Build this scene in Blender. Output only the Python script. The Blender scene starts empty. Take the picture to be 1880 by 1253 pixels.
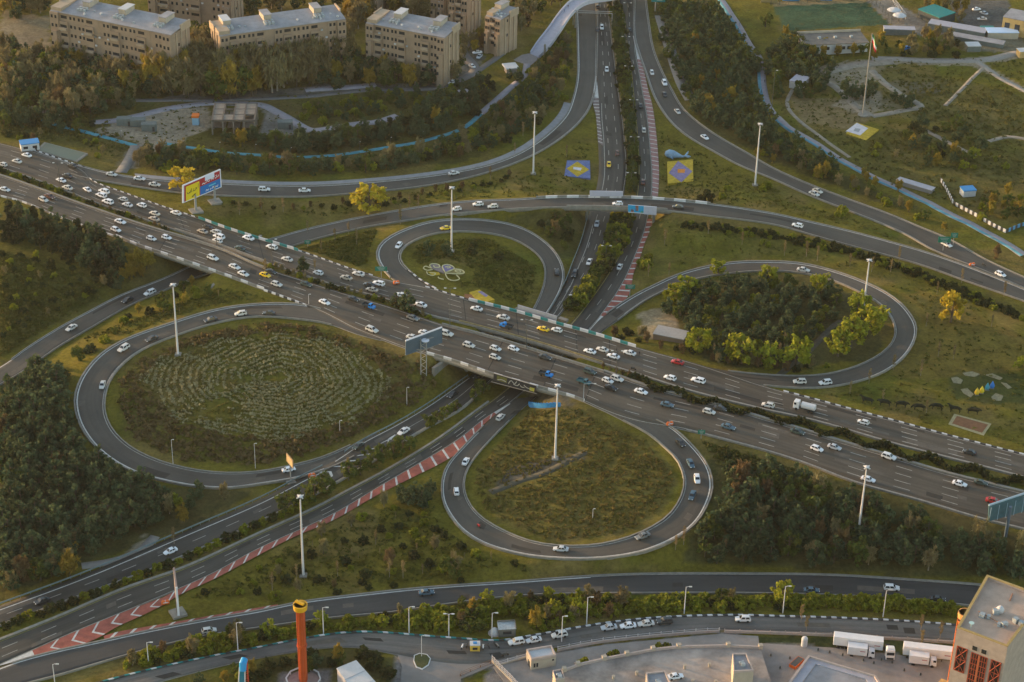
import bpy, math, random
import numpy as np
from mathutils import Vector, Matrix
RAD = math.radians
random.seed(7); rng = np.random.default_rng(7)
SC = bpy.context.scene
COL = SC.collection
# ------------------------------------------------------------------ camera model (a real camera on a tower, 350 m up)
CH, TH, RO, FP = 350.0, RAD(30.5), RAD(1.26), 3758.0
CP = np.array([0.0, 0.0, CH])
_f = np.array([0, math.cos(TH), -math.sin(TH)])
_r0 = np.array([1.0, 0, 0]); _u0 = np.array([0, math.sin(TH), math.cos(TH)])
_r = _r0*math.cos(RO) + _u0*math.sin(RO)
_u = _u0*math.cos(RO) - _r0*math.sin(RO)
def unproj(px, py, z=0.0):
    px = np.asarray(px, float); py = np.asarray(py, float)
    d = _f + ((px-940)/FP)[..., None]*_r + ((626.5-py)/FP)[..., None]*_u
    t = (np.asarray(z, float)-CH)/d[..., 2]
    return CP + t[..., None]*d
def proj(P):
    d = np.asarray(P, float)-CP
    zf = d@_f
    return 940+FP*(d@_r)/zf, 626.5-FP*(d@_u)/zf
def make_camera():
    cd = bpy.data.cameras.new('camera'); co = bpy.data.objects.new('camera', cd); COL.objects.link(co)
    cd.sensor_width = 36; cd.lens = 36*FP/1880; cd.clip_start = 1; cd.clip_end = 20000
    m = Matrix(((_r[0], _u[0], -_f[0], 0), (_r[1], _u[1], -_f[1], 0), (_r[2], _u[2], -_f[2], CH), (0, 0, 0, 1)))
    co.matrix_world = m; SC.camera = co
make_camera()
# ------------------------------------------------------------------ small helpers
def vnoise(x, y, s, seed=0):
    x = np.asarray(x)/s; y = np.asarray(y)/s
    xi = np.floor(x).astype(np.int64); yi = np.floor(y).astype(np.int64)
    fx = x-xi; fy = y-yi; fx = fx*fx*(3-2*fx); fy = fy*fy*(3-2*fy)
    def h(a, b):
        n = (a*374761393 + b*668265263 + seed*2147483) & 0x7fffffff
        n = ((n ^ (n >> 13))*1274126177) & 0x7fffffff
        return ((n ^ (n >> 16)) & 0xffff)/65535.0
    return (h(xi, yi)*(1-fx)+h(xi+1, yi)*fx)*(1-fy)+(h(xi, yi+1)*(1-fx)+h(xi+1, yi+1)*fx)*fy
def inpoly(px, py, poly):
    px = np.asarray(px); py = np.asarray(py)
    ins = np.zeros(px.shape, bool); n = len(poly)
    for i in range(n):
        x1, y1 = poly[i]; x2, y2 = poly[(i+1) % n]
        if y1 == y2: continue
        c = ((y1 > py) != (y2 > py)) & (px < (x2-x1)*(py-y1)/(y2-y1)+x1)
        ins ^= c
    return ins
def curve(pts, n):
    p = np.asarray(pts, float)
    d = np.r_[0, np.cumsum(np.linalg.norm(np.diff(p, axis=0), axis=1))]
    tg = np.zeros_like(p)
    if len(p) == 2: tg[:] = (p[1]-p[0])/d[1]
    else:
        tg[1:-1] = (p[2:]-p[:-2])/(d[2:]-d[:-2])[:, None]
        tg[0] = (p[1]-p[0])/d[1]; tg[-1] = (p[-1]-p[-2])/(d[-1]-d[-2])
    s = np.linspace(0, d[-1], n)
    i = np.clip(np.searchsorted(d, s)-1, 0, len(p)-2)
    h = (d[i+1]-d[i]); u = ((s-d[i])/h)[:, None]; h = h[:, None]
    return ((2*u**3-3*u**2+1)*p[i]+(u**3-2*u**2+u)*h*tg[i]+(-2*u**3+3*u**2)*p[i+1]+(u**3-u**2)*h*tg[i+1])
def smooth(p, k=2):
    p = p.copy()
    for _ in range(k): p[1:-1] = (p[:-2]+2*p[1:-1]+p[2:])/4
    return p
# ------------------------------------------------------------------ materials
MATS = {}
def mat(name, col, rough=0.85, metal=0.0, noise=0.0, nscale=1.0, spec=0.3, alpha=None, rand=0.0, emit=None, detail=4, col2=None, coord='Object', attr=None, hue=0.0, transl=0.0, bump=0.0):
    if name in MATS: return MATS[name]
    m = bpy.data.materials.new(name); m.use_nodes = True
    nt = m.node_tree; N = nt.nodes; L = nt.links; b = N['Principled BSDF']
    b.inputs['Roughness'].default_value = rough; b.inputs['Metallic'].default_value = metal
    b.inputs['Specular IOR Level'].default_value = spec
    b.inputs['Base Color'].default_value = (*col, 1)
    src = None
    if attr:
        a = N.new('ShaderNodeAttribute'); a.attribute_name = attr; src = a.outputs['Color']
    if noise or col2:
        tc = N.new('ShaderNodeTexCoord'); nz = N.new('ShaderNodeTexNoise')
        nz.inputs['Scale'].default_value = nscale; nz.inputs['Detail'].default_value = detail; nz.inputs['Roughness'].default_value = 0.65
        L.new(tc.outputs[coord], nz.inputs['Vector'])
        mr = N.new('ShaderNodeMapRange'); mr.inputs[1].default_value = 0.3; mr.inputs[2].default_value = 0.7
        L.new(nz.outputs['Fac'], mr.inputs[0])
        if col2:
            mx = N.new('ShaderNodeMix'); mx.data_type = 'RGBA'
            mx.inputs[6].default_value = (*col, 1); mx.inputs[7].default_value = (*col2, 1)
            L.new(mr.outputs[0], mx.inputs[0]); src = mx.outputs[2]
        else:
            mr.inputs[3].default_value = 1-noise; mr.inputs[4].default_value = 1+noise
            mx = N.new('ShaderNodeMix'); mx.data_type = 'RGBA'; mx.blend_type = 'MULTIPLY'; mx.inputs[0].default_value = 1
            if src: L.new(src, mx.inputs[6])
            else: mx.inputs[6].default_value = (*col, 1)
            L.new(mr.outputs[0], mx.inputs[7]); src = mx.outputs[2]
        if bump:
            bp = N.new('ShaderNodeBump'); bp.inputs['Strength'].default_value = bump; bp.inputs['Distance'].default_value = 0.3
            L.new(nz.outputs['Fac'], bp.inputs['Height']); L.new(bp.outputs[0], b.inputs['Normal'])
    if rand or hue:
        oi = N.new('ShaderNodeObjectInfo'); hs = N.new('ShaderNodeHueSaturation')
        if src: L.new(src, hs.inputs['Color'])
        else: hs.inputs['Color'].default_value = (*col, 1)
        mr = N.new('ShaderNodeMapRange'); mr.inputs[3].default_value = 1-rand; mr.inputs[4].default_value = 1+rand
        L.new(oi.outputs['Random'], mr.inputs[0]); L.new(mr.outputs[0], hs.inputs['Value'])
        if hue:
            ml = N.new('ShaderNodeMath'); ml.operation = 'MULTIPLY'; ml.inputs[1].default_value = 7.31
            fr = N.new('ShaderNodeMath'); fr.operation = 'FRACT'
            L.new(oi.outputs['Random'], ml.inputs[0]); L.new(ml.outputs[0], fr.inputs[0])
            m2 = N.new('ShaderNodeMapRange'); m2.inputs[3].default_value = 0.5-hue; m2.inputs[4].default_value = 0.5+hue
            L.new(fr.outputs[0], m2.inputs[0]); L.new(m2.outputs[0], hs.inputs['Hue'])
        src = hs.outputs['Color']
    if src: L.new(src, b.inputs['Base Color'])
    if emit:
        b.inputs['Emission Color'].default_value = (*emit[0], 1); b.inputs['Emission Strength'].default_value = emit[1]
    if transl:
        tr = N.new('ShaderNodeBsdfTranslucent'); ms = N.new('ShaderNodeMixShader'); ms.inputs[0].default_value = transl
        if src: L.new(src, tr.inputs['Color'])
        else: tr.inputs['Color'].default_value = (*col, 1)
        L.new(b.outputs[0], ms.inputs[1]); L.new(tr.outputs[0], ms.inputs[2]); L.new(ms.outputs[0], N['Material Output'].inputs['Surface'])
    MATS[name] = m
    return m
# ------------------------------------------------------------------ objects
def tag(o, label=None, cat=None, group=None, kind=None):
    if label: o['label'] = label
    if cat: o['category'] = cat
    if group: o['group'] = group
    if kind: o['kind'] = kind
    return o
def empty(name, loc=(0, 0, 0), rz=0.0, label=None, cat=None, group=None):
    o = bpy.data.objects.new(name, None); COL.objects.link(o)
    o.location = Vector([float(v) for v in loc]); o.rotation_euler = (0, 0, rz); o.empty_display_size = 0.5
    return tag(o, label, cat, group)
class MB:
    def __init__(s): s.v = []; s.f = []; s.m = []; s.cur = 0
    def quad(s, *p):
        n = len(s.v); s.v += [tuple(float(c) for c in q) for q in p]; s.f.append(tuple(range(n, n+len(p)))); s.m.append(s.cur); return s
    def box(s, c, d, rz=0.0, top=(1, 1)):
        cx, cy, cz = c; x, y, z = d[0]/2, d[1]/2, d[2]/2; ca, sa = math.cos(rz), math.sin(rz); n = len(s.v)
        for zz, (a, b) in ((-z, (1, 1)), (z, top)):
            for xx, yy in ((-x, -y), (x, -y), (x, y), (-x, y)):
                xx *= a; yy *= b
                s.v.append((cx+xx*ca-yy*sa, cy+xx*sa+yy*ca, cz+zz))
        for q in ((0, 3, 2, 1), (4, 5, 6, 7), (0, 1, 5, 4), (1, 2, 6, 5), (2, 3, 7, 6), (3, 0, 4, 7)):
            s.f.append(tuple(n+k for k in q)); s.m.append(s.cur)
        return s
    def prism(s, poly, z0, z1):
        n = len(s.v); k = len(poly)
        a = sum(poly[i][0]*poly[(i+1) % k][1]-poly[(i+1) % k][0]*poly[i][1] for i in range(k))
        if a < 0: poly = poly[::-1]
        for z in (z0, z1):
            for i, p in enumerate(poly): s.v.append((float(p[0]), float(p[1]), float(z[i] if hasattr(z, '__len__') else z)))
        s.f.append(tuple(range(n+k-1, n-1, -1))); s.f.append(tuple(range(n+k, n+2*k))); s.m += [s.cur]*2
        for i in range(k):
            j = (i+1) % k; s.f.append((n+i, n+j, n+k+j, n+k+i)); s.m.append(s.cur)
        return s
    def tube(s, pts, rad, n=8, cap=True):
        pts = [Vector(p) for p in pts]; rad = rad if hasattr(rad, '__len__') else [rad]*len(pts)
        b0 = len(s.v)
        for i, p in enumerate(pts):
            t = (pts[min(i+1, len(pts)-1)]-pts[max(i-1, 0)]).normalized()
            a = t.cross(Vector((0, 0, 1)) if abs(t.z) < 0.9 else Vector((1, 0, 0))).normalized(); b = t.cross(a)
            for k in range(n):
                w = 2*math.pi*k/n; q = p+(a*math.cos(w)+b*math.sin(w))*rad[i]; s.v.append(tuple(q))
        for i in range(len(pts)-1):
            for k in range(n):
                k2 = (k+1) % n; s.f.append((b0+i*n+k, b0+i*n+k2, b0+(i+1)*n+k2, b0+(i+1)*n+k)); s.m.append(s.cur)
        if cap:
            s.f.append(tuple(b0+k for k in range(n))[::-1]); s.f.append(tuple(b0+(len(pts)-1)*n+k for k in range(n))); s.m += [s.cur]*2
        return s
    def lathe(s, prof, c=(0, 0, 0), n=12):
        return s.tube([(c[0], c[1], c[2]+z) for r, z in prof], [r for r, z in prof], n)
    def mesh(s, name, mats):
        me = bpy.data.meshes.new(name); me.from_pydata(s.v, [], s.f)
        for m in (mats if isinstance(mats, (list, tuple)) else [mats]): me.materials.append(m)
        if any(s.m): me.polygons.foreach_set('material_index', s.m)
        me.update(); return me
    def build(s, name, mats, parent=None, loc=None, rz=0.0, bevel=0):
        o = bpy.data.objects.new(name, s.mesh(name, mats)); COL.objects.link(o)
        if parent: o.parent = parent
        if loc is not None: o.location = Vector([float(v) for v in loc])
        o.rotation_euler = (0, 0, rz)
        if bevel:
            b = o.modifiers.new('bevel', 'BEVEL'); b.width = bevel; b.segments = 2
        return o
def npmesh(name, V, Fq, mats, mi=None, cols=None):
    me = bpy.data.meshes.new(name); V = np.asarray(V, np.float32); Fq = np.asarray(Fq, np.int32); k = Fq.shape[1]
    me.vertices.add(len(V)); me.vertices.foreach_set('co', V.ravel())
    me.loops.add(Fq.size); me.loops.foreach_set('vertex_index', Fq.ravel())
    me.polygons.add(len(Fq)); me.polygons.foreach_set('loop_start', np.arange(0, Fq.size, k, dtype=np.int32))
    for m in (mats if isinstance(mats, (list, tuple)) else [mats]): me.materials.append(m)
    if mi is not None: me.polygons.foreach_set('material_index', np.asarray(mi, np.int32))
    if cols is not None:
        a = me.color_attributes.new('zone', 'FLOAT_COLOR', 'POINT'); a.data.foreach_set('color', np.c_[cols, np.ones(len(cols))].astype(np.float32).ravel())
    me.update(); me.validate()
    return me
def addobj(name, me, parent=None):
    o = bpy.data.objects.new(name, me); COL.objects.link(o)
    if parent: o.parent = parent
    return o
def copy_tree(root, loc, rz, scale=None):
    r = root.copy(); COL.objects.link(r); r.location = Vector([float(v) for v in loc]); r.rotation_euler = (0, 0, rz)
    if scale is not None: r.scale = scale
    for ch in list(root.children):
        c = ch.copy(); COL.objects.link(c); c.parent = r
        for g in list(ch.children):
            d = g.copy(); COL.objects.link(d); d.parent = c
    return r
# ------------------------------------------------------------------ roads: two edges each, laid on the ground at their real heights
MZ = 7.0
class Road:
    def __init__(s, name, A, B, zk, step=2.5, zoff=0.0):
        s.name = name
        def world(E):
            E = np.asarray(E, float); d = np.r_[0, np.cumsum(np.linalg.norm(np.diff(E, axis=0), axis=1))]; t = d/d[-1]
            z = np.interp(t, [k[0] for k in zk], [k[1] for k in zk]); return unproj(E[:, 0], E[:, 1], z)
        a, b = world(A), world(B)
        ln = max(np.linalg.norm(np.diff(a, axis=0), axis=1).sum(), np.linalg.norm(np.diff(b, axis=0), axis=1).sum())
        s.n = max(4, int(ln/step)); s.len = ln
        s.L = smooth(curve(a, s.n), 3); s.R = smooth(curve(b, s.n), 3)
        s.L[:, 2] += zoff; s.R[:, 2] += zoff
        c = (s.L+s.R)/2; s.d = np.r_[0, np.cumsum(np.linalg.norm(np.diff(c, axis=0), axis=1))]
        s.w = np.linalg.norm((s.R-s.L)[:, :2], axis=1)
        us = np.linspace(0, 1, 13)
        s.gp = s.L[:, None]*(1-us)[None, :, None]+s.R[:, None]*us[None, :, None]
    def at(s, dist, u):
        i = np.clip(np.searchsorted(s.d, dist)-1, 0, s.n-2); k = np.clip((dist-s.d[i])/(s.d[i+1]-s.d[i]), -0.2, 1.2)
        l = s.L[i]*(1-k)+s.L[i+1]*k; r = s.R[i]*(1-k)+s.R[i+1]*k
        return l*(1-u)+r*u
    def locate(s, px, py, dz=0.6):
        gx, gy = proj(s.gp+np.array([0, 0, dz])); q = (gx-px)**2+(gy-py)**2
        i, j = np.unravel_index(np.argmin(q), q.shape)
        z = s.gp[i, j, 2]; p = unproj(px, py, z+dz); p[2] = z
        a = s.gp[max(i-1, 0), j]; b = s.gp[min(i+1, s.n-1), j]; t = b-a
        return p, math.atan2(t[1], t[0]), math.atan2(t[2], math.hypot(t[0], t[1])), float(np.sqrt(q[i, j])), s.d[i]
R = {}
def road(name, *a, **k): R[name] = Road(name, *a, **k); return R[name]
road('main_near', [(-90,303),(0,322.5),(10,325.5),(68,346),(128,368),(204,394.5),(281,420),(329,433),(408,458),(480,490),(547,511),(618,534),(700,558),(776,583),(812,596),(870,610),(940,630),(1017,654),(1068,670),(1098,679),(1144,694.5),(1195,712),(1297,738),(1410,771),(1451,783),(1553,814),(1630,837),(1732,868),(1800,885),(1880,905),(1990,933)],
  [(-110,330),(0,360),(38,369),(102,396),(176,422.5),(214,435),(245,449),(317,473),(383,496),(434,514),(480,531),(520,545),(567,563),(610,583),(649,604),(712,628),(744,640),(789,652),(832,664),(904,689),(986,712),(1065,734),(1093,748),(1144,768),(1195,780),(1236,785),(1262,790),(1333,808),(1420,832),(1484,853),(1563,884),(1630,903),(1699,922),(1794,951),(1880,972),(1990,1003)], [(0,MZ),(1,MZ)])
road('main_far', [(-90,240),(0,263),(77,283),(153,312),(166,331),(230,355),(306,382),(365,401),(408,417),(480,440),(524,453),(572,468.5),(649,496),(687,507),(735,519),(776,525),(815,537),(858,550),(950,573),(1017,593),(1083,611),(1119,622),(1167,637),(1195,645),(1259,662),(1323,682),(1400,708),(1433,717),(1502,735),(1579,756),(1655,776),(1732,797),(1880,835),(1990,863)],
  [(-90,284),(0,308),(51,325.5),(115,348.5),(179,374),(255,399.5),(306,418),(329,425),(383,443),(470,476),(547,502),(623,527),(720,553),(786,579),(840,591),(950,620),(1029,643),(1106,668),(1170,687),(1246,712),(1323,733),(1410,754),(1477,768),(1543,786),(1630,812),(1706,832),(1808,858),(1880,877),(1990,905)], [(0,MZ),(1,MZ)])
road('north_ramp', [(60,275),(153,306),(222,322),(306,332),(408,337),(470,340),(572,341),(674,335),(776,325),(878,308),(940,288),(991,258),(1037,215),(1052,180),(1060,140),(1060,90),(1059,50),(1057,0),(1056,-40)],
  [(60,290),(143,324),(222,338),(276,347),(332,354),(404,359),(470,361),(572,361),(649,355),(700,351),(776,342),(853,328),(929,306),(991,279),(1042,245),(1073,214),(1088,186),(1094.5,153),(1096,120),(1097,60),(1098,0),(1098,-40)], [(0,MZ),(0.2,6.5),(0.75,0.6),(0.85,0),(1,0)], zoff=-0.03)
road('valley_west_upper', [(1092,-40),(1093,0),(1094,60),(1094.5,138),(1094.5,212),(1098,255),(1099.6,310),(1098,330),(1093,354),(1079,402),(1072,430),(1064,455),(1050,489),(1039.6,517),(1024,545),(1003,580),(960,622),(915,655),(868,687),(840,707),(789,743),(725,781),(665,812),(608,850),(548,880),(480,916),(338,977),(169,1049),(0,1112),(-80,1140)],
  [(1115,-40),(1116,0),(1121,46),(1129,107),(1136.6,166),(1144,217),(1149,268),(1152,310),(1148,341),(1145,360),(1124,399.6),(1116,427.6),(1106,458),(1093,489),(1075,517),(1052,545),(1027,580),(985,625),(940,668),(904,697),(848,750.6),(776,789),(715,828),(682,848),(623,883),(552,921),(480,956),(394,996),(282,1044),(169,1086),(0,1148),(-80,1176)], [(0,0),(1,0)])
road('valley_east', [(1133,-40),(1134,0),(1144,30.6),(1149,76.6),(1157,127.6),(1162,179),(1167,230),(1171,290),(1171,325),(1168,359),(1158,402),(1152,433),(1141.7,458),(1124,489),(1103,522),(1083,550),(1060,580),(1020,625),(975,672),(924,719),(878,753),(802,809),(700,870),(639,902),(583,932),(470,983),(338,1043.6),(225,1083),(113,1131),(0,1176),(-80,1205)],
  [(1187,-40),(1187.6,0),(1175,50),(1166,87),(1172,122.5),(1180,166),(1189,217),(1194,268),(1198,322),(1196.6,359),(1189,402),(1181,433),(1167,468.5),(1152,504),(1134,537),(1113.6,565.5),(1093,593.6),(1055,632),(1000,684),(929.5,745.5),(894,766),(840,809),(776,847.6),(690,898),(611,945),(470,1010),(394,1052),(332,1080),(225,1125),(141,1159),(70,1190),(0,1221),(-80,1256)], [(0,0),(1,0)])
road('east_ramp', [(1165,-40),(1164,0),(1164,66),(1175,105),(1185,133),(1199,173.6),(1216,204),(1239,232),(1269,255),(1310,278),(1353.6,302),(1420,329),(1477,355),(1563,389),(1617,410),(1670,434),(1704,455),(1745,473),(1808,498),(1880,529),(1980,568)],
  [(1186,-40),(1187,0),(1191.5,38),(1200,89),(1218,135),(1236,168.5),(1254,199),(1285,227),(1323,253),(1374,282),(1420,309),(1477,334.5),(1553,364),(1630,392),(1694,419),(1745,440),(1808,476),(1880,509),(1980,550)], [(0,0),(0.4,0.5),(1,3)], zoff=-0.03)
road('cross_ramp', [(-80,712),(0,674),(51,638),(112,600),(153,578),(222,542),(300,512),(380,475),(440,452),(495.5,440),(547,425),(623,407),(700,392),(776,379),(853,370),(950,366),(1017,362.5),(1119,362.5),(1195,365),(1297,374),(1420,392),(1477,405),(1553,422.5),(1630,443),(1706,465),(1783,492),(1880,531),(1980,572)],
  [(-80,748),(0,707),(51,676.6),(105,638),(166,602.5),(240,560),(306,532),(360,510),(440,482),(529,454),(572,441),(623,427.6),(687,414),(735,407),(827,393),(904,387),(950,383),(1017,381),(1119,382),(1208,385.5),(1297,396),(1420,412),(1502,435),(1579,456),(1655,476),(1706,491.5),(1783,519.6),(1880,553),(1980,592)], [(0,0.4),(0.25,0.4),(0.32,1.2),(0.45,5.2),(0.52,7),(0.66,7),(0.78,4.5),(0.9,3.2),(1,3)])
road('loop_northwest', [(780,537),(735,524),(705,496.6),(692,476),(692,458),(707,440),(741,422.5),(789,407),(853,402),(917,407),(950,415),(973,425),(1006,448),(1027,473.6),(1036,499),(1034.5,519.6),(1024,545),(1009,570),(996,590),(980,612)],
  [(800,530),(771,514),(751,496.6),(738,484),(734,471),(743,453),(776,435),(815,426),(858,425),(904,429),(940,438),(965.5,450.6),(986,466),(999,486),(1000,512),(993.6,537),(978,570),(965,590),(950,610)], [(0,MZ),(0.13,MZ),(0.8,1.0),(0.92,0),(1,0)], zoff=-0.03)
road('loop_northeast', [(1060,628),(1083,606),(1098,588.5),(1119,572),(1160,545),(1195,527),(1256.6,500),(1338,482.5),(1400,480),(1464,482.5),(1515,493),(1579,514.5),(1630,539),(1660,563),(1681,593.6),(1683,612),(1676,633),(1655,661),(1622,684),(1579,699.6),(1528,710),(1477,713),(1415,709),(1370,702),(1310,690)],
  [(1080,635),(1108,606),(1134,588.5),(1157,571),(1195,546),(1272,514),(1338,502),(1420,497),(1477,502),(1528,514.5),(1579,537),(1612,555),(1635,581),(1644,611),(1635,633),(1617,650),(1579,670),(1528,685.5),(1477,690.6),(1420,689),(1370,685),(1323,679),(1251,663)], [(0,0),(0.08,0),(0.2,0.8),(0.82,MZ-.3),(0.88,MZ),(1,MZ)], zoff=-0.03)
road('loop_southwest', [(680,606),(640,586),(567,561),(520,557),(480,558),(434,561.7),(378,573),(306,596),(230,623),(184,651),(153,687),(138,722.5),(138,753),(151,789),(179,825),(217,853),(255,871),(291,881),(357,893.6),(421,897),(480,888.5),(521,883),(554,876),(600,862),(650,838),(700,808)],
  [(700,625),(650,612),(603,594),(547,586),(470,581),(400,592),(339.5,610),(268,638),(230,664),(204,694.5),(193,727.6),(193,758),(204,786),(230,814.5),(268,837),(319,855),(383,867),(434,869),(480,866),(521,858),(585,842.5),(649,815),(690,793)], [(0,MZ),(0.12,MZ),(0.8,0.5),(0.9,0),(1,0)], zoff=-0.03)
road('loop_southeast', [(945,732),(929.5,745.5),(899,771),(868,802),(840,832),(820,855),(811,883),(812,919),(825,945),(847,973),(887,998.6),(949,1017),(996,1024),(1067,1027),(1137,1022.5),(1193.5,1010),(1244,987),(1278,962),(1300,925),(1309,895),(1302.5,860),(1282,830),(1256.6,804),(1236,785),(1190,765),(1150,750)],
  [(985,728),(950,758),(904,804),(868,845),(853,876),(853,903),(861.5,925),(884,951),(921,973),(950,986),(982,997),(1038.6,1003),(1095,1001),(1151,988),(1193.5,970),(1227,948),(1247,920),(1256,895),(1255,873),(1241,840),(1216,819),(1195,799),(1144,772),(1100,750)], [(0,0),(0.1,0),(0.3,0.8),(0.85,MZ-.2),(0.9,MZ),(1,MZ)], zoff=-0.03)
road('bottom_road', [(-80,1262),(0,1225),(70,1203),(197,1174.6),(282,1156),(394,1135),(480,1121),(540,1107),(639,1094),(780,1079),(950,1067.6),(1078,1058),(1193.5,1053.5),(1420,1053.5),(1541,1056),(1682,1065),(1794,1073),(1900,1084),(1990,1096)],
  [(-80,1300),(0,1268),(100,1242),(200,1212),(276,1191),(366,1169),(480,1152),(611,1134),(723.5,1124),(808,1111),(950,1094),(1053,1090),(1193.5,1089),(1362,1089),(1513,1092),(1653,1100),(1780,1112),(1900,1128),(1990,1142)], [(0,0),(1,0)], zoff=-0.03)
road('service_road', [(120,1272),(180,1254),(282,1228),(394,1204),(470,1190),(554.5,1173),(639,1161),(695,1161),(780,1168),(864,1174),(921,1178),(950,1172),(1010,1162),(1081,1149),(1165,1138),(1250,1132),(1362,1129.6),(1400,1131),(1541,1135),(1682,1142),(1752,1148),(1880,1158),(1990,1168)],
  [(180,1290),(230,1272),(300,1250),(400,1224),(470,1209),(560,1194),(639,1187),(700,1196),(780,1212),(850,1220),(905,1216),(940,1206),(1024,1187),(1109,1174.6),(1193,1165),(1292,1156),(1362,1157),(1400,1158),(1530,1162),(1653,1169),(1746,1175),(1880,1186),(1990,1196)], [(0,0.25),(1,0.25)])
# ------------------------------------------------------------------ terrain: membrane stretched between the roads
GS = 1.5; GX0, GX1, GY0, GY1 = -330.0, 330.0, 350.0, 1040.0
gx = np.arange(GX0, GX1+.1, GS); gy = np.arange(GY0, GY1+.1, GS); NX, NY = len(gx), len(gy)
zfix = np.full((NY, NX), np.inf); rmask = np.zeros((NY, NX), bool); rbid = np.zeros((NY, NX), np.int8)
def raster(rd, m=1.2):
    zz = []
    for i in range(rd.n-1):
        w = rd.w[i]; k = max(3, int((w+2*m)/0.7)); us = np.linspace(-m/w, 1+m/w, k)
        for q in np.linspace(0, 1, 5)[:-1]:
            l = rd.L[i]*(1-q)+rd.L[i+1]*q; r = rd.R[i]*(1-q)+rd.R[i+1]*q
            zz.append(l[None]*(1-us)[:, None]+r[None]*us[:, None])
    return np.concatenate(zz)
for nm, rd in R.items():
    p = raster(rd); ix = np.rint((p[:, 0]-GX0)/GS).astype(int); iy = np.rint((p[:, 1]-GY0)/GS).astype(int)
    ok = (ix >= 0) & (ix < NX) & (iy >= 0) & (iy < NY); ix, iy, z = ix[ok], iy[ok], p[ok, 2]
    np.minimum.at(zfix, (iy, ix), z-0.32); rmask[iy, ix] = True
def minfilt(a, r):
    for _ in range(r):
        b = a.copy()
        b[1:] = np.minimum(b[1:], a[:-1]); b[:-1] = np.minimum(b[:-1], a[1:])
        c = b.copy(); c[:, 1:] = np.minimum(c[:, 1:], b[:, :-1]); c[:, :-1] = np.minimum(c[:, :-1], b[:, 1:]); a = c
    return a
mf = minfilt(zfix, 4)
zfix[(zfix-mf > 4) & np.isfinite(zfix)] = np.inf
fixed = np.isfinite(zfix)
def pad(a): return np.pad(a, 1, mode='edge')
def relax(z, fx, zf, n):
    for _ in range(n):
        p = pad(z); z = (p[:-2, 1:-1]+p[2:, 1:-1]+p[1:-1, :-2]+p[1:-1, 2:])/4; z[fx] = zf[fx]
    return z
def solve(fx, zf, lvl):
    ny, nx = fx.shape
    if lvl == 0 or min(ny, nx) < 12: return relax(np.full(fx.shape, zf[fx].mean()), fx, zf, 800)
    ny2, nx2 = (ny+1)//2, (nx+1)//2
    F = np.zeros((ny2*2, nx2*2)); Z = np.zeros_like(F); F[:ny, :nx] = fx; Z[:ny, :nx] = np.where(fx, zf, 0)
    s = F.reshape(ny2, 2, nx2, 2).sum((1, 3)); zs = Z.reshape(ny2, 2, nx2, 2).sum((1, 3))
    c = solve(s > 0, np.where(s > 0, zs/np.maximum(s, 1), 0), lvl-1)
    z = np.repeat(np.repeat(c, 2, 0), 2, 1)[:ny, :nx].copy(); z[fx] = zf[fx]
    return relax(z, fx, zf, 60)
TZ = solve(fixed, np.where(fixed, zfix, 0), 5)
# small natural unevenness away from the roads
from_road = minfilt(np.where(rmask, 0.0, 1.0), 3)
GXX, GYY = np.meshgrid(gx, gy)
TZ = TZ + from_road*((vnoise(GXX, GYY, 14, 3)-.5)*0.7+(vnoise(GXX, GYY, 5, 4)-.5)*0.3)
def tz(x, y):
    fx = np.clip((np.asarray(x, float)-GX0)/GS, 0, NX-1.001); fy = np.clip((np.asarray(y, float)-GY0)/GS, 0, NY-1.001)
    i = fx.astype(int); j = fy.astype(int); a = fx-i; b = fy-j
    return (TZ[j, i]*(1-a)+TZ[j, i+1]*a)*(1-b)+(TZ[j+1, i]*(1-a)+TZ[j+1, i+1]*a)*b
def P(px, py, dz=0.0):
    """the point of the ground seen at a picture position"""
    z = np.zeros(np.shape(px))+3.0
    for _ in range(30):
        p = unproj(px, py, z+dz); z = 0.5*z+0.5*tz(p[..., 0], p[..., 1])
    p = unproj(px, py, z+dz); p[..., 2] = tz(p[..., 0], p[..., 1])
    return p
def onroad(x, y, r=0):
    m = rmask if r == 0 else minfilt(np.where(rmask, 0.0, 1.0), r) < .5
    ix = np.clip(np.rint((np.asarray(x)-GX0)/GS).astype(int), 0, NX-1); iy = np.clip(np.rint((np.asarray(y)-GY0)/GS).astype(int), 0, NY-1)
    return m[iy, ix]
def z_at(B, py):
    """height of the point above B that is seen at picture row py"""
    lo, hi = B[2], B[2]+80
    for _ in range(40):
        m = (lo+hi)/2
        if proj(np.array([B[0], B[1], m]))[1] > py: lo = m
        else: hi = m
    return (lo+hi)/2
def vplane(px, py, A, B):
    n = np.array([-(B[1]-A[1]), B[0]-A[0], 0.0]); d = _f+((px-940)/FP)*_r+((626.5-py)/FP)*_u
    t = ((np.asarray(A)-CP)@n)/(d@n); return CP+t*d
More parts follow.
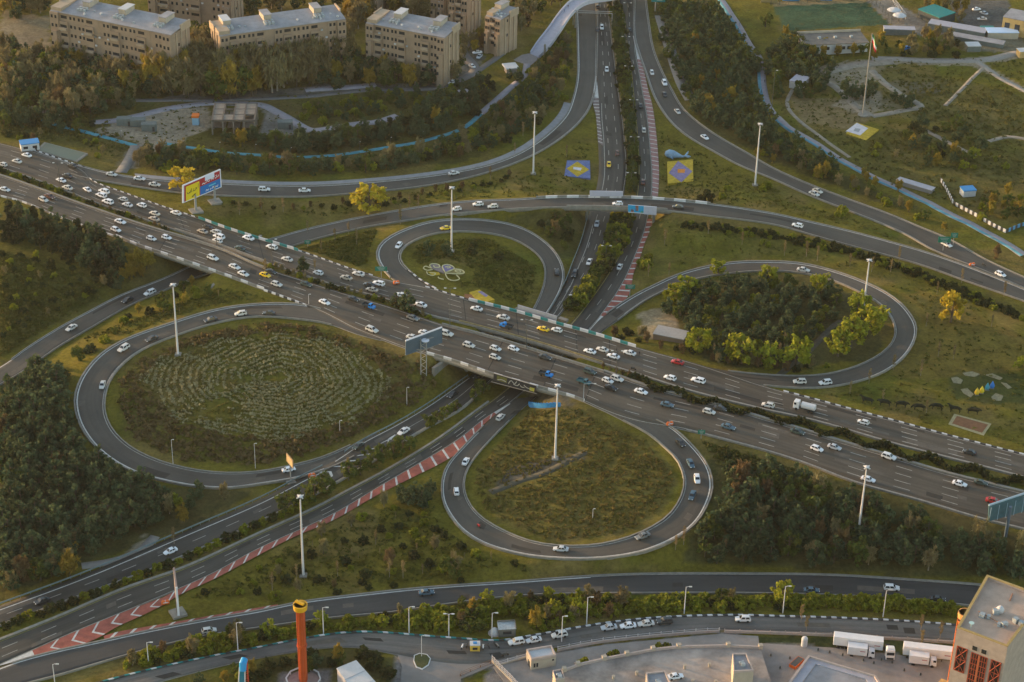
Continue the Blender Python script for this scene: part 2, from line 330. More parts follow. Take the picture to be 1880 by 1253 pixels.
# ------------------------------------------------------------------ ground colours (what grows or lies there)
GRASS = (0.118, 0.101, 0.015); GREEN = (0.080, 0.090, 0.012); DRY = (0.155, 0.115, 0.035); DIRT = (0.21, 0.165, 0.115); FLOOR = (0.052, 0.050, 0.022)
SAND = (0.27, 0.225, 0.165); GRAVEL = (0.19, 0.175, 0.155); BROWN = (0.098, 0.080, 0.028)
px_g, py_g = proj(np.stack([GXX, GYY, TZ], -1))
wx = px_g+(vnoise(GXX, GYY, 9, 11)-.5)*16+(vnoise(GXX, GYY, 3, 12)-.5)*8
wy = py_g+(vnoise(GXX, GYY, 9, 13)-.5)*8+(vnoise(GXX, GYY, 3, 14)-.5)*4
ZC = np.empty((NY, NX, 3)); ZC[:] = GRASS
n1 = vnoise(GXX, GYY, 28, 21)*.6+vnoise(GXX, GYY, 9, 22)*.4
ZC = ZC*(1-np.clip((n1-.5)*3, 0, 1)[..., None])+np.array(GREEN)*np.clip((n1-.5)*3, 0, 1)[..., None]
n2 = vnoise(GXX, GYY, 22, 23)*.6+vnoise(GXX, GYY, 6, 24)*.4
k = np.clip((n2-.52)*4, 0, .85)[..., None]; ZC = ZC*(1-k)+np.array(DRY)*k
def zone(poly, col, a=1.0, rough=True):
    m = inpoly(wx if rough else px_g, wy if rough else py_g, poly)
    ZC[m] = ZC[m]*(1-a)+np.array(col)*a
# wooded floors
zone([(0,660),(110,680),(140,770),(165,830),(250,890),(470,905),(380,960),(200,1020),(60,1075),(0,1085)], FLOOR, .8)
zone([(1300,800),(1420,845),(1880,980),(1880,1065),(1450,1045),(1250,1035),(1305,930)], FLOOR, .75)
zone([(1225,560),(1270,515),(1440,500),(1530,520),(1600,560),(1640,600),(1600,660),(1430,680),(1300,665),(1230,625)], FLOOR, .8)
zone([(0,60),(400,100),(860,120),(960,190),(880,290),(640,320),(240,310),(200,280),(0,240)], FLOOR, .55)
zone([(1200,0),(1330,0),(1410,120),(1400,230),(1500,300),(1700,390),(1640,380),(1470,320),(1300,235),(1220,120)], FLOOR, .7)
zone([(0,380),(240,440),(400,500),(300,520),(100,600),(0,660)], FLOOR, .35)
# loop interiors
zone([(205,700),(230,660),(340,612),(480,590),(640,612),(745,645),(800,670),(790,730),(640,812),(480,860),(330,850),(230,805)], BROWN, .15)
zone([(870,870),(960,750),(1060,740),(1200,810),(1250,880),(1190,970),(1040,998),(920,965)], BROWN, .55)
zone([(940,860),(1060,830),(1075,842),(950,885),(900,900),(900,890)], (0.075,0.07,0.06), .9)
zone([(1020,830),(1060,770),(1090,760),(1085,800),(1050,850)], DRY, .6)
zone([(605,590),(720,628),(790,655),(785,680),(735,660),(640,620)], DRY, .7)
zone([(1165,575),(1240,560),(1250,600),(1230,630),(1170,610)], SAND, .7)
zone([(1250,790),(1420,840),(1560,895),(1560,915),(1400,870),(1290,835)], DRY, .7)
zone([(900,400),(1060,385),(1080,410),(1060,470),(1030,480),(990,430)], FLOOR, .6)
# top left building site, pool surrounds
zone([(175,232),(290,205),(385,195),(385,232),(330,262),(285,280),(250,262),(180,245)], SAND, .9)
zone([(480,200),(560,232),(565,245),(485,250)], GRAVEL, .9)
zone([(270,268),(240,312),(210,318),(215,300),(250,262)], GRAVEL, .8)
zone([(0,20),(95,30),(95,100),(0,105)], DIRT, .7)
zone([(80,288),(210,260),(240,300),(200,318),(150,300)], DRY, .6)
zone([(800,150),(850,110),(880,60),(900,70),(880,130),(835,165),(560,172),(400,190),(300,185),(300,178),(560,160)], (0.11,0.105,0.10), .8)
# right park
zone([(1440,190),(1580,190),(1600,220),(1560,250),(1470,235)], DRY, .8)
zone([(1455,170),(1580,195),(1610,205),(1560,240),(1470,225)], (0.20,0.15,0.085), .6)
zone([(1500,125),(1600,108),(1640,112),(1600,150),(1620,180),(1660,195),(1590,210),(1530,195),(1555,165),(1500,145)], SAND, .8)
zone([(1640,112),(1790,108),(1880,95),(1880,103),(1810,118),(1880,165),(1880,172),(1800,128),(1780,122),(1640,120)], SAND, .8)
zone([(1615,150),(1720,150),(1740,168),(1640,172)], GRAVEL, .7)
zone([(1800,60),(1880,60),(1880,95),(1760,95),(1720,70)], GRAVEL, .6)
zone([(1800,290),(1880,280),(1880,420),(1800,400),(1760,330)], DRY, .5)
zone([(1600,110),(1880,180),(1880,260),(1700,230),(1620,200)], (0.105,0.092,0.035), .6)
zone([(1440,235),(1600,245),(1760,225),(1880,260),(1880,330),(1760,380),(1650,345),(1540,295)], (0.075,0.075,0.022), .5)
zone([(1590,0),(1640,0),(1700,40),(1740,62),(1700,70),(1640,50)], GRAVEL, .9, False)
zone([(1740,0),(1850,0),(1870,70),(1800,70),(1760,40)], (0.10,0.10,0.10), .9, False)
zone([(1420,12),(1590,5),(1635,45),(1440,58)], (0.045,0.085,0.045), 1, False)
zone([(1420,4),(1590,-6),(1592,5),(1420,12)], (0.30,0.22,0.12), .7, False)
# flower island right
zone([(1740,690),(1830,675),(1880,690),(1880,740),(1810,745),(1750,730)], (0.045,0.058,0.018), .8)
zone([(1600,560),(1700,530),(1880,620),(1880,680),(1700,700),(1640,690)], (0.150,0.105,0.026), .6)
zone([(1200,400),(1420,430),(1560,470),(1560,485),(1400,470),(1260,490),(1190,520)], GREEN, .5)
zone([(1270,700),(1300,850),(1250,800)], DRY, .3)
zone([(960,1030),(1200,1035),(1220,1052),(980,1060)], DRY, .5)
zone([(200,1040),(265,985),(290,990),(220,1045)], SAND, .8)
zone([(300,965),(420,930),(520,900),(600,868),(600,880),(500,925)], DRY, .4)
# bottom yards
YARD = (0.20, 0.18, 0.165)
zone([(725,1180),(920,1175),(1000,1180),(960,1215),(900,1225),(850,1245),(840,1300),(700,1300),(729,1220)], (0.17,0.16,0.15), 1, False)
zone([(1400,1180),(1540,1190),(1760,1215),(1900,1235),(1900,1330),(1340,1330),(1380,1210)], YARD, 1, False)
zone([(900,1225),(965,1210),(1050,1190),(1360,1160),(1340,1260),(1020,1330),(860,1330)], YARD, 1, False)
zone([(1390,1163),(1760,1180),(1760,1212),(1540,1190),(1400,1178)], (0.045,0.055,0.02), .9)
zone([(470,1215),(630,1190),(725,1205),(720,1300),(420,1300)], FLOOR, .6)
zone([(510,1235),(600,1225),(620,1300),(500,1300)], (0.2,0.17,0.16), .9)
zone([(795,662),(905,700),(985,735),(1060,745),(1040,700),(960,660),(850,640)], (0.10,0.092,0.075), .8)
# earth rims along the inner edge of the loops
# ------------------------------------------------------------------ ground sheet reaching the horizon
ext = np.array([40, 120, 300, 700, 1600, 3600, 8000.0])
xs = np.r_[GX0-ext[::-1], gx, GX1+ext]; ys = np.r_[GY0-np.array([40, 120, 300, 700, 1600, 4000.])[::-1], gy, GY1+ext]
ne, nl = len(ext), 6
ZT = np.pad(TZ, ((nl, ne), (ne, ne)), mode='edge'); ZCC = np.pad(ZC, ((nl, ne), (ne, ne), (0, 0)), mode='edge')
nz_ = vnoise(*np.meshgrid(xs, ys), 45, 51); far_ = np.array(GRASS)*(.75+.5*nz_[..., None])+(np.array(DRY)-np.array(GRASS))*np.clip(nz_*2-1, 0, 1)[..., None]; msk_ = np.ones(ZT.shape, bool); msk_[nl:-ne, ne:-ne] = False; ZCC[msk_] = far_[msk_]
XX, YY = np.meshgrid(xs, ys)
V = np.stack([XX, YY, ZT], -1).reshape(-1, 3); ny, nx = ZT.shape
idx = np.arange(ny*nx).reshape(ny, nx)
Fq = np.stack([idx[:-1, :-1], idx[:-1, 1:], idx[1:, 1:], idx[1:, :-1]], -1).reshape(-1, 4)
def ground_mat():
    m = bpy.data.materials.new('ground'); m.use_nodes = True; nt = m.node_tree; N = nt.nodes; L = nt.links; b = N['Principled BSDF']
    b.inputs['Roughness'].default_value = 1; b.inputs['Specular IOR Level'].default_value = 0.05
    a = N.new('ShaderNodeAttribute'); a.attribute_name = 'zone'; tc = N.new('ShaderNodeTexCoord')
    def nz(s, d, lo, hi, o0, o1):
        n = N.new('ShaderNodeTexNoise'); n.inputs['Scale'].default_value = s; n.inputs['Detail'].default_value = d; n.inputs['Roughness'].default_value = .7
        L.new(tc.outputs['Object'], n.inputs['Vector']); r = N.new('ShaderNodeMapRange')
        for i, v in ((1, lo), (2, hi), (3, o0), (4, o1)): r.inputs[i].default_value = v
        L.new(n.outputs['Fac'], r.inputs[0]); return n, r.outputs[0]
    def mul(c, f):
        x = N.new('ShaderNodeMix'); x.data_type = 'RGBA'; x.blend_type = 'MULTIPLY'; x.inputs[0].default_value = 1; L.new(c, x.inputs[6]); L.new(f, x.inputs[7]); return x.outputs[2]
    n0, f0 = nz(0.9, 6, .3, .7, .66, 1.34); _, f1 = nz(0.12, 5, .35, .65, .75, 1.25); _, f2 = nz(0.25, 6, .55, .72, 0, .45)
    c = mul(mul(a.outputs['Color'], f0), f1)
    x = N.new('ShaderNodeMix'); x.data_type = 'RGBA'; x.inputs[7].default_value = (0.13, 0.105, 0.04, 1); L.new(f2, x.inputs[0]); L.new(c, x.inputs[6])
    L.new(x.outputs[2], b.inputs['Base Color'])
    bp = N.new('ShaderNodeBump'); bp.inputs['Strength'].default_value = .8; bp.inputs['Distance'].default_value = .5; L.new(n0.outputs['Fac'], bp.inputs['Height']); L.new(bp.outputs[0], b.inputs['Normal'])
    return m
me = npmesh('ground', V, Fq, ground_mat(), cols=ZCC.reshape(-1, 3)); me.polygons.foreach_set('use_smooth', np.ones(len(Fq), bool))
tag(addobj('ground', me), kind='structure')
# ------------------------------------------------------------------ road surfaces
def asphalt(name, col, streak=.26):
    m = bpy.data.materials.new(name); m.use_nodes = True; nt = m.node_tree; N = nt.nodes; L = nt.links; b = N['Principled BSDF']
    b.inputs['Roughness'].default_value = .72; b.inputs['Specular IOR Level'].default_value = .35
    uv = N.new('ShaderNodeUVMap'); tc = N.new('ShaderNodeTexCoord')
    def nz(src, sc, d, lo, hi, o0, o1):
        mp = N.new('ShaderNodeMapping'); mp.inputs['Scale'].default_value = sc; L.new(src, mp.inputs[0])
        n = N.new('ShaderNodeTexNoise'); n.inputs['Scale'].default_value = 1; n.inputs['Detail'].default_value = d; L.new(mp.outputs[0], n.inputs['Vector'])
        r = N.new('ShaderNodeMapRange')
        for i, v in ((1, lo), (2, hi), (3, o0), (4, o1)): r.inputs[i].default_value = v
        L.new(n.outputs['Fac'], r.inputs[0]); return r.outputs[0]
    c = N.new('ShaderNodeRGB'); c.outputs[0].default_value = (*col, 1); s = c.outputs[0]
    for f in (nz(uv.outputs[0], (.75, .012, 1), 4, .3, .7, 1-streak, 1+streak), nz(tc.outputs['Object'], (.07, .07, .07), 5, .3, .7, .80, 1.18), nz(tc.outputs['Object'], (1.3, 1.3, 1.3), 3, .3, .7, .93, 1.07), nz(uv.outputs[0], (.28, .05, 1), 2, .52, .56, 1.0, .88)):
        x = N.new('ShaderNodeMix'); x.data_type = 'RGBA'; x.blend_type = 'MULTIPLY'; x.inputs[0].default_value = 1; L.new(s, x.inputs[6]); L.new(f, x.inputs[7]); s = x.outputs[2]
    L.new(s, b.inputs['Base Color']); return m
A_MAIN = asphalt('worn_asphalt', (.070, .058, .042)); A_VAL = asphalt('dark_asphalt', (.050, .045, .036)); A_LOOP = asphalt('grey_asphalt', (.067, .059, .047), .12); A_SERV = asphalt('pale_asphalt', (.118, .108, .096)); A_NEW = asphalt('fresh_asphalt', (.043, .043, .041), .08)
CONC = mat('concrete', (.225, .21, .18), noise=.2, nscale=.6)
def road_mesh(rd, m, nu=6, skirt=1.2):
    us = np.linspace(0, 1, nu+1); top = rd.L[:, None]*(1-us)[None, :, None]+rd.R[:, None]*us[None, :, None]
    lo_l = rd.L.copy(); lo_l[:, 2] -= skirt; lo_r = rd.R.copy(); lo_r[:, 2] -= skirt
    G = np.concatenate([lo_l[:, None], top, lo_r[:, None]], 1); n, k = G.shape[:2]
    ix = np.arange(n*k).reshape(n, k)
    F = np.stack([ix[:-1, :-1], ix[1:, :-1], ix[1:, 1:], ix[:-1, 1:]], -1).reshape(-1, 4)
    bot = np.stack([ix[:-1, 0], ix[:-1, -1], ix[1:, -1], ix[1:, 0]], -1)
    mi = np.zeros((n-1, k-1), int); mi[:, 0] = 1; mi[:, -1] = 1
    # keep the winding upward
    a, b_, c = G[0, 1], G[1, 1], G[0, 2]
    if np.cross(b_-a, c-a)[2] < 0: F = F[:, ::-1]; bot = bot[:, ::-1]
    FF = np.concatenate([F, bot]); MI = np.r_[mi.ravel(), np.ones(len(bot), int)]
    me = npmesh(rd.name, G.reshape(-1, 3), FF, [m, CONC], MI)
    uv = me.uv_layers.new(name='UVMap'); U = np.zeros((n, k, 2))
    U[:, 1:-1, 0] = us[None]*rd.w[:, None]; U[:, 1:-1, 1] = rd.d[:, None]
    uv.data.foreach_set('uv', U.reshape(-1, 2)[FF.ravel()].astype(np.float32).ravel())
    return tag(addobj(rd.name, me), kind='structure')
RM = dict(main_near=A_MAIN, main_far=A_MAIN, valley_west_upper=A_VAL, valley_east=A_VAL, bottom_road=A_NEW, service_road=A_SERV)
NICE = dict(main_near='main_highway_near_carriageway', main_far='main_highway_far_carriageway', valley_west_upper='valley_road_west_carriageway', valley_east='valley_road_east_carriageway', north_ramp='north_ramp_road', east_ramp='east_ramp_road', cross_ramp='cross_ramp_road', loop_northwest='northwest_loop_road', loop_northeast='northeast_loop_road', loop_southwest='southwest_loop_road', loop_southeast='southeast_loop_road', bottom_road='bottom_road', service_road='service_road')
for nm, rd in R.items():
    rd.name = NICE[nm]; road_mesh(rd, RM.get(nm, A_LOOP), skirt=1.5 if nm in ('main_near', 'main_far', 'cross_ramp') else .8)
# ------------------------------------------------------------------ painted markings, kerbs, parapets
WHITE = mat('road_paint', (.52, .50, .46), rough=.7, noise=.25, nscale=.9); WHITE2 = mat('faded_paint', (.30, .285, .25), rough=.8, noise=.3, nscale=.8)
REDP = mat('red_paint', (.30, .085, .06), rough=.8, noise=.35, nscale=.35, detail=6); ROSE = mat('faded_red_paint', (.30, .155, .135), rough=.8, noise=.3, nscale=.4, detail=6)
BLACKP = mat('kerb_black', (.05, .05, .048)); TEAL = mat('barrier_teal', (.02, .19, .185), rough=.6, noise=.15, nscale=.5); WHITEB = mat('barrier_white', (.58, .57, .56), rough=.7, noise=.15, nscale=.5)
GREYB = mat('barrier_grey', (.20, .195, .175), noise=.2, nscale=.5); OCHRE = mat('stained_concrete', (.22, .17, .075), noise=.3, nscale=.4)
UP = np.array([0, 0, .012])
class QB:
    def __init__(s): s.q = []; s.mi = []
    def add(s, a, b, c, d, mi=0): s.q.append((a, b, c, d)); s.mi.append(mi)
    def build(s, name, mats, kind='structure', parent=None):
        V = np.array(s.q).reshape(-1, 3); F = np.arange(len(V)).reshape(-1, 4)
        v = V.reshape(-1, 4, 3); nz = np.cross(v[:, 1]-v[:, 0], v[:, 2]-v[:, 0])[:, 2]; F[nz < 0] = F[nz < 0][:, ::-1]
        o = addobj(name, npmesh(name, V, F, mats, s.mi), parent); return tag(o, kind=kind)
def line(qb, rd, u, w, d0=None, d1=None, dash=None, gap=None, inset=None, mi=0, off=0.0):
    d0 = rd.d[0] if d0 is None else d0; d1 = rd.d[-1] if d1 is None else d1
    step = dash or 4.0; per = (dash+gap) if dash else step; x = d0+off
    while x < d1-.3:
        e = min(x+step, d1)
        def pt(dd, s):
            i = int(np.clip(np.searchsorted(rd.d, dd)-1, 0, rd.n-2)); ww = rd.w[i]
            uu = u if inset is None else (inset/ww if u == 0 else 1-inset/ww)
            return rd.at(dd, uu+s*w/2/ww)+UP
        n = max(1, int(math.ceil((e-x)/3)))
        for k in range(n):
            a, b = x+(e-x)*k/n, x+(e-x)*(k+1)/n
            qb.add(pt(a, -1), pt(a, 1), pt(b, 1), pt(b, -1), mi)
        x += per
def dpx(rd, px, py, dz=0.0): return rd.locate(px, py, dz)[4]
qb = QB()
Mn, Mf, Vw, Ve = R['main_near'], R['main_far'], R['valley_west_upper'], R['valley_east']
for u in (.2, .4, .6, .8): line(qb, Mf, u, .30, dash=5, gap=9.6, mi=1)
for u in (.22, .42, .62, .80): line(qb, Mn, u, .28, dash=5, gap=9.6, off=4, mi=1)
line(qb, Mn, 0, .3, inset=.8, mi=1); line(qb, Mn, 1, .3, inset=.7, mi=1); line(qb, Mf, 0, .3, inset=.7, mi=1); line(qb, Mf, 1, .3, inset=.8, mi=1)
for u in (.36, .68): line(qb, Vw, u, .26, d1=dpx(Vw, 1010, 600), dash=4.5, gap=7, mi=1)
line(qb, Vw, .55, .26, d0=dpx(Vw, 600, 875), dash=4.5, gap=7, mi=1); line(qb, Vw, .5, .22, d0=dpx(Vw, 960, 640), d1=dpx(Vw, 690, 820), mi=1)
line(qb, Vw, 0, .32, inset=2.6, d0=dpx(Vw, 1078, 410), d1=dpx(Vw, 1010, 575), mi=1); line(qb, Vw, 0, .3, inset=2.4, d0=dpx(Vw, 1098, 190), d1=dpx(Vw, 1094, 345), mi=1)
line(qb, Vw, 0, .34, inset=2.0, d0=dpx(Vw, 600, 860)); line(qb, Vw, 0, .3, inset=.6, d0=dpx(Vw, 860, 690), d1=dpx(Vw, 620, 845)); line(qb, Vw, 1, .25, inset=.5, mi=1)
for u in (.5,): line(qb, Ve, u, .25, d0=dpx(Ve, 1180, 110), d1=dpx(Ve, 1060, 610), dash=4.5, gap=7, mi=1)
line(qb, Ve, .33, .25, d1=dpx(Ve, 1165, 90), dash=4.5, gap=7, mi=1)
for u in (.36, .70): line(qb, Ve, u, .26, d0=dpx(Ve, 940, 725), dash=4.5, gap=7, off=3, mi=1)
line(qb, Ve, 0, .25, inset=.5, mi=2); line(qb, Ve, 1, .22, inset=.25, mi=1)
for nm in ('loop_northwest', 'loop_northeast', 'loop_southwest', 'loop_southeast'):
    rd = R[nm]; a, b = rd.len*.1, rd.len*.9
    line(qb, rd, 0, .42, inset=.75, d0=a, d1=b); line(qb, rd, 1, .35, inset=.6, d0=a, d1=b, mi=1)
for nm in ('cross_ramp', 'north_ramp', 'east_ramp'):
    rd = R[nm]; line(qb, rd, 0, .38, inset=.6, mi=0 if nm != 'east_ramp' else 1); line(qb, rd, 1, .3, inset=.6, mi=1)
B_ = R['bottom_road']; line(qb, B_, 0, .42, inset=.6, d1=dpx(B_, 1081, 1058)); line(qb, B_, 0, .3, inset=.4, d0=dpx(B_, 1085, 1057), mi=1)
# hatching where the near carriageway narrows onto the bridge
for k in range(9):
    a = Mn.at(dpx(Mn, 214+k*5.2, 433+k*1.9), .93-.012*k)+UP; b = Mn.at(dpx(Mn, 222+k*5.2, 433+k*1.9), .995)+UP; t = np.array([.6, -.2, 0]); qb.add(a, a+t, b+t, b)
pq = QB(); used_ = {}
for rd, n_ in ((Mn, 34), (Mf, 34), (Vw, 22), (Ve, 22), (R['bottom_road'], 10), (R['service_road'], 14), (R['cross_ramp'], 14), (R['loop_southwest'], 10), (R['loop_southeast'], 8), (R['loop_northeast'], 8), (R['north_ramp'], 8)):
    for _ in range(n_):
        d0 = rng.uniform(5, rd.len-25); u0 = rng.uniform(.08, .75); i_ = int(np.clip(np.searchsorted(rd.d, d0), 0, rd.n-1)); w_ = rng.uniform(1.0, 3.2)/rd.w[i_]; ln_ = rng.choice([3, 5, 9, 16]); up_ = np.array([0, 0, .006]); k_ = int(rng.integers(2))
        box_ = (d0-.5, d0+ln_+.5, u0-.02, u0+w_+.02)
        if any(not (box_[1] < o[0] or o[1] < box_[0] or box_[3] < o[2] or o[3] < box_[2]) for o in used_.get(rd.name, [])): continue
        used_.setdefault(rd.name, []).append(box_)
        for q in range(max(1, int(ln_//3))):
            a_, b_ = d0+ln_*q/max(1, int(ln_//3)), d0+ln_*(q+1)/max(1, int(ln_//3)); pq.add(rd.at(a_, u0)+up_, rd.at(a_, u0+w_)+up_, rd.at(b_, u0+w_)+up_, rd.at(b_, u0)+up_, k_)
for rd, pts in ((Mn, ((300,440),(480,510),(800,625),(905,665),(1000,700),(1080,715))), (Mf, ((330,410),(480,455),(850,565),(950,600),(1060,635),(1120,650)))):
    for x_, y_ in pts: d0 = dpx(rd, x_, y_); pq.add(rd.at(d0, .01)+UP*.75, rd.at(d0, .99)+UP*.75, rd.at(d0+.35, .99)+UP*.75, rd.at(d0+.35, .01)+UP*.75, 2)
pq.build('asphalt_patches', [mat('patch_dark', (.036,.032,.027), noise=.2, nscale=.6), mat('patch_pale', (.098,.086,.070), noise=.2, nscale=.6), mat('expansion_joint', (.028,.026,.024))])
qb.build('lane_markings', [WHITE, WHITE2, mat('yellow_line', (.30, .25, .08), noise=.3)])
# --- painted islands: red fields with white bars
def gore(A, B, dz, col, bars, zk=((0, 0), (1, 0)), tip=0.0, barw=.55, skew=2.0, chev=False, fill=True, tip_end=True):
    rd = Road('painted_island', A, B, list(zk), step=1.5); q = QB(); up = np.array([0, 0, dz])
    for i in range(rd.n-1):
        t = i/rd.n; white = (t > 1-tip) if tip_end else (t < tip)
        if fill or white: q.add(rd.L[i]+up, rd.R[i]+up, rd.R[i+1]+up, rd.L[i+1]+up, 1 if white else 0)
    up2 = up+np.array([0, 0, .008]); x = bars*.6
    while x < rd.len:
        t = x/rd.len
        if not ((t > 1-tip) if tip_end else (t < tip)):
            for (u0, u1, s0, s1) in (((0, .5, -skew, 0), (.5, 1, 0, -skew)) if chev else ((0, 1, 0, skew),)):
                q.add(rd.at(x+s0, u0)+up2, rd.at(x+s1, u1)+up2, rd.at(x+s1+barw, u1)+up2, rd.at(x+s0+barw, u0)+up2, 1)
        x += bars
    q.build('painted_island', [col, WHITE])
gore([(1162,66),(1166,87),(1172,122.5),(1180,166),(1189,217),(1194,268),(1198,322),(1197,361)], [(1163,66),(1170,87),(1183,133),(1190,165),(1197,191),(1203,230),(1208,281),(1210,322),(1208,361)], .03, ROSE, 4.0, tip=.16, tip_end=False, skew=1.2)
gore([(1189,402),(1181,433),(1167,468.5),(1152,504),(1134,537),(1113.6,565.5),(1093,593.6),(1082,606)], [(1203,405),(1185,443),(1175,473.6),(1163,502),(1158,533),(1148,551),(1119,573),(1098,590),(1083,607)], .035, REDP, 4.2, tip=.14, skew=-1.5, chev=False, barw=.8)
gore([(936,741),(894,766),(840,809),(776,847.6),(690,898),(611,945),(540,978),(470,1010),(394,1052),(332,1080),(300,1097)], [(937,742),(899,770),(868,801),(846,828),(802,855),(771,870),(741,885),(689.5,911),(611,956),(540,986),(474,1020),(394,1063),(332,1091),(300,1111)], .03, REDP, 5.2, tip=.05, tip_end=False, skew=2.2, barw=.8)
gore([(300,1097),(225,1125),(141,1159),(70,1190),(0,1221)], [(300,1111),(253.5,1134),(212,1152),(188,1168),(150,1184),(113,1194),(67,1204),(0,1222.5)], .032, REDP, 6.0, tip=.22, skew=2.6, chev=True, barw=.75)
gore([(190,1168),(214,1160.6),(282,1149),(394,1129.6),(480,1115),(510,1110)], [(192,1175),(214,1170),(282,1156),(394,1135),(480,1121),(510,1115)], .03, REDP, 5.2, skew=-2.0, barw=1.0)
gore([(1094.8,140),(1099,179),(1102,222),(1107,268)], [(1094,140),(1088,186),(1094,212),(1098,262)], .034, mat('worn_red_paint', (.17, .13, .115), noise=.3, nscale=.5), 3.4, tip=.3, tip_end=False, skew=1.4, barw=.6)
gore([(725,798),(690,820),(650,840),(608,856),(566,872)], [(726,799),(700,827),(680,842),(640,863),(598,880)], .036, A_LOOP, 5.0, tip=.08, tip_end=False, skew=-2.4, chev=True, barw=.9, fill=False)
# --- kerbs and parapets: runs of coloured blocks along a road edge
def run(rd, side, d0, d1, off, w, h, seg, mats, name, label=None, cat=None, kind=None, group=None, lens=None, base=0.0):
    mb = MB(); x = d0; k = 0; lens = lens or [seg]*len(mats)
    while x < d1-.2:
        e = min(x+lens[k % len(lens)], d1); n = max(1, int((e-x)/3.2)); mb.cur = k % len(mats)
        for j in range(n):
            a, b = x+(e-x)*j/n, x+(e-x)*(j+1)/n; pts = []
            for dd in (a, b):
                i = int(np.clip(np.searchsorted(rd.d, dd)-1, 0, rd.n-2)); ww = rd.w[i]
                for o in (off, off+w):
                    pts.append(rd.at(dd, -o/ww if side == 0 else 1+o/ww)+np.array([0, 0, base]))
            p0, p1, p2, p3 = pts; hh = np.array([0, 0, h]); dn = np.array([0, 0, -.6])
            mb.quad(p0+hh, p1+hh, p3+hh, p2+hh); mb.quad(p0+dn, p0+hh, p2+hh, p2+dn); mb.quad(p1+dn, p3+dn, p3+hh, p1+hh)
            if j == 0: mb.quad(p0+dn, p1+dn, p1+hh, p0+hh)
            if j == n-1: mb.quad(p2+dn, p2+hh, p3+hh, p3+dn)
        x = e; k += 1
    o = mb.build(name, mats); return tag(o, label, cat, group, kind)
KB = [WHITEB, BLACKP]
def kerb(rd, side, p0, p1, mats=KB, w=.5, h=.3, off=-.25, seg=1.7):
    a = 0 if p0 is None else dpx(rd, *p0); b = rd.d[-1] if p1 is None else dpx(rd, *p1); a, b = min(a, b), max(a, b)
    return run(rd, side, a, b, off, w, h, seg, mats, 'kerb', kind='structure')
kerb(Mf, 0, (166,331), (365,401)); kerb(Mf, 0, (545,459), (690,508)); kerb(Mf, 0, (776,525), (858,549)); kerb(Mf, 0, (1433,717), None)
kerb(Mf, 1, None, None, [CONC], .6, .35); kerb(Mn, 0, None, (300,425), [CONC], .8, .5); kerb(Mn, 0, (1110,683), None, [CONC], .9, .5)
kerb(Mn, 1, None, (214,435), [WHITEB, GREYB], .5, .3, seg=2.4); kerb(Mn, 1, (484,532), (567,562)); kerb(Mn, 1, (1262,790), None, [CONC, GREYB], .5, .3)
kerb(R['north_ramp'], 0, (60,275), (153,306)); kerb(R['service_road'], 0, None, (930,1176), [WHITEB, TEAL, BLACKP, TEAL], .5, .3, seg=1.4); kerb(R['service_road'], 0, (930,1176), None, [WHITEB, BLACKP], .5, .3, seg=1.4)
for nm in ('loop_northwest', 'loop_northeast', 'loop_southwest', 'loop_southeast'):
    rd = R[nm]; run(rd, 0, rd.len*.08, rd.len*.9, -.2, .5, .35, 9, [CONC], 'kerb', kind='structure'); run(rd, 1, rd.len*.08, rd.len*.9, -.2, .4, .35, 9, [CONC], 'kerb', kind='structure')
kerb(R['loop_northwest'], 1, (800,530), (750,497), seg=2)
for nm in ('cross_ramp', 'east_ramp', 'bottom_road', 'north_ramp'):
    rd = R[nm]; run(rd, 0, rd.len*.05, rd.len*.98, -.2, .4, .3, 9, [CONC], 'kerb', kind='structure'); run(rd, 1, rd.len*.05, rd.len*.98, -.2, .4, .3, 9, [CONC], 'kerb', kind='structure')
run(R['north_ramp'], 0, dpx(R['north_ramp'], 250, 326), dpx(R['north_ramp'], 1050, 190), .1, 3.2, .12, 9, [mat('pale_paving', (.25, .245, .25), noise=.15, nscale=.5)], 'pavement', kind='structure')
run(Vw, 1, 0, Vw.len*.33, -.1, 1.0, .4, 9, [OCHRE], 'kerb', kind='structure'); run(Ve, 0, 0, Ve.len*.33, -.1, .5, .35, 9, [CONC], 'kerb', kind='structure')
run(Vw, 1, dpx(Vw, 870, 735), Vw.len, -.1, .6, .35, 9, [CONC], 'kerb', kind='structure'); run(Ve, 0, dpx(Ve, 900, 735), Ve.len, -.1, .8, .35, 9, [CONC], 'kerb', kind='structure')
# parapets
def parapet(rd, side, p0, p1, mats, lens, label, h=.95, w=.5, off=-.55, name='parapet', cat='parapet'):
    a, b = sorted((dpx(rd, *p0), dpx(rd, *p1))); return run(rd, side, a, b, off, w, h, 3, mats, name, label, cat, lens=lens)
parapet(Mf, 0, (365,401), (545,459), [TEAL, WHITEB], [3.2, 2.9], 'teal and white block barrier on the far highway edge by the colourful billboard', name='barrier', cat='barrier')
parapet(Mf, 0, (856,548), (1168,637), [WHITEB, TEAL], [3.1, 2.8], 'teal and white block barrier on the far edge of the bridge over the valley road', name='barrier', cat='barrier')
parapet(Mn, 1, (214,435), (484,532), [WHITEB, GREYB], [3.2, 4.0], 'grey parapet with white dashes on the bridge above the bushes at the left ramp', h=.8)
parapet(Mn, 1, (786,651), (1068,735), [WHITEB, GREYB], [3.0, 3.4], 'grey white-dashed parapet on the near edge of the main bridge behind the banner', h=.8)
parapet(R['cross_ramp'], 0, (985,364), (1300,374), [GREYB, WHITEB], [3.6, 4.4], 'grey and white parapet along the far side of the curved ramp bridge', h=.9)
parapet(R['cross_ramp'], 1, (1040,382), (1225,388), [CONC], [9], 'plain concrete parapet along the near side of the curved ramp bridge', h=.8)
parapet(Mn, 0, (300,425), (490,492), [CONC], [9], 'concrete parapet beside the dark median gap left of the trees', h=.7)
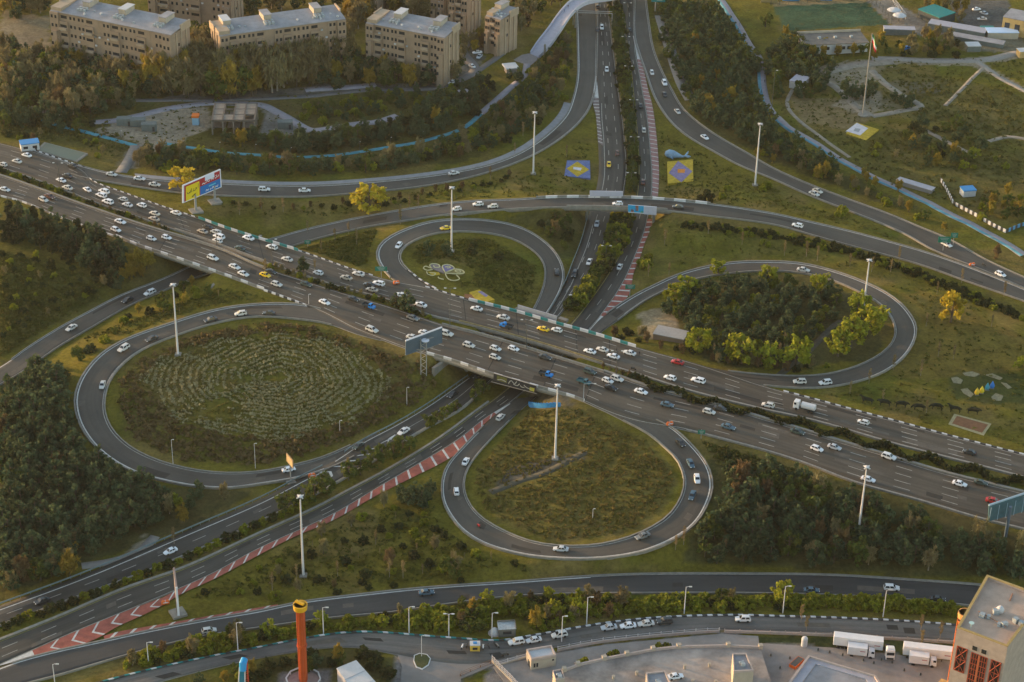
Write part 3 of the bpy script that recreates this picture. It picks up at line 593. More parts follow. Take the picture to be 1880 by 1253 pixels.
parapet(Mn, 0, (808,595), (1105,680), [GREYB, CONC], [4, 5], 'concrete parapet on the near side of the dark slot between the two bridge decks', h=.7)
parapet(Mf, 1, (325,424), (480,478), [CONC], [9], 'concrete parapet on the far side of the median gap left of the trees', h=.7)
parapet(Mf, 1, (838,590), (1105,668), [OCHRE], [9], 'stained parapet on the far side of the dark slot between the two bridge decks', h=.7)
# guard rails along the valley road
STEEL = mat('guard_steel', (.20, .26, .27), rough=.5, metal=.4, noise=.15)
def guard(rd, side, p0, p1, off, label):
    a, b = sorted((dpx(rd, *p0), dpx(rd, *p1))); e = empty('guard_rail', rd.at((a+b)/2, 0 if side == 0 else 1), label=label, cat='guard rail'); L0 = np.array(e.location)
    mb = MB(); n = int((b-a)/3)
    pts = [rd.at(a+(b-a)*k/n, side)+(rd.at(a+(b-a)*k/n, side)-rd.at(a+(b-a)*k/n, .5))*off/(rd.w.mean()/2)+np.array([0, 0, .62])-L0 for k in range(n+1)]
    for p, q in zip(pts[:-1], pts[1:]):
        hh = np.array([0, 0, .22]); t = np.cross(q-p, [0, 0, 1]); t = t/np.linalg.norm(t)*.08
        mb.quad(p-hh-t, q-hh-t, q+hh-t, p+hh-t); mb.quad(p-hh+t, p+hh+t, q+hh+t, q-hh+t); mb.quad(p+hh-t, q+hh-t, q+hh+t, p+hh+t)
    mb.build('rail', STEEL, e); st = max(1, len(pts)//80)
    for p in pts[::st]:
        m2 = MB(); m2.box((0, 0, -.45), (.14, .14, 1.0)); m2.build('post', STEEL, e, loc=p)
guard(Vw, 0, (860,690), (640,838), .3, 'steel guard rail along the valley road below the planted loop')
guard(Vw, 0, (600,860), (0,1112), .2, 'long steel guard rail along the valley road beside the pine wood')
guard(Vw, 0, (1079,405), (1010,572), .2, 'pale guard rail along the valley road beside the northwest loop')
# ------------------------------------------------------------------ bridges: piers and abutments
BR = mat('bridge_concrete', (.20, .19, .165), noise=.25, nscale=.35)
def pier_row(parent, p0, p1, n, top, r=.75):
    a = P(*p0); b = P(*p1); L0 = np.array(parent.location)
    for k in range(n):
        q = a+(b-a)*(k+.5)/n-L0; mb = MB(); mb.tube([(0, 0, tz(*(q+L0)[:2])-1-L0[2]), (0, 0, top-L0[2]-.9)], r, 12); mb.box((0, 0, top-L0[2]-.5), (1.6, 3.2, .9), 1.0)
        mb.build('pier', BR, parent, loc=(q[0], q[1], 0))
def bridge_thing(label, px, py): return empty('bridge', P(px, py), label=label, cat='bridge')
def abut(parent, p0, p1, top):
    a = P(*p0); b = P(*p1); L0 = np.array(parent.location); t = (b-a)/np.linalg.norm((b-a)[:2]); n = np.array([-t[1], t[0], 0])*.5; mb = MB()
    mb.prism([(a+n)[:2]-L0[:2], (b+n)[:2]-L0[:2], (b-n)[:2]-L0[:2], (a-n)[:2]-L0[:2]], -2.5-L0[2]+min(a[2], b[2]), top-L0[2]-1.3); mb.build('abutment', BR, parent)
bm = bridge_thing('wide highway bridge on round piers carrying both carriageways over the valley road', 950, 690)
pier_row(bm, (840,690), (990,596), 5, MZ-1.45); pier_row(bm, (911,714), (1046,602), 5, MZ-1.45); pier_row(bm, (988,738), (1090,625), 4, MZ-1.45)
abut(bm, (795,690), (950,590), MZ); abut(bm, (1030,745), (1140,640), MZ)
bl = bridge_thing('highway bridge at the left above the ramp road and golden bushes', 340, 505)
abut(bl, (250,462), (345,430), MZ); abut(bl, (387,530), (480,455), MZ); 
bc = bridge_thing('slim curved ramp bridge crossing the valley road near the top', 1140, 385)
for (x, y) in ((1077,404), (1146,404), (1200,408)):
    q = P(x, y)-np.array(bc.location); mb = MB(); mb.tube([(0, 0, -1), (0, 0, 5.0)], .6, 10); mb.box((0, 0, 5.1), (1.2, 6, .8)); mb.build('pier', BR, bc, loc=q)
pmask = np.zeros_like(rmask)
# ---------------- paths
def path(cps, w, mats, h=.14, label=None, split=None):
    c = np.array([P(x, y) for x, y in cps]); n = max(4, int(np.linalg.norm(np.diff(c, axis=0), axis=1).sum()/2)); c = curve(c, n); t = np.gradient(c, axis=0); t[:, 2] = 0; t /= np.linalg.norm(t, axis=1)[:, None]+1e-9; s = np.stack([-t[:, 1], t[:, 0], 0*t[:, 0]], 1); us = np.array([-.5, -.12, .12, .5]) if len(mats) > 1 else np.array([-.5, 0, .5]); G = c[:, None]+s[:, None]*(us*w)[None, :, None]; zz = tz(G[..., 0], G[..., 1]).max(1); zz = np.convolve(np.pad(zz, 2, mode='edge'), np.ones(5)/5, 'valid')
    for q in np.linspace(-.5, .5, 5): e_ = c+s*(q*(w+2.0)); pmask[np.clip(np.rint((e_[:, 1]-GY0)/GS).astype(int), 0, NY-1), np.clip(np.rint((e_[:, 0]-GX0)/GS).astype(int), 0, NX-1)] = True
    G[..., 2] = (np.maximum(zz, tz(G[..., 0], G[..., 1]).max(1))+h)[:, None]; lo = G[:, [0, -1]].copy(); lo[..., 2] -= 1.2; GG = np.concatenate([lo[:, :1], G, lo[:, 1:]], 1); k = GG.shape[1]; ix = np.arange(n*k).reshape(n, k); F = np.stack([ix[:-1, :-1], ix[:-1, 1:], ix[1:, 1:], ix[1:, :-1]], -1).reshape(-1, 4); mi = np.zeros((n-1, k-1), int)
    if len(mats) > 1: mi[:, 1:2] = 1
    a = GG[0, 1]; 
    if np.cross(GG[0, 2]-a, GG[1, 1]-a)[2] < 0: F = F[:, ::-1]
    tag(addobj('path', npmesh('path', GG.reshape(-1, 3), F, mats, mi.ravel())), kind='structure')
LP = mat('pale_path', (.255,.24,.26), noise=.12, nscale=.5); BP = mat('blue_path', (.06,.24,.30), noise=.35, nscale=.35); GP_ = mat('grey_path', (.17,.165,.155), noise=.15, nscale=.5)
path([(168,226),(215,222),(250,214),(290,204),(340,195),(390,190),(440,191),(480,194),(510,208),(540,225),(570,240),(600,238),(650,229),(690,225),(730,213)], 4.2, [LP]); path([(75,222),(110,232),(145,240),(195,253),(250,268)], 2.2, [BP]); path([(290,262),(350,272),(420,282),(470,285),(530,290),(600,287),(650,281),(690,275)], 2.0, [BP]); path([(690,275),(740,267),(780,259),(850,236),(882,210),(905,190),(930,168),(960,140),(966,118)], 2.2, [BP]); path([(882,210),(905,190),(930,168),(962,140),(968,118)], 3.0, [LP], .2)
path([(1316,-10),(1350,40),(1372,78),(1394,110),(1400,160),(1412,200),(1440,230),(1500,266),(1545,296),(1600,325),(1660,352),(1740,392),(1820,433),(1880,470)], 3.6, [mat('lilac_path', (.235,.215,.235), noise=.15, nscale=.5), mat('faded_blue_path', (.075,.235,.30), noise=.4, nscale=.2)]); path([(250,268),(240,290),(222,318)], 4.5, [GP_]); path([(1212,30),(1230,90),(1250,150),(1268,185)], 5, [GP_]); path([(560,166),(620,162),(690,156)], 4.5, [LP]); path([(0,186),(60,200),(100,215)], 3, [GP_]); path([(220,185),(400,184),(560,178),(680,166),(800,162),(850,145),(900,115),(940,85)], 3.0, [mat('lane_grey', (.13,.125,.12), noise=.15)]); path([(1600,108),(1700,112),(1790,112),(1880,96)], 5, [mat('sandy_path', (.26,.235,.205), noise=.15)]); path([(1790,112),(1830,140),(1890,172)], 3, [mat('sandy_path', (.26,.235,.205))]); SP_ = mat('sandy_track', (.25,.215,.17), noise=.25, nscale=.4)
path([(1640,114),(1575,120),(1515,134),(1500,146)], 5.5, [SP_]); path([(1500,146),(1530,158),(1552,176),(1575,200),(1600,214)], 3.6, [SP_]); path([(1600,214),(1650,205),(1690,196),(1660,178),(1620,150),(1600,130)], 3.4, [SP_]); path([(1690,235),(1740,262),(1790,288)], 2.2, [SP_]); path([(1810,120),(1760,170),(1735,195)], 1.8, [SP_]); path([(1815,260),(1850,252),(1885,256)], 2.4, [SP_]); path([(1455,165),(1445,190),(1460,215),(1520,262),(1560,290)], 1.6, [SP_])
path([(1430,215),(1470,250),(1530,282)], 1.6, [mat('sandy_path', (.26,.235,.205))]); path([(870,60),(850,95),(872,130),(840,150)], 4.5, [mat('lane_grey', (.13,.125,.12))])
path([(900,905),(950,885),(1010,865),(1060,838),(1078,830)], 2.6, [mat('dark_track', (.066,.060,.040), noise=.3)], .02); path([(150,1040),(210,1030),(260,1010),(285,985)], 3.0, [mat('sandy_path', (.26,.235,.205))], .05); path([(1430,690),(1480,650),(1530,600),(1545,590)], 2.4, [mat('dark_track', (.075,.072,.062))], .05)

def onroad(x, y, r=0):
    b_ = rmask | pmask; m = b_ if r == 0 else minfilt(np.where(rmask, 0.0, 1.0), r).astype(bool) == False
    ix = np.clip(np.rint((np.asarray(x)-GX0)/GS).astype(int), 0, NX-1); iy = np.clip(np.rint((np.asarray(y)-GY0)/GS).astype(int), 0, NY-1)
    return m[iy, ix] | pmask[iy, ix]
# paved yards by the bottom edge
YARDM = mat('yard_paving', (.25,.222,.20), noise=.28, nscale=.12, detail=7); FORE = mat('forecourt_asphalt', (.20,.18,.165), noise=.25, nscale=.1, detail=7)
def yard(name, pts, z, m):
    mb = MB(); mb.prism([tuple(unproj(x, y, z)[:2]) for x, y in pts], z-1.5, z); tag(mb.build(name, m), kind='structure')
yard('forecourt', [(640,1186),(700,1194),(730,1203),(738,1225),(728,1310),(850,1310),(846,1246),(903,1222),(960,1212),(1010,1196),(1000,1186),(900,1196),(760,1192)], .215, FORE)
yard('yard', [(1395,1181),(1470,1186),(1536,1190),(1640,1202),(1764,1216),(1920,1232),(1920,1345),(1340,1345),(1385,1205)], .24, YARDM)
yard('yard', [(905,1224),(960,1213),(1020,1200),(1110,1184),(1320,1164),(1392,1168),(1395,1190),(1385,1205),(1340,1345),(1010,1330),(955,1290)], .23, YARDM)
for x_, y_, r_ in ((1583,242,9),(1060,311,8.5),(1248,315,8.5),(820,500,10),(882,543,7),(1783,779,8),(1760,700,6),(1800,712,9),(1238,286,8),(410,218,10),(447,218,10),(235,232,8),(262,234,8),(110,280,12),(55,270,5),(937,130,6),(1838,68,9),(1718,36,9),(1740,55,9),(1775,68,9),(1650,62,8),(1505,75,8),(1560,72,8),(1535,74,8),(950,118,8),(524,236,5),(1231,620,6),(1467,158,6),(1680,347,7),(1776,358,5),(930,1158,6),(908,1163,4)):
    p_ = P(x_, y_); pmask |= (GXX-p_[0])**2+(GYY-p_[1])**2 < r_*r_
pz_ = float(P(972, 108)[2])
yard('plaza', [(973,98),(991,106),(976,119),(952,131),(926,141),(918,128),(940,112),(958,101)], pz_+.25, mat('plaza_paving', (.24,.205,.19), noise=.15, nscale=.4))
# ------------------------------------------------------------------ vehicles
GLASS = mat('car_glass', (.02, .024, .03), rough=.08, spec=.6); TYRE = mat('tyre', (.02, .02, .02), rough=.9); LAMPW = mat('headlight_lens', (.75, .75, .72), rough=.15); LAMPR = mat('tail_lens', (.35, .02, .02), rough=.3)
PAINT = {}
def paint(c):
    cols = dict(white=(.78, .78, .79), white_b=(.66, .66, .65), white_c=(.58, .56, .52), silver=(.45, .47, .49), grey=(.16, .17, .17), dark=(.045, .05, .05), black=(.02, .021, .022), green=(.05, .075, .065), teal=(.045, .12, .14), blue=(.015, .21, .58), slate=(.075, .13, .17), yellow=(.82, .52, .02), red=(.42, .03, .03), beige=(.42, .36, .29), brown=(.15, .075, .055), cream=(.62, .57, .48), orange=(.7, .16, .03))
    if c not in PAINT: PAINT[c] = mat('paint_'+c, cols[c], rough=.22, spec=.5)
    return PAINT[c]
def body_mesh(kind):
    """loft of rounded cross sections along the car (x forward), then the roof frame"""
    mb = MB()
    if kind == 'sedan': Ln, W, st, cab = 4.4, 1.72, [(-2.2,.42,.74,.72),(-2.12,.28,.9,.86),(-1.5,.22,.96,.97),(-.6,.2,.95,1),(.8,.2,.92,1),(1.5,.22,.82,.96),(2.02,.26,.7,.84),(2.2,.4,.58,.68)], (-1.55,-.85,.35,1.05,1.44)
    elif kind == 'hatch': Ln, W, st, cab = 3.9, 1.66, [(-1.95,.4,.9,.8),(-1.9,.28,.98,.88),(-1.4,.22,.99,.97),(-.4,.2,.96,1),(.8,.2,.93,1),(1.35,.22,.84,.95),(1.8,.26,.7,.84),(1.95,.4,.58,.7)], (-1.85,-1.45,.3,1.0,1.46)
    else: Ln, W, st, cab = 4.5, 1.86, [(-2.25,.5,1.0,.84),(-2.2,.36,1.1,.92),(-1.6,.3,1.12,.98),(-.4,.28,1.1,1),(.9,.28,1.08,1),(1.6,.3,1.0,.96),(2.1,.34,.85,.88),(2.25,.5,.7,.74)], (-2.15,-1.8,.35,1.05,1.72)
    hw = W/2; n = 8; b0 = len(mb.v)
    for (x, zb, zt, wf) in st:
        w = hw*wf; zm = zb+(zt-zb)*.55
        for (y, z) in ((-w*.86, zb), (w*.86, zb), (w, zb+.14), (w, zm), (w*.9, zt), (-w*.9, zt), (-w, zm), (-w, zb+.14)): mb.v.append((x, y, z))
    for i in range(len(st)-1):
        for k in range(n): k2 = (k+1) % n; mb.f.append((b0+i*n+k, b0+(i+1)*n+k, b0+(i+1)*n+k2, b0+i*n+k2)); mb.m.append(0)
    mb.f.append(tuple(b0+k for k in range(n))); mb.f.append(tuple(b0+(len(st)-1)*n+k for k in range(n))[::-1]); mb.m += [0, 0]
    x0, x1, x2, x3, zr = cab; zb = st[3][2]-.04; wb, wt = hw*.88, hw*.70
    A = [(x0, -wb, zb), (x3, -wb, zb), (x3, wb, zb), (x0, wb, zb)]; T = [(x1, -wt, zr), (x2, -wt, zr), (x2, wt, zr), (x1, wt, zr)]
    M = [((x1+x2)/2, 0, zr+.05)]
    for i in range(4): j = (i+1) % 4; mb.quad(A[i], A[j], T[j], T[i])
    for i in range(4): j = (i+1) % 4; mb.quad(T[i], T[j], M[0])
    def pane(c, s=.86, off=.018, lift=.0):
        c = np.array(c, float); m = c.mean(0); q = m+(c-m)*s; nn = np.cross(c[1]-c[0], c[3]-c[0]); nn /= np.linalg.norm(nn)
        if nn@(m-np.array([0, 0, .9])) < 0: nn = -nn
        return q+nn*off
    g = dict(windshield=[pane((A[1], A[2], T[2], T[1]))], rear_window=[pane((A[3], A[0], T[0], T[3]))])
    sw = []
    for s in (0, 1):
        a, b, t1, t0 = ((A[0], A[1], T[1], T[0]) if s == 0 else (A[3], A[2], T[2], T[3]))
        a, b, t1, t0 = map(np.array, (a, b, t1, t0)); mid = lambda p, q, k: p*(1-k)+q*k
        sw.append([pane((mid(a, b, .06), mid(a, b, .5), mid(t0, t1, .5), mid(t0, t1, .02))), pane((mid(a, b, .52), mid(a, b, .95), mid(t0, t1, .98), mid(t0, t1, .52)))])
    return mb, g, sw, Ln, W
CARM = {}
def car_parts(kind):
    if kind in CARM: return CARM[kind]
    mb, g, sw, Ln, W = body_mesh(kind); parts = []
    for nm, qs in list(g.items())+[('side_window', sw[0]), ('side_window', sw[1])]:
        m = MB(); [m.quad(*q) for q in qs]; parts.append((nm, m.mesh(nm, GLASS), (0, 0, 0)))
    r = .31 if kind != 'suv' else .37
    wm = MB(); wm.tube([(0, -.11, 0), (0, .11, 0)], r, 12); wm = wm.mesh('wheel', TYRE)
    for x in (-Ln*.29, Ln*.3):
        for y in (-W/2+.1, W/2-.1): parts.append(('wheel', wm, (x, y, r)))
    h = MB(); h.box((0, 0, 0), (.12, .34, .14)); hm = h.mesh('headlight', LAMPW); tm = MB().box((0, 0, 0), (.1, .3, .14)).mesh('tail_light', LAMPR)
    zt = .62 if kind != 'suv' else .8
    for y in (-W*.31, W*.31): parts.append(('headlight', hm, (Ln/2-.09, y, zt))); parts.append(('tail_light', tm, (-Ln/2+.05, y, zt+.14)))
    CARM[kind] = (mb, parts); return CARM[kind]
BODY = {}
def link_part(name, me, parent, loc=(0, 0, 0), rz=0):
    o = bpy.data.objects.new(name, me); COL.objects.link(o); o.parent = parent; o.location = loc; o.rotation_euler = (0, 0, rz); return o
def make_car(kind, col, p, rz, label, group, near=True, cat='car', name='car', pitch=0):
    if col == 'white': col = ('white', 'white_b', 'white_c')[int(rng.integers(3))]
    mb, parts = car_parts(kind); key = (kind, col)
    if key not in BODY: BODY[key] = mb.mesh('body', paint(col))
    e = empty(name, p, rz, label, cat, group); e.rotation_euler = (0, -pitch, rz)
    s_ = rng.uniform(.95, 1.06); e.scale = (s_, s_, s_*rng.uniform(.97, 1.05)); link_part('body', BODY[key], e)
    for nm, me, loc in parts:
        if not near and nm in ('headlight', 'tail_light', 'wheel'): continue
        link_part(nm, me, e, loc)
    return e
def make_pickup(col, p, rz, label, group):
    e = empty('pickup_truck', p, rz, label, 'pickup truck', group); m = MB()
    m.box((1.55, 0, .8), (1.3, 1.6, .75), top=(.94, .95)); m.box((.55, 0, 1.2), (1.3, 1.66, 1.35), top=(.72, .86)); m.build('cab', paint(col), e, bevel=.08)
    b = MB(); b.box((-1.25, 0, .78), (2.4, 1.7, .22)); 
    for y in (-.83, .83): b.box((-1.25, y, 1.1), (2.4, .07, .5))
    b.box((-2.42, 0, 1.1), (.07, 1.6, .5)); b.build('cargo_bed', paint('dark' if col == 'blue' else col), e)
    g = MB(); g.quad((1.215, -.6, 1.25), (1.215, .6, 1.25), (1.06, .55, 1.78), (1.06, -.55, 1.78)); g.build('windshield', GLASS, e)
    for y in (-1, 1):
        g = MB(); q = [(.1, y*.81, 1.28), (1.0, y*.81, 1.28), (.88, y*.745, 1.76), (.22, y*.745, 1.76)]; g.quad(*q); g.build('side_window', GLASS, e)
    wm = car_parts('suv')[1][4][1]
    for x in (-1.4, 1.5):
        for y in (-.75, .75): link_part('wheel', wm, e, (x, y, .37))
    return e
def wheels(e, xs, y, r=.5, w=.3):
    wm = MB().tube([(0, -w/2, 0), (0, w/2, 0)], r, 12).mesh('wheel', TYRE)
    for x in xs:
        for s in (-y, y): link_part('wheel', wm, e, (x, s, r))
TW = mat('truck_white', (.72, .70, .69), rough=.4, noise=.06, nscale=.5); CHS = mat('chassis', (.03, .03, .03))
def truck_cab(e, x, y=0, sc=1.0, hh=2.9):
    m = MB(); m.box((x, y, .55+hh/2*sc), (2.1*sc, 2.4*sc, hh*sc), top=(.86, .94)); m.build('cab', TW, e, bevel=.1)
    g = MB(); xf = x+1.05*sc; zz = .55; w = 1.05*sc
    g.quad((xf-.045*sc, y-w, zz+1.45*sc), (xf-.045*sc, y+w, zz+1.45*sc), (xf-.11*sc, y+w*.96, zz+2.4*sc), (xf-.11*sc, y-w*.96, zz+2.4*sc)); g.build('windshield', GLASS, e)
    for s in (-1, 1):
        g = MB(); k = y+s*1.19*sc; g.quad((x-.1*sc, k, zz+1.5*sc), (x+.8*sc, k, zz+1.5*sc), (x+.74*sc, k-s*.03, zz+2.3*sc), (x-.1*sc, k-s*.03, zz+2.3*sc)); g.build('side_window', GLASS, e)
    g = MB(); g.box((xf, y, .95), (.12, 1.9*sc, .5)); g.build('grille', CHS, e)
def box_truck(p, rz, label):
    e = empty('box_truck', p, rz, label, 'truck'); truck_cab(e, 2.9, 0, .86, 2.3)
    m = MB(); m.box((-.9, 0, 2.15), (5.2, 2.4, 2.5)); m.build('cargo_box', TW, e, bevel=.05); m = MB(); m.box((.2, 0, .75), (7, 1.2, .25)); m.build('chassis', CHS, e)
    m = MB(); m.quad((-.2, -1.206, 2.2), (1.2, -1.206, 2.2), (1.2, -1.206, 2.5), (-.2, -1.206, 2.5)); m.build('side_stripe', mat('truck_stripe', (.45, .2, .2)), e); wheels(e, (-2.3, 2.7), 1.05, .45); return e
def trailer(p, rz, label):
    e = empty('semi_trailer', p, rz, label, 'trailer'); m = MB(); m.box((0, 0, 2.65), (13.2, 2.5, 2.8)); m.build('cargo_box', TW, e, bevel=.06)
    m = MB(); m.box((0, 0, 1.1), (12.8, 1.1, .3)); m.box((3.8, .8, .6), (.2, .2, 1.2)); m.box((3.8, -.8, .6), (.2, .2, 1.2)); m.build('chassis', CHS, e); wheels(e, (-5.2, -4.0, -2.8), 1.05, .5)
    m = MB(); m.quad((4.3, -1.256, 2.4), (5.9, -1.256, 2.4), (5.9, -1.256, 2.75), (4.3, -1.256, 2.75)); m.build('side_stripe', mat('truck_stripe', (.45, .2, .2)), e); return e
def tractor(p, rz, label):
    e = empty('tractor_truck', p, rz, label, 'truck'); truck_cab(e, 1.9, 0, 1.0, 3.1); m = MB(); m.box((-.6, 0, .9), (5.2, 1.1, .35)); m.box((-1.6, 0, 1.15), (1.3, 1.0, .2)); m.build('chassis', CHS, e)
    m = MB(); m.box((1.6, 0, 3.75), (1.4, 2.0, .25), top=(.8, .9)); m.build('roof_fairing', TW, e); wheels(e, (-2.3, -1.1, 2.1), 1.05, .5); return e
def tanker(p, rz, label):
    e = empty('tanker_truck', p, rz, label, 'truck'); truck_cab(e, 2.7, 0, .9, 2.7); m = MB(); m.box((.1, 0, .85), (7.2, 1.2, .3)); m.build('chassis', CHS, e)
    m = MB(); m.tube([(-3.4, 0, 1.9), (-3.3, 0, 1.9), (1.1, 0, 1.9), (1.2, 0, 1.9)], [.7, 1.05, 1.05, .7], 14); m.build('tank', mat('tank_silver', (.55, .55, .56), rough=.35), e); wheels(e, (-2.6, -1.5, 2.5), 1.0, .48); return e
def motorbike(p, rz, label, col='dark', rider=True, group=None):
    e = empty('motorbike', p, rz, label, 'motorbike', group); m = MB(); m.tube([(-.75, 0, .72), (-.3, 0, .78), (.1, 0, .82), (.45, 0, .85)], [.12, .17, .2, .12], 8); m.tube([(.45, 0, .85), (.68, 0, .35)], .06, 6); m.tube([(.42, -.33, 1.05), (.42, .33, 1.05)], .035, 6); m.box((0, 0, .45), (.6, .3, .4)); m.build('body', paint(col), e)
    wm = MB().tube([(0, -.06, 0), (0, .06, 0)], .3, 12).mesh('wheel', TYRE)
    for x in (-.68, .68): link_part('wheel', wm, e, (x, 0, .3))
    return e
# every vehicle in the picture: place on the carriageway, colour, kind
ROADNAME = dict(main_near='near highway carriageway', main_far='far highway carriageway', north_ramp='curved north ramp', valley_west_upper='west lanes of the valley road', valley_east='east lanes of the valley road', east_ramp='ramp curving to the right edge', cross_ramp='ramp crossing the valley road', loop_northwest='small northwest loop', loop_northeast='northeast loop', loop_southwest='large southwest loop', loop_southeast='southeast loop', bottom_road='bottom road', service_road='service road')
CARS = dict(
 main_near='9,348 s white;80,367 s white;91,361 s brown;221,407 s white;213,422 h white;278,438 s white;306,436 s white;391,474 s white;431,490 s white;447,503 s white;487,505 s yellow;498,499 s dark;508,522 s white;562,522 s green;596,555 s white;649,549 s dark;678,563 p blue;758,584 s grey;683,606 s white;780,612 s white;820,613 s white;758,620 s white;861,634 h white;910,640 h white;909,656 s white;943,640 s white;1001,656 s dark;1003,688 p blue;1083,683 u green;1073,702 p teal;1116,699 h white;1133,696 s white;1122,712 s black;1177,719 s white;1225,743 s slate;1302,756 s white;1323,750 s dark;1337,784 s slate;1464,793 s green;1500,824 s white;1532,821 s silver;1632,839 u white;1594,880 s white;1762,888 s white;1801,886 s green;1824,920 s red',
 main_far='5,302 s white;31,296 s white;49,285 s white;133,304 s dark;124,323 s dark;112,331 s white;124,345 s cream;160,348 s white;191,352 u white;186,359 s white;198,371 s white;226,366 s white;234,376 s white;260,377 s white;284,392 s cream;283,402 s beige;323,391 s white;372,425 s beige;396,426 s white;402,435 s white;399,442 h white;382,417 s dark;456,437 s white;441,456 s green;499,454 u white;527,476 s white;584,501 s white;636,510 s beige;658,503 s white;695,521 u white;678,523 s dark;683,532 s beige;737,542 s white;772,560 s white;875,567 s white;924,583 s white;929,599 p blue;997,604 s yellow;1022,606 s white;1083,645 s white;1106,642 s white;1126,654 s white;1156,648 s white;1244,665 s red;1230,694 h white;1282,699 u white;1410,744 s white;1585,775 s white;1780,830 s dark',
 north_ramp='205,320 s white;256,328 s white;284,339 s white;485,348 s white;559,350 s white;833,318 s white', cross_ramp='131,602 s white;234,551 s dark;275,538 s white;838,384 h white;878,375 h white;905,379 s white;1134,374 s white;1245,380 s dark;1464,414 s white',
 east_ramp='1197,134 s white;1220,153 s white;1220,174 s dark;1244,205 s white;1294,252 s white;1495,356 s white;1501,351 s cream;1738,449 s white;1837,504 s white',
 valley_west_upper='1105,51 u white;1097,55 s dark;1114,128 s white;1133,281 s brown;1118,302 s yellow;1097,13 s dark;1096,411 s silver;1082,481 s white;1055,504 u dark;1046,548 s white;658,819 s green;741,792 s white;831,724 s dark;878,690 s dark;313,1012 s white;77,1103 s dark',
 valley_east='1156,55 s dark;1176,194 s dark;1182,239 s white;1181,334 s brown;1138,490 s white', loop_northwest='818,419 s yellow;732,451 h white;1022,500 u dark', loop_northeast='1475,496 s white;1468,701 s white;1515,703 u white',
 loop_southwest='442,576 s white;387,587 s dark;279,622 s dark;227,640 s white;188,707 s white;494,575 s dark;530,862 s white', loop_southeast='919,766 s white;855,847 s white;838,902 h white;1030,1008 s silver;1180,984 s grey;1249,813 s dark;1268,851 s slate;1280,879 s white;1271,910 s slate',
 bottom_road='384,1158 h white;783,1088 s slate;1490,1084 s slate;1637,1080 s white;1722,1100 s dark', service_road='948,1179 u white;980,1175 s white;1027,1166 u white;1118,1152 s silver;1153,1149 s white;1186,1145 s white;1220,1141 u dark;1364,1137 s white')
KINDN = dict(s='sedan', h='hatchback', u='tall car', p='pickup'); KM = dict(s='sedan', h='hatch', u='suv')
FLIP = {'main_far', 'valley_east', 'service_road', 'loop_northwest', 'loop_southeast', 'cross_ramp'}
ORD = ['first', 'second', 'third', 'fourth', 'fifth', 'sixth', 'seventh', 'eighth', 'ninth', 'tenth', 'eleventh', 'twelfth', 'thirteenth', 'fourteenth', 'fifteenth', 'sixteenth', 'seventeenth', 'eighteenth', 'nineteenth', 'twentieth']+['twenty '+k for k in 'first second third fourth fifth sixth seventh eighth ninth'.split()]+['thirtieth']+['thirty '+k for k in 'first second third fourth fifth sixth seventh eighth ninth'.split()]
CN = dict(dark='dark', slate='slate blue', green='dark green', cream='cream')
for rn, s in CARS.items():
    lst = []
    for it in s.split(';'):
        pos, k, c = it.split(' '); x, y = map(float, pos.split(',')); h_ = int(x*7+y*3) % 10; k = ('h' if h_ < 3 else 'u' if h_ == 9 else k) if (k == 's' and c == 'white') else k; lst.append((x, y, k, c))
    vert = rn.startswith('valley') or rn in ('loop_southeast', 'loop_northwest')
    cnt = {}
    for it in lst: cnt.setdefault((it[2], it[3]), []).append(it)
    for x, y, k, c in lst:
        rd = R[rn]; p, a, pt, err, dd = rd.locate(x, y)
        if rn in FLIP: a += math.pi; pt = -pt
        a += (rng.random()-.5)*.05; grp = sorted(cnt[(k, c)], key=(lambda q: q[1]) if vert else (lambda q: q[0])); i = grp.index((x, y, k, c)); cn = CN.get(c, c)
        lab = f'{cn} {KINDN[k]} on the {ROADNAME[rn]}'
        if len(grp) > 1: lab = f'{cn} {KINDN[k]} on the {ROADNAME[rn]}, {ORD[i]} such from the {"top" if vert else "left"}'
        p = p.copy(); p[2] += .01
        if k == 'p': make_pickup(c, p, a, lab, 'vehicles on the interchange roads')
        else: make_car(KM[k], c, p, a, lab, 'vehicles on the interchange roads', near=y > 300, pitch=pt)
p, a, pt, e_, d_ = Mf.locate(1478, 748, 1.2); tanker(p, a+math.pi, 'white tanker truck with silver tank on the far highway carriageway')
for x, y, rn, c, lab in ((1163,676,'main_far','dark','dark motorbike on the inner lane by the end of the median slot'), (1807,485,'east_ramp','dark','dark motorbike on the ramp at the right before the white car'), (879,965,'loop_southeast','red','red motorbike at the left side of the southeast loop'), (928,1201,'service_road','dark','dark motorbike alone on the service road near the gatehouse')):
    p, a, pt, e_, d_ = R[rn].locate(x, y); motorbike(p, a, lab, c)
# parked and standing vehicles away from the roads
for x, y, k, c, lab in ((200,148,'sedan','silver','silver car parked among the trees below the long left apartment block'), (830,151,'sedan','white','white car on the lane right of the middle apartment block'), (876,96,'sedan','white','upper white car parked beside the third apartment block'), (880,104,'sedan','silver','silver car parked beside the third apartment block'), (866,121,'sedan','white','lower white car parked by the third apartment block'), (1664,89,'sedan','blue','blue car parked beyond the white roofed school'), (1793,17,'sedan','white','white car in the far car park, upper of three'), (1806,24,'sedan','silver','silver car in the far car park'), (1803,35,'sedan','white','white car in the far car park, lowest of three')):
    p = P(x, y, .6); make_car(k, c, p, rng.random()*6, lab, 'cars parked beyond the roads', near=False)
for i, (x, y, c) in enumerate(((849,1189,'white'), (857,1187,'dark'), (887,1190,'white'), (897,1187,'dark'), (909,1184,'dark'), (913,1187,'grey'))):
    p = P(x, y, .5); p[2] = .28; motorbike(p, 1.2+.2*i, ('white' if c == 'white' else 'dark' if c == 'dark' else 'grey')+' parked motorbike in the row by the yellow booth', c, group='motorbikes parked by the yellow booth')
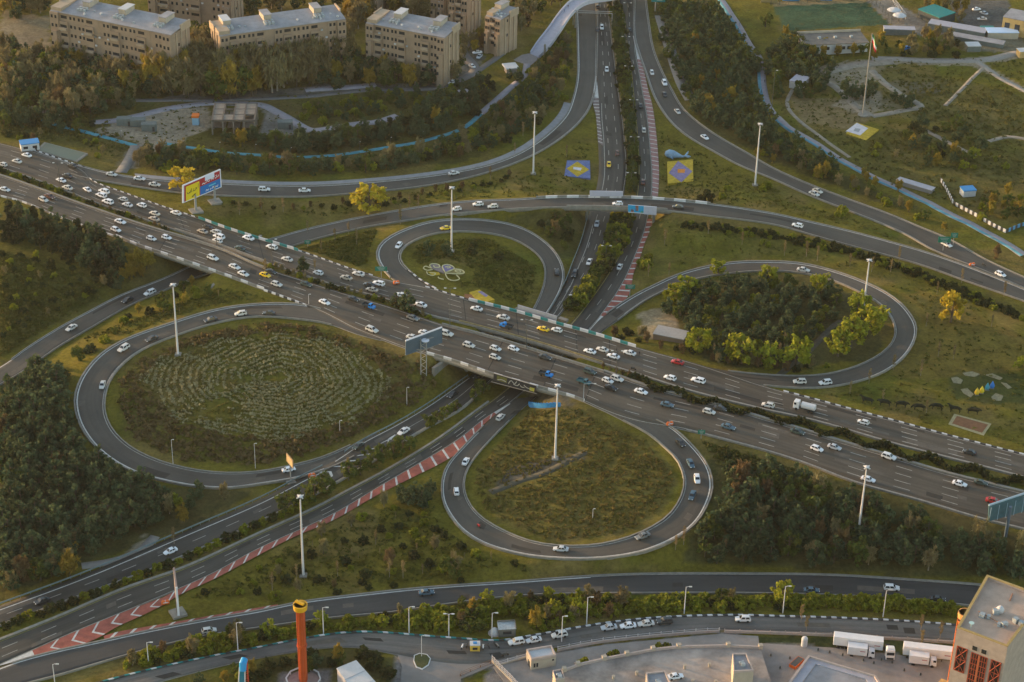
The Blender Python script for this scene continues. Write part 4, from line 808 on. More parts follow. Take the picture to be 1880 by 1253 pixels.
def gz(px, py, dz=0): return P(px, py, dz)
a = (lambda q, r: math.atan2(r[1]-q[1], r[0]-q[0]))(P(1531,1187), P(1617,1197))
trailer(P(1574,1191), a, 'long white semi trailer parked by the fence, left of two'); trailer(P(1702,1209), a, 'long white semi trailer partly hidden behind the tower')
box_truck(P(1579,1204), a, 'small white box truck parked in front of the left trailer'); box_truck(P(1692,1220), a, 'small white box truck beside the tower, in front of the right trailer')
tractor(P(1631,1202), -math.pi/2-.03, 'white tractor cab facing the camera between the two trailers')
# ------------------------------------------------------------------ vegetation
def leafmat(name, c, c2, rand=.22, hue=.01, transl=.3, sc=5.0):
    return mat(name, c, rough=.9, spec=.08, col2=c2, nscale=sc, rand=rand, hue=hue, transl=transl, detail=2)
LM = dict(pine=leafmat('pine_needles', (.040,.062,.028), (.092,.118,.056)), cypress=leafmat('cypress_foliage', (.030,.040,.018), (.055,.062,.026)), willow=leafmat('young_willow_leaves', (.155,.175,.013), (.275,.285,.028), .16), gold=leafmat('golden_twigs', (.19,.145,.022), (.33,.24,.04), .18),
  bare=leafmat('bare_twigs', (.14,.122,.056), (.23,.195,.095), .2), rust=leafmat('rust_twigs', (.11,.078,.036), (.17,.115,.055), .18), green=leafmat('broad_leaves', (.056,.074,.016), (.105,.125,.026)), bush=leafmat('bush_leaves', (.135,.150,.014), (.25,.255,.026)), dark=leafmat('dark_bush_leaves', (.030,.038,.014), (.06,.068,.022)), yellow=leafmat('yellow_leaves', (.30,.25,.02), (.48,.38,.035), .08), sap=leafmat('sapling_twigs', (.15,.115,.05), (.24,.18,.085)))
BARK = mat('bark', (.085,.065,.045), noise=.3, nscale=8); PALEB = mat('pale_bark', (.24,.20,.15), noise=.2, nscale=8)
def leaves(C, n, rad, size, asp=1.0, droop=0.0, up=None):
    """n leaf sprays around each clump centre"""
    k = len(C); c = np.repeat(C, n, 0); g = rng.normal(size=(k*n, 3)); g /= np.linalg.norm(g, axis=1)[:, None]+1e-9
    pos = c+g*(np.repeat(rad, n)*rng.random(k*n)**.45)[:, None]
    a = rng.normal(size=(k*n, 3)); 
    if up is not None: a = a*.5+up
    a /= np.linalg.norm(a, axis=1)[:, None]; a[:, 2] -= droop; b = np.cross(a, rng.normal(size=(k*n, 3))); b /= np.linalg.norm(b, axis=1)[:, None]+1e-9
    s = size*(.6+.8*rng.random(k*n))[:, None]; a = a*s*asp; b = b*s
    return np.stack([pos-a-b*.5, pos-a*.2+b, pos+a+b*.3, pos+a*.1-b], 1).reshape(-1, 3)
def clumps(n, prof, fill=.75):
    z = rng.random(n*3); r = np.interp(z, [p[0] for p in prof], [p[1] for p in prof]); keep = np.argsort(-r*rng.random(n*3))[:n]; z, r = z[keep], r[keep]
    th = rng.random(n)*6.283; rr = r*(.25+fill*rng.random(n)**.6); return np.stack([rr*np.cos(th), rr*np.sin(th), z], 1)
def branches(mb, n, z0, z1, l0, l1, rise=.6, rad=.012):
    tips = []
    for i in range(n):
        z = z0+(z1-z0)*i/max(1, n-1); th = i*2.4+rng.random(); ln = l0+(l1-l0)*rng.random()*(1-.4*i/n); d = np.array([math.cos(th), math.sin(th), rise+.4*rng.random()]); d /= np.linalg.norm(d)
        e = np.array([0, 0, z])+d*ln; m = (np.array([0, 0, z])+e)/2+rng.normal(size=3)*.02; mb.tube([(0, 0, z), m, e], [rad, rad*.7, rad*.3], 4, False); tips += [m, e]
    return np.array(tips)
def proto(kind, v):
    """one tree of unit height: (crown mesh, trunk mesh)"""
    tb = MB(); L = None; bark = BARK
    if kind == 'pine':
        tb.tube([(0,0,-.05),(.01,0,.4),(0,.01,.9)], [.032,.024,.008], 6); branches(tb, 7, .3, .75, .15, .3, .3)
        C = clumps(20+2*v, [(.1,.2),(.3,.37),(.55,.33),(.8,.2),(1,.03)]); C[-1] = (0, 0, .95); L = leaves(C, 26, .10+.05*rng.random(len(C)), .052)
    elif kind == 'cypress':
        tb.tube([(0,0,-.05),(0,0,.9)], [.025,.006], 6); C = clumps(22, [(.05,.12),(.3,.17),(.6,.13),(1,.015)]); L = leaves(C, 22, np.full(len(C), .085), .042, 1.5)
    elif kind in ('willow', 'yellow'):
        tb.tube([(0,0,-.05),(.01,.01,.3),(0,0,.75)], [.04,.03,.01], 6); branches(tb, 8, .25, .6, .2, .4, .8)
        C = clumps(26, [(.18,.2),(.35,.40),(.6,.44),(.8,.33),(1,.06)], .7); L = leaves(C, 26, .09+.05*rng.random(len(C)), .040, 1.3, .35)
    elif kind == 'green':
        tb.tube([(0,0,-.05),(.01,.01,.3),(0,0,.75)], [.035,.026,.01], 6); branches(tb, 7, .25, .6, .2, .35, .8)
        C = clumps(20, [(.12,.2),(.35,.38),(.6,.40),(.8,.3),(1,.05)]); L = leaves(C, 24, .09+.06*rng.random(len(C)), .05)
    elif kind in ('bare', 'gold', 'rust'):
        bark = PALEB if kind == 'bare' and v % 2 else BARK; tb.tube([(0,0,-.05),(.01,.01,.3),(0,-.01,.85)], [.028,.02,.006], 6)
        t = branches(tb, 14, .18, .75, .2, .42, 1.1, .010); C = np.concatenate([t, clumps(12, [(.2,.15),(.5,.33),(.8,.27),(1,.05)])])
        L = leaves(C, 15 if kind == 'bare' else 19, np.full(len(C), .085), .017 if kind == 'bare' else .019, 5.5, 0, np.array([0, 0, .9]))
    elif kind == 'sap':
        bark = PALEB; tb.tube([(0,0,-.05),(0,0,.95)], [.014,.005], 5); t = branches(tb, 9, .3, .85, .06, .16, 1.6, .006); L = leaves(t, 9, np.full(len(t), .05), .010, 6, 0, np.array([0, 0, 1.0]))
    else:
        tb.tube([(0,0,-.1),(0,0,.4)], [.05,.03], 5); branches(tb, 5, .05, .3, .3, .5, .7, .02)
        C = clumps(20, [(0,.42),(.25,.55),(.6,.45),(.85,.25),(1,.05)], .8); C[:, 2] *= .85; L = leaves(C, 20, .13+.08*rng.random(len(C)), .105)
    F = np.arange(len(L)).reshape(-1, 4); me = npmesh('crown', L, F, LM[kind]); return me, tb.mesh('trunk', bark)
PROTO = {}
NV = dict(pine=6, cypress=3, willow=4, green=5, bare=6, gold=4, rust=3, bush=5, dark=5, yellow=2, sap=3)
for k_, n_ in NV.items(): PROTO[k_] = [proto(k_, v) for v in range(n_)]
TNAME = dict(pine='pine_tree', cypress='cypress_tree', willow='willow_tree', green='broadleaf_tree', bare='bare_tree', gold='golden_tree', rust='rusty_tree', bush='bush', dark='dark_bush', yellow='yellow_tree', sap='sapling')
TADJ = dict(pine='dark green pine', cypress='slim dark cypress', willow='bright yellow green willow', green='green leafy tree', bare='brown leafless tree', gold='golden twigged tree', rust='rust coloured tree', bush='olive green bush', dark='dark green bush', yellow='round yellow tree', sap='thin leafless sapling')
TCAT = dict(pine='pine tree', cypress='cypress tree', willow='willow tree', green='tree', bare='tree', gold='tree', rust='tree', bush='bush', dark='bush', yellow='tree', sap='sapling')
REQ = []   # (kind, point, height, place, single label)
def want(kind, p, h, place, label=None): REQ.append((kind, np.array(p, float), h, place, label))
def sprinkle(poly, spacing, mix, hr, place, dy=8, margin=1, drop=0.0, water=None):
    q = np.array([P(x, y) for x, y in poly]); x0, y0 = q[:, 0].min()-5, q[:, 1].min()-12; x1, y1 = q[:, 0].max()+5, q[:, 1].max()+5
    xs, ys = np.meshgrid(np.arange(x0, x1, spacing), np.arange(y0, y1, spacing*.87)); xs[1::2] += spacing/2
    xs = xs.ravel()+rng.uniform(-.36, .36, xs.size)*spacing; ys = ys.ravel()+rng.uniform(-.36, .36, ys.size)*spacing; zs = tz(xs, ys)
    px, py = proj(np.stack([xs, ys, zs], -1)); ok = inpoly(px, py-dy, poly) & ~onroad(xs, ys, margin) & (rng.random(xs.size) > drop)
    ks = list(mix); w = np.array([mix[k] for k in ks], float); w /= w.sum()
    for i in np.nonzero(ok)[0]:
        k = ks[rng.choice(len(ks), p=w)]; h = rng.uniform(*hr)*(dict(bush=.62, dark=.62, sap=.75, bare=1.1, cypress=1.05).get(k, 1)); want(k, (xs[i], ys[i], zs[i]), h, place)
def single(kind, px, py, h, place, label=None, dz=0): want(kind, P(px, py), h, place, label)
sprinkle([(0,700),(60,680),(110,700),(135,760),(155,830),(230,885),(330,912),(300,960),(200,1000),(120,1040),(60,1070),(0,1080)], 4.3, dict(pine=9, green=.6, rust=.3), (6, 9.5), 'in the dense wood left of the large southwest loop')
sprinkle([(300,905),(470,905),(500,900),(440,930),(360,960),(300,985)], 5.5, dict(pine=2, bare=1.5, gold=1, bush=2), (4, 7), 'on the strip between the southwest loop and the valley road', 4)
sprinkle([(0,1020),(140,990),(170,1030),(60,1080),(0,1095)], 5, dict(gold=2, bare=2, dark=1), (4, 6), 'at the edge of the left wood by the valley road', 4)
sprinkle([(1305,850),(1420,858),(1480,880),(1570,915),(1700,955),(1820,985),(1880,1000),(1880,1070),(1780,1058),(1600,1042),(1450,1040),(1262,1030),(1275,990),(1308,925)], 4.6, dict(pine=7, green=1.4, rust=.6, bare=.8), (5.5, 9), 'in the mixed wood right of the southeast loop', 14)
sprinkle([(1265,800),(1300,815),(1420,850),(1560,900),(1500,890),(1400,865),(1310,845)], 5.5, dict(dark=3, cypress=1, bush=1), (3, 5), 'on the dry bank below the near highway edge', 3)
sprinkle([(1222,560),(1262,525),(1340,508),(1440,505),(1520,522),(1555,560),(1570,600),(1480,650),(1420,655),(1330,655),(1240,630)], 5.4, dict(pine=8, green=1, bush=1.5), (4.5, 6.8), 'in the grove inside the northeast loop', 12, 1, .08)
for x, y, h in ((1280,648,6.5),(1360,668,7.5),(1411,672,6.5),(1460,676,8),(1538,655,7),(1562,640,8),(1590,618,8),(1575,575,6),(1612,600,6),(1505,540,6),(1410,520,5),(1318,505,4.5),(1262,545,6),(1236,560,5.5),(1248,552,5)): single('willow', x, y, h*1.5, 'ringing the grove of the northeast loop')
sprinkle([(1290,655),(1460,672),(1620,660),(1640,610),(1632,640),(1560,676),(1470,684),(1330,672)], 3.6, dict(rust=2, bare=2, bush=1, dark=1.5), (2.5, 4.5), 'between the willows and the northeast loop road', 2)
sprinkle([(0,378),(60,395),(120,415),(185,440),(232,468),(240,500),(215,520),(180,500),(120,470),(60,450),(0,440)], 4.3, dict(pine=3, cypress=4), (6, 9.5), 'on the slope below the near highway edge at the left', 10)
sprinkle([(0,450),(120,480),(200,520),(190,545),(80,590),(0,630)], 6.0, dict(dark=4, bush=2, bare=.6), (2.4, 4.4), 'on the scrubby slope above the left ramp', 2)
sprinkle([(205,525),(250,480),(300,465),(350,470),(375,500),(320,505),(260,540),(215,548)], 2.9, dict(gold=6), (5, 7), 'by the ramp under the left highway bridge', 6)
sprinkle([(345,510),(390,505),(400,540),(340,560),(230,590),(180,640),(120,710),(70,690),(150,640),(240,575)], 5.2, dict(green=2, bush=4, dark=2, gold=1.5, pine=1.5), (3, 5.5), 'between the left ramp and the large southwest loop', 5)
sprinkle([(390,535),(520,552),(440,552),(330,575),(320,560)], 8, dict(bush=2, sap=3, dark=1), (3, 5), 'on the grass above the large southwest loop', 2)
sprinkle([(250,282),(300,270),(420,294),(600,300),(770,278),(880,232),(945,175),(1000,115),(1046,75),(1048,165),(1000,215),(930,258),(850,284),(700,312),(500,318),(300,312),(245,302)], 4.4, dict(pine=3.5, green=3, bush=2.5, bare=2, willow=.4, rust=.5, dark=1.5), (4, 7), 'in the park strip above the curved north ramp', 6)
sprinkle([(400,250),(560,255),(690,240),(730,215),(800,185),(900,150),(925,165),(865,218),(760,252),(600,278),(430,272)], 5.0, dict(pine=5, green=1, cypress=.6, gold=.3, dark=1), (5, 8), 'between the pale walkway and the blue path', 6)
sprinkle([(560,195),(700,170),(850,150),(920,130),(900,160),(720,200),(600,232),(555,215)], 5.6, dict(green=2, pine=2, bush=3), (4, 6), 'on the lawn terraces above the pale walkway', 4)
sprinkle([(0,90),(95,105),(170,110),(330,120),(360,150),(300,172),(180,205),(90,215),(0,178)], 5.0, dict(pine=4.5, green=1.8, bare=5, gold=.8, rust=.4, willow=.35), (6.5, 11), 'in the wood below the long left apartment block', 10)
sprinkle([(110,85),(240,100),(330,130),(350,110),(390,100),(640,85),(640,110),(560,150),(420,175),(300,172),(250,140)], 4.8, dict(bare=8, gold=2.0, green=.7, pine=.2, rust=.6), (11, 16), 'in the garden in front of the apartment blocks', 10)
sprinkle([(640,110),(690,112),(850,118),(840,145),(700,160),(560,155),(600,130)], 4.8, dict(pine=3, green=3, bare=2.5, gold=.6), (7, 10), 'in front of the third apartment block', 10)
sprinkle([(0,188),(170,222),(205,255),(130,240),(60,235),(0,232)], 4.6, dict(pine=4, cypress=1.5, green=1), (5, 8), 'above the blue path at the left', 6)
sprinkle([(0,235),(80,245),(200,262),(240,285),(180,290),(120,262),(0,255)], 6, dict(bush=3, rust=1, dark=1.5, bare=1), (3, 5), 'by the pool beside the highway', 3)
sprinkle([(0,0),(90,0),(95,20),(40,32),(0,26)], 6, dict(pine=2, bare=2, gold=1), (6, 9), 'at the top left corner', 6)
sprinkle([(345,60),(385,45),(388,110),(352,140)], 5, dict(pine=3, green=2), (6, 8), 'between the first two apartment blocks', 8)
sprinkle([(430,0),(640,0),(630,14),(560,12),(420,30)], 6, dict(pine=2, bare=2, green=1), (6, 9), 'behind the middle apartment block', 6)
sprinkle([(640,0),(790,0),(800,40),(770,35),(700,20),(640,70)], 5, dict(bare=4, gold=4), (8, 12), 'behind the third apartment block', 8)
sprinkle([(845,70),(940,65),(985,30),(1040,0),(940,0),(930,40),(870,110),(850,120)], 5, dict(bare=3, gold=1, green=2, rust=1), (5, 8), 'between the third apartment block and the footbridge', 6)
sprinkle([(930,130),(960,140),(1000,110),(1050,40),(1052,60),(1010,140),(960,190),(930,190)], 5, dict(pine=3, green=2, bush=2), (4, 6), 'below the footbridge', 5)
for x, y, h in ((528,940,5),(545,925,4),(578,915,5.5),(598,905,5),(640,882,4.5),(662,872,4),(682,858,5),(702,850,4.5),(722,842,4.5),(740,832,4.5),(752,826,3.5),(788,786,4),(803,778,4.5),(822,766,5.5),(838,754,4),(872,738,5),(888,722,4.5),(878,715,4)): single('green', x, y, h*(1.5 if x < 800 else 1.1), 'in the median of the valley road left of the main bridge')
sprinkle([(1212,0),(1315,10),(1365,85),(1388,125),(1392,180),(1425,240),(1500,288),(1540,310),(1500,318),(1430,288),(1350,245),(1290,212),(1250,175),(1228,120),(1210,60)], 4.6, dict(pine=7, green=2.4, gold=.25), (5, 8), 'in the wood right of the valley road at the top', 8)
for x, y, h in ((1300,205,7),(1312,215,6),(1295,195,6),(1500,330,6),(1515,325,6.5),(1390,290,4.5),(1420,300,4),(1650,352,5),(1590,335,4.5),(1605,345,4.5),(1585,325,4)): single('gold', x, y, h, 'along the ramp curving to the right edge')
for x, y, h in ((1405,50,8),(1385,120,8),(1370,110,7),(1310,30,6),(1395,128,6)): single('green', x, y, h, 'beside the pale path at the top right')
sprinkle([(1400,262),(1480,298),(1560,328),(1660,380),(1730,412),(1790,445),(1870,490),(1870,500),(1780,462),(1690,412),(1600,368),(1500,322),(1400,285)], 5.2, dict(gold=2, bare=2, bush=3, green=2, rust=1), (3.5, 6), 'between the right hand ramp and the blue path', 5)
sprinkle([(1408,95),(1460,75),(1500,100),(1535,125),(1500,170),(1450,188),(1412,172)], 5.2, dict(pine=4, green=3), (5, 8), 'by the small white shed in the top right park', 6)
for x, y, h in ((1555,180,9),(1570,182,8),(1590,180,8),(1600,172,7),(1640,185,5),(1655,192,5),(1668,200,5),(1672,188,5)): single('pine', x, y, h, 'by the clearing in the top right park')
sprinkle([(1620,95),(1700,65),(1760,75),(1770,108),(1640,108)], 5.5, dict(bare=3, gold=1, dark=2, green=1), (4, 7), 'behind the clearing in the top right park', 5)
sprinkle([(1660,230),(1760,215),(1810,270),(1780,310),(1700,300),(1660,270)], 6.5, dict(green=2, dark=1.5, pine=1.5, gold=1.6, willow=.8), (4, 7), 'around the right park', 5)
sprinkle([(1780,380),(1850,350),(1880,360),(1870,400),(1800,400)], 4.5, dict(gold=2, green=3, bush=2), (3.5, 5.5), 'inside the fenced yard at the right', 4)
sprinkle([(1600,215),(1860,300),(1860,330),(1700,310),(1600,290)], 12, dict(bush=3, dark=2, bare=1), (3, 5), 'scattered over the right park', 3)
sprinkle([(1440,60),(1620,95),(1640,60),(1600,60),(1610,108),(1450,108)], 7, dict(gold=3, green=1, dark=1), (4, 6), 'around the white roofed school', 4)
sprinkle([(1700,0),(1790,0),(1780,45),(1700,50)], 7, dict(gold=2, bare=2), (5, 7), 'around the far car park', 4)
sprinkle([(200,1212),(330,1177),(480,1153),(620,1133),(800,1112),(950,1094),(1200,1090),(1440,1090),(1440,1118),(1250,1120),(1080,1136),(960,1158),(890,1164),(700,1154),(560,1168),(400,1198),(250,1230)], 2.5, dict(bush=9, green=1.0, willow=.5, rust=.4, bare=.8, dark=.8), (3.3, 5.6), 'in the green belt between the bottom road and the service road', 2, 0)
sprinkle([(1440,1092),(1560,1097),(1700,1107),(1765,1116),(1760,1130),(1560,1114),(1440,1114)], 1.8, dict(bush=1), (5.0, 5.6), 'in the clipped green hedge row at the lower right', 1, 0)
sprinkle([(60,1225),(240,1203),(290,1213),(180,1243),(90,1250)], 4, dict(gold=2, bare=3, bush=3), (3.5, 5.5), 'in the green belt at the bottom left corner', 4)
sprinkle([(290,1240),(420,1212),(560,1190),(640,1185),(715,1205),(715,1240),(640,1205),(600,1235),(520,1230),(440,1253),(300,1253)], 3.8, dict(dark=4, green=3, pine=2, bush=2, gold=1), (3.5, 6), 'in the garden around the red ride tower', 5)
sprinkle([(360,1095),(560,985),(690,925),(790,900),(835,960),(950,1035),(940,1055),(780,1065),(560,1090),(430,1108)], 6.2, dict(dark=5, bush=4, bare=1.5, rust=.6, sap=2), (2.5, 5), 'on the grass triangle below the valley road', 2)
for x, y, h in ((735,920,6),(752,928,6),(775,930,7),(762,915,6),(790,905,5)): single('pine', x, y, h, 'in the clump on the grass triangle left of the southeast loop')
single('green', 828,1062,8,'on the grass triangle','lone round dark green tree above the bottom road left of the southeast loop')
sprinkle([(960,1036),(1080,1040),(1230,1035),(1240,1048),(970,1058)], 6, dict(bush=3, bare=2, dark=1), (2.5, 4), 'on the bank between the southeast loop and the bottom road', 2)
sprinkle([(430,1118),(560,1096),(780,1068),(960,1056),(1300,1046),(1300,1049),(780,1074),(430,1120)], 4.5, dict(dark=1), (2.5, 3.5), 'along the upper kerb of the bottom road', 1, 0)
sprinkle([(960,398),(1062,392),(1068,425),(1045,462),(1022,448),(985,428)], 4.4, dict(green=3, dark=3, rust=1.2, pine=1), (4, 6), 'in the thicket between the northwest loop and the valley road', 5)
sprinkle([(1130,600),(1240,620),(1290,655),(1200,640),(1120,625)], 5, dict(rust=2, bare=2, dark=2), (3, 5), 'beside the small roofed shed in the northeast loop', 3)
for x, y, h, l in ((678,388,11.5,'round yellow green tree beside the ramp right of the billboard'),(334,354,10,'golden yellow tree behind the colourful billboard'),(1745,592,11,'orange yellow tree on the dry lawn right of the northeast loop'),(1882,688,9,'yellow tree cut off by the right edge above the rain drop sculptures')): single('yellow' if x < 1800 else 'willow', x, y, h, '', l)
for x, y, h, l in ((748,572,8,'tall dark pine in the highway median left of the main bridge'),(727,563,5,'smaller dark pine beside the tall one in the highway median'),(557,500,6,'dark pine in the highway median behind the yellow car'),(1297,370,5.5,'round dark bush by the end of the ramp bridge parapet')): single('pine' if 'pine' in l else 'dark', x, y, h, '', l)
for x, y, h, l in ((820,470,6,''),(787,468,6,'')): single('pine', x, y, h, 'inside the small northwest loop')
for x, y, h in ((866,465,4.5),(915,475,4.5),(870,455,4)): single('dark', x, y, h*.7, 'inside the small northwest loop')
for x, y, h in ((1185,492,6),(1190,480,5),(1176,486,4),(1410,452,3),(1400,448,3),(1545,392,5.5),(1540,398,4),(1408,345,5),(1400,350,4),(1325,365,4),(1335,350,4)): single('bush', x, y, h*.7, 'on the lawn between the ramps')
sprinkle([(1240,405),(1420,425),(1560,455),(1700,500),(1800,545),(1880,580),(1880,590),(1790,556),(1690,512),(1560,468),(1420,440),(1250,418)], 2.3, dict(dark=5, bush=1.5), (2.6, 4), 'in the hedge below the ramp that leaves at the right', 2, 0)
sprinkle([(420,372),(560,376),(700,365),(860,342),(940,320),(945,330),(860,352),(700,378),(560,388),(420,382)], 4.2, dict(dark=4, rust=1.5, bush=1), (2.4, 3.6), 'in the hedge under the curved north ramp', 1, 0)
sprinkle([(540,437),(690,405),(800,385),(800,390),(690,412),(540,445)], 4, dict(dark=1), (1.6, 2.2), 'along the ramp left of the northwest loop', 0, 0)
for i, (x, y) in enumerate([(487,505),(578,500),(590,462),(735,412),(565,430),(615,445),(640,430),(655,450),(440,395),(480,385),(520,390),(735,400),(752,385),(768,386),(1130,450),(1220,450),(1362,450),(1300,430),(1190,508),(1228,505),(1440,470),(1500,480),(1560,490),(1600,500),(1480,472),(1635,500),(1650,480),(1720,540),(1765,520),(1843,545),(1700,600),(1722,655),(1690,690),(1750,660),(1620,740),(1700,760),(1560,725),(1595,705),(1640,680),(1820,600),(1440,640),(1430,660),(1340,655),(1310,660),(640,870),(545,1065),(620,1060),(715,1060),(740,1062),(500,1085),(690,1000),(1240,1010),(1255,1000),(1330,1020),(320,1000),(1690,1190),(1725,1175),(1690,1160),(1470,1145),(1480,1160),(960,250),(945,285),(900,330),(1040,290)]): single('sap', x, y, 5.2+1.6*rng.random(), 'standing alone on the lawns between the ramps')
single('gold', 130, 1062, 8.5, '', 'large golden tree at the edge of the left wood by the valley road'); single('bare', 22, 1085, 6.5, 'at the edge of the left wood by the valley road'); single('gold', 868, 1128, 5, 'in the green belt by the service road'); single('gold', 985, 1152, 6, 'in the green belt by the service road'); single('willow', 1435, 1105, 7, '', 'tall yellow green tree at the left end of the clipped hedge')
# median planting of the highway
def along(rd, side, d0, d1, off, step, kinds, hr, place, jit=.5, zig=0, per=14):
    x = d0
    while x < d1:
        i = int(np.clip(np.searchsorted(rd.d, x)-1, 0, rd.n-2)); o = off+zig*math.sin(6.283*x/per)+rng.uniform(-jit, jit); p = rd.at(x, -o/rd.w[i] if side == 0 else 1+o/rd.w[i]); p[2] = tz(p[0], p[1]); want(kinds[rng.integers(len(kinds))], p, rng.uniform(*hr), place); x += step
along(Mf, 1, 0, dpx(Mf, 120, 350), 2.8, 2.2, ['dark','bush','green'], (1.8, 2.6), 'in the highway median at the far left', .8); along(Mf, 1, dpx(Mf, 125, 352), dpx(Mf, 310, 420), 2.4, 2.2, ['rust','dark','bare','bush'], (1.3, 2.2), 'in the highway median left of the bridge gap', .8)
along(Mf, 1, dpx(Mf, 490, 480), dpx(Mf, 800, 584), 2.3, 2.6, ['dark','bare','bush','dark'], (1.6, 2.8), 'in the highway median between the two bridge gaps', .6)
along(Mf, 1, dpx(Mf, 1110, 668), dpx(Mf, 1165, 686), 3.0, 2.4, ['rust','bare'], (1.8, 2.6), 'in the highway median right of the bridge', .6)
along(Mf, 1, dpx(Mf, 1160, 686), dpx(Mf, 1440, 760), 4.2, 1.7, ['dark'], (2.2, 2.6), 'in the winding dark hedge of the highway median', .12, 1.5); along(Mf, 1, dpx(Mf, 1440, 760), Mf.len-2, 4.6, 1.6, ['dark'], (2.2, 2.6), 'in the winding dark hedge of the highway median', .08, 2.5)
for a_, b_ in ((Vw, 1), (Ve, 0)):
    hw = (lambda p: 0)
    along(a_, b_, 0, dpx(a_, 1150, 355) if b_ else dpx(a_, 1170, 355), 1.9, 2.5, ['green','green','dark','pine'], (3.6, 5.2), 'in the median of the valley road above the ramp bridge', .5)
    along(a_, b_, dpx(a_, 1124, 402) if b_ else dpx(a_, 1156, 405), dpx(a_, 1035, 575) if b_ else dpx(a_, 1062, 575), 2.0, 2.5, ['green','green','bush','dark'], (4.0, 5.6), 'in the median of the valley road below the ramp bridge', .6)
along(Vw, 1, dpx(Vw, 560, 920), dpx(Vw, 0, 1148), 1.6, 3.2, ['dark','bush'], (2.2, 3.2), 'low in the median of the valley road at the lower left', .5)
# build them: single trees up to the limit of a kind, the farthest pines beyond it as one wood
BYK = {}
for r_ in REQ: BYK.setdefault(r_[0], []).append(r_)
MASS = []
def build_tree(kind, p, h, place, label):
    v = rng.integers(len(PROTO[kind])); cm, tm = PROTO[kind][v]; px, py = proj(p); s = (h*rng.uniform(.9, 1.15), h*rng.uniform(.9, 1.15), h)
    lab = label or f'{TADJ[kind]} {place}'
    if label and 'billboard' in label: s = (h*1.35, h*1.35, h)
    e = empty(TNAME[kind], p, rng.random()*6.28, lab, TCAT[kind], None if label else f'{TADJ[kind]}s {place}'); e.scale = s
    link_part('crown', cm, e)
    if kind not in ('bush', 'dark') or py > 700: link_part('trunk', tm, e)
for k_, lst in BYK.items():
    vis = []
    for r_ in lst:
        x, y = proj(r_[1])
        if -40 < x < 1920 and -10 < y < 1300: vis.append(r_)
    vis.sort(key=lambda r_: (r_[4] is None, np.linalg.norm(r_[1]-CP)/r_[2]))
    for r_ in vis[:295]: build_tree(*r_)
    MASS += vis[295:]
import sys; print('TREES', {k_: len(v) for k_, v in BYK.items()}, 'mass', len(MASS))
if MASS:
    vv, mi, mats = [], [], []
    for kind, p, h, place, label in MASS:
        me = PROTO[kind][rng.integers(len(PROTO[kind]))][0]; a = np.empty(len(me.vertices)*3, np.float32); me.vertices.foreach_get('co', a); a = a.reshape(-1, 3)*h; t = rng.random()*6.28
        a = np.c_[a[:, 0]*math.cos(t)-a[:, 1]*math.sin(t), a[:, 0]*math.sin(t)+a[:, 1]*math.cos(t), a[:, 2]]+p; vv.append(a)
        if LM[kind] not in mats: mats.append(LM[kind])
        mi.append(np.full(len(a)//4, mats.index(LM[kind])))
    V_ = np.concatenate(vv); tag(addobj('far_woodland', npmesh('far_woodland', V_, np.arange(len(V_)).reshape(-1, 4), mats, np.concatenate(mi))), 'the many far trees and low bushes that merge into one mass of greenery', 'woodland', kind='stuff')
# ------------------------------------------------------------------ ground cover nobody could count
def tufts(name, pts, size, m, n=5, flat=.6, label=None, cat='grass'):
    C = np.asarray(pts); k = len(C); sz = size*(.6+.8*rng.random(k)); pos = np.repeat(C, n, 0)+rng.normal(size=(k*n, 3))*np.repeat(sz, n)[:, None]*[.45, .45, .12]; pos[:, 2] += np.repeat(sz, n)*.3
    a = rng.normal(size=(k*n, 3)); a[:, 2] = abs(a[:, 2])*flat+.25; a /= np.linalg.norm(a, axis=1)[:, None]; b = np.cross(a, rng.normal(size=(k*n, 3))); b /= np.linalg.norm(b, axis=1)[:, None]; s = np.repeat(sz, n)[:, None]*.5
    V = np.stack([pos-a*s-b*s*.6, pos-a*s*.2+b*s, pos+a*s+b*s*.4, pos+a*s*.2-b*s], 1).reshape(-1, 3)
    tag(addobj(name, npmesh(name, V, np.arange(len(V)).reshape(-1, 4), m)), label, cat, kind='stuff')
def inside(poly, n, rough=10, margin=1):
    q = np.array([P(x, y) for x, y in poly]); xs = rng.uniform(q[:, 0].min(), q[:, 0].max(), n); ys = rng.uniform(q[:, 1].min(), q[:, 1].max(), n); zs = tz(xs, ys); px, py = proj(np.stack([xs, ys, zs], -1))
    ok = inpoly(px+(vnoise(xs, ys, 8, 31)-.5)*rough, py+(vnoise(xs, ys, 8, 32)-.5)*rough*.5, poly) & ~onroad(xs, ys, margin); return np.stack([xs, ys, zs], -1)[ok]
def cover(nm, c, c2, sc=.35): return mat(nm, c, rough=1, spec=.05, col2=c2, nscale=sc, detail=3, transl=.15)
SL = [(862,870),(905,805),(955,760),(1060,742),(1150,775),(1215,825),(1250,885),(1245,920),(1190,968),(1100,998),(1000,998),(920,968),(870,925)]
tufts('dry_scrub', inside(SL, 2600), .5, cover('scrub_brown', (.125,.095,.028), (.17,.125,.040)), 6, label='brown and olive scrub covering the southeast loop interior', cat='scrub')
tufts('olive_scrub', inside(SL, 2400), .55, cover('scrub_olive', (.088,.084,.018), (.140,.122,.030)), 6, label='olive scrub covering the southeast loop interior', cat='scrub')
SW = [(207,700),(235,660),(340,618),(480,592),(600,605),(735,650),(800,672),(800,725),(640,810),(480,855),(330,845),(235,802)]
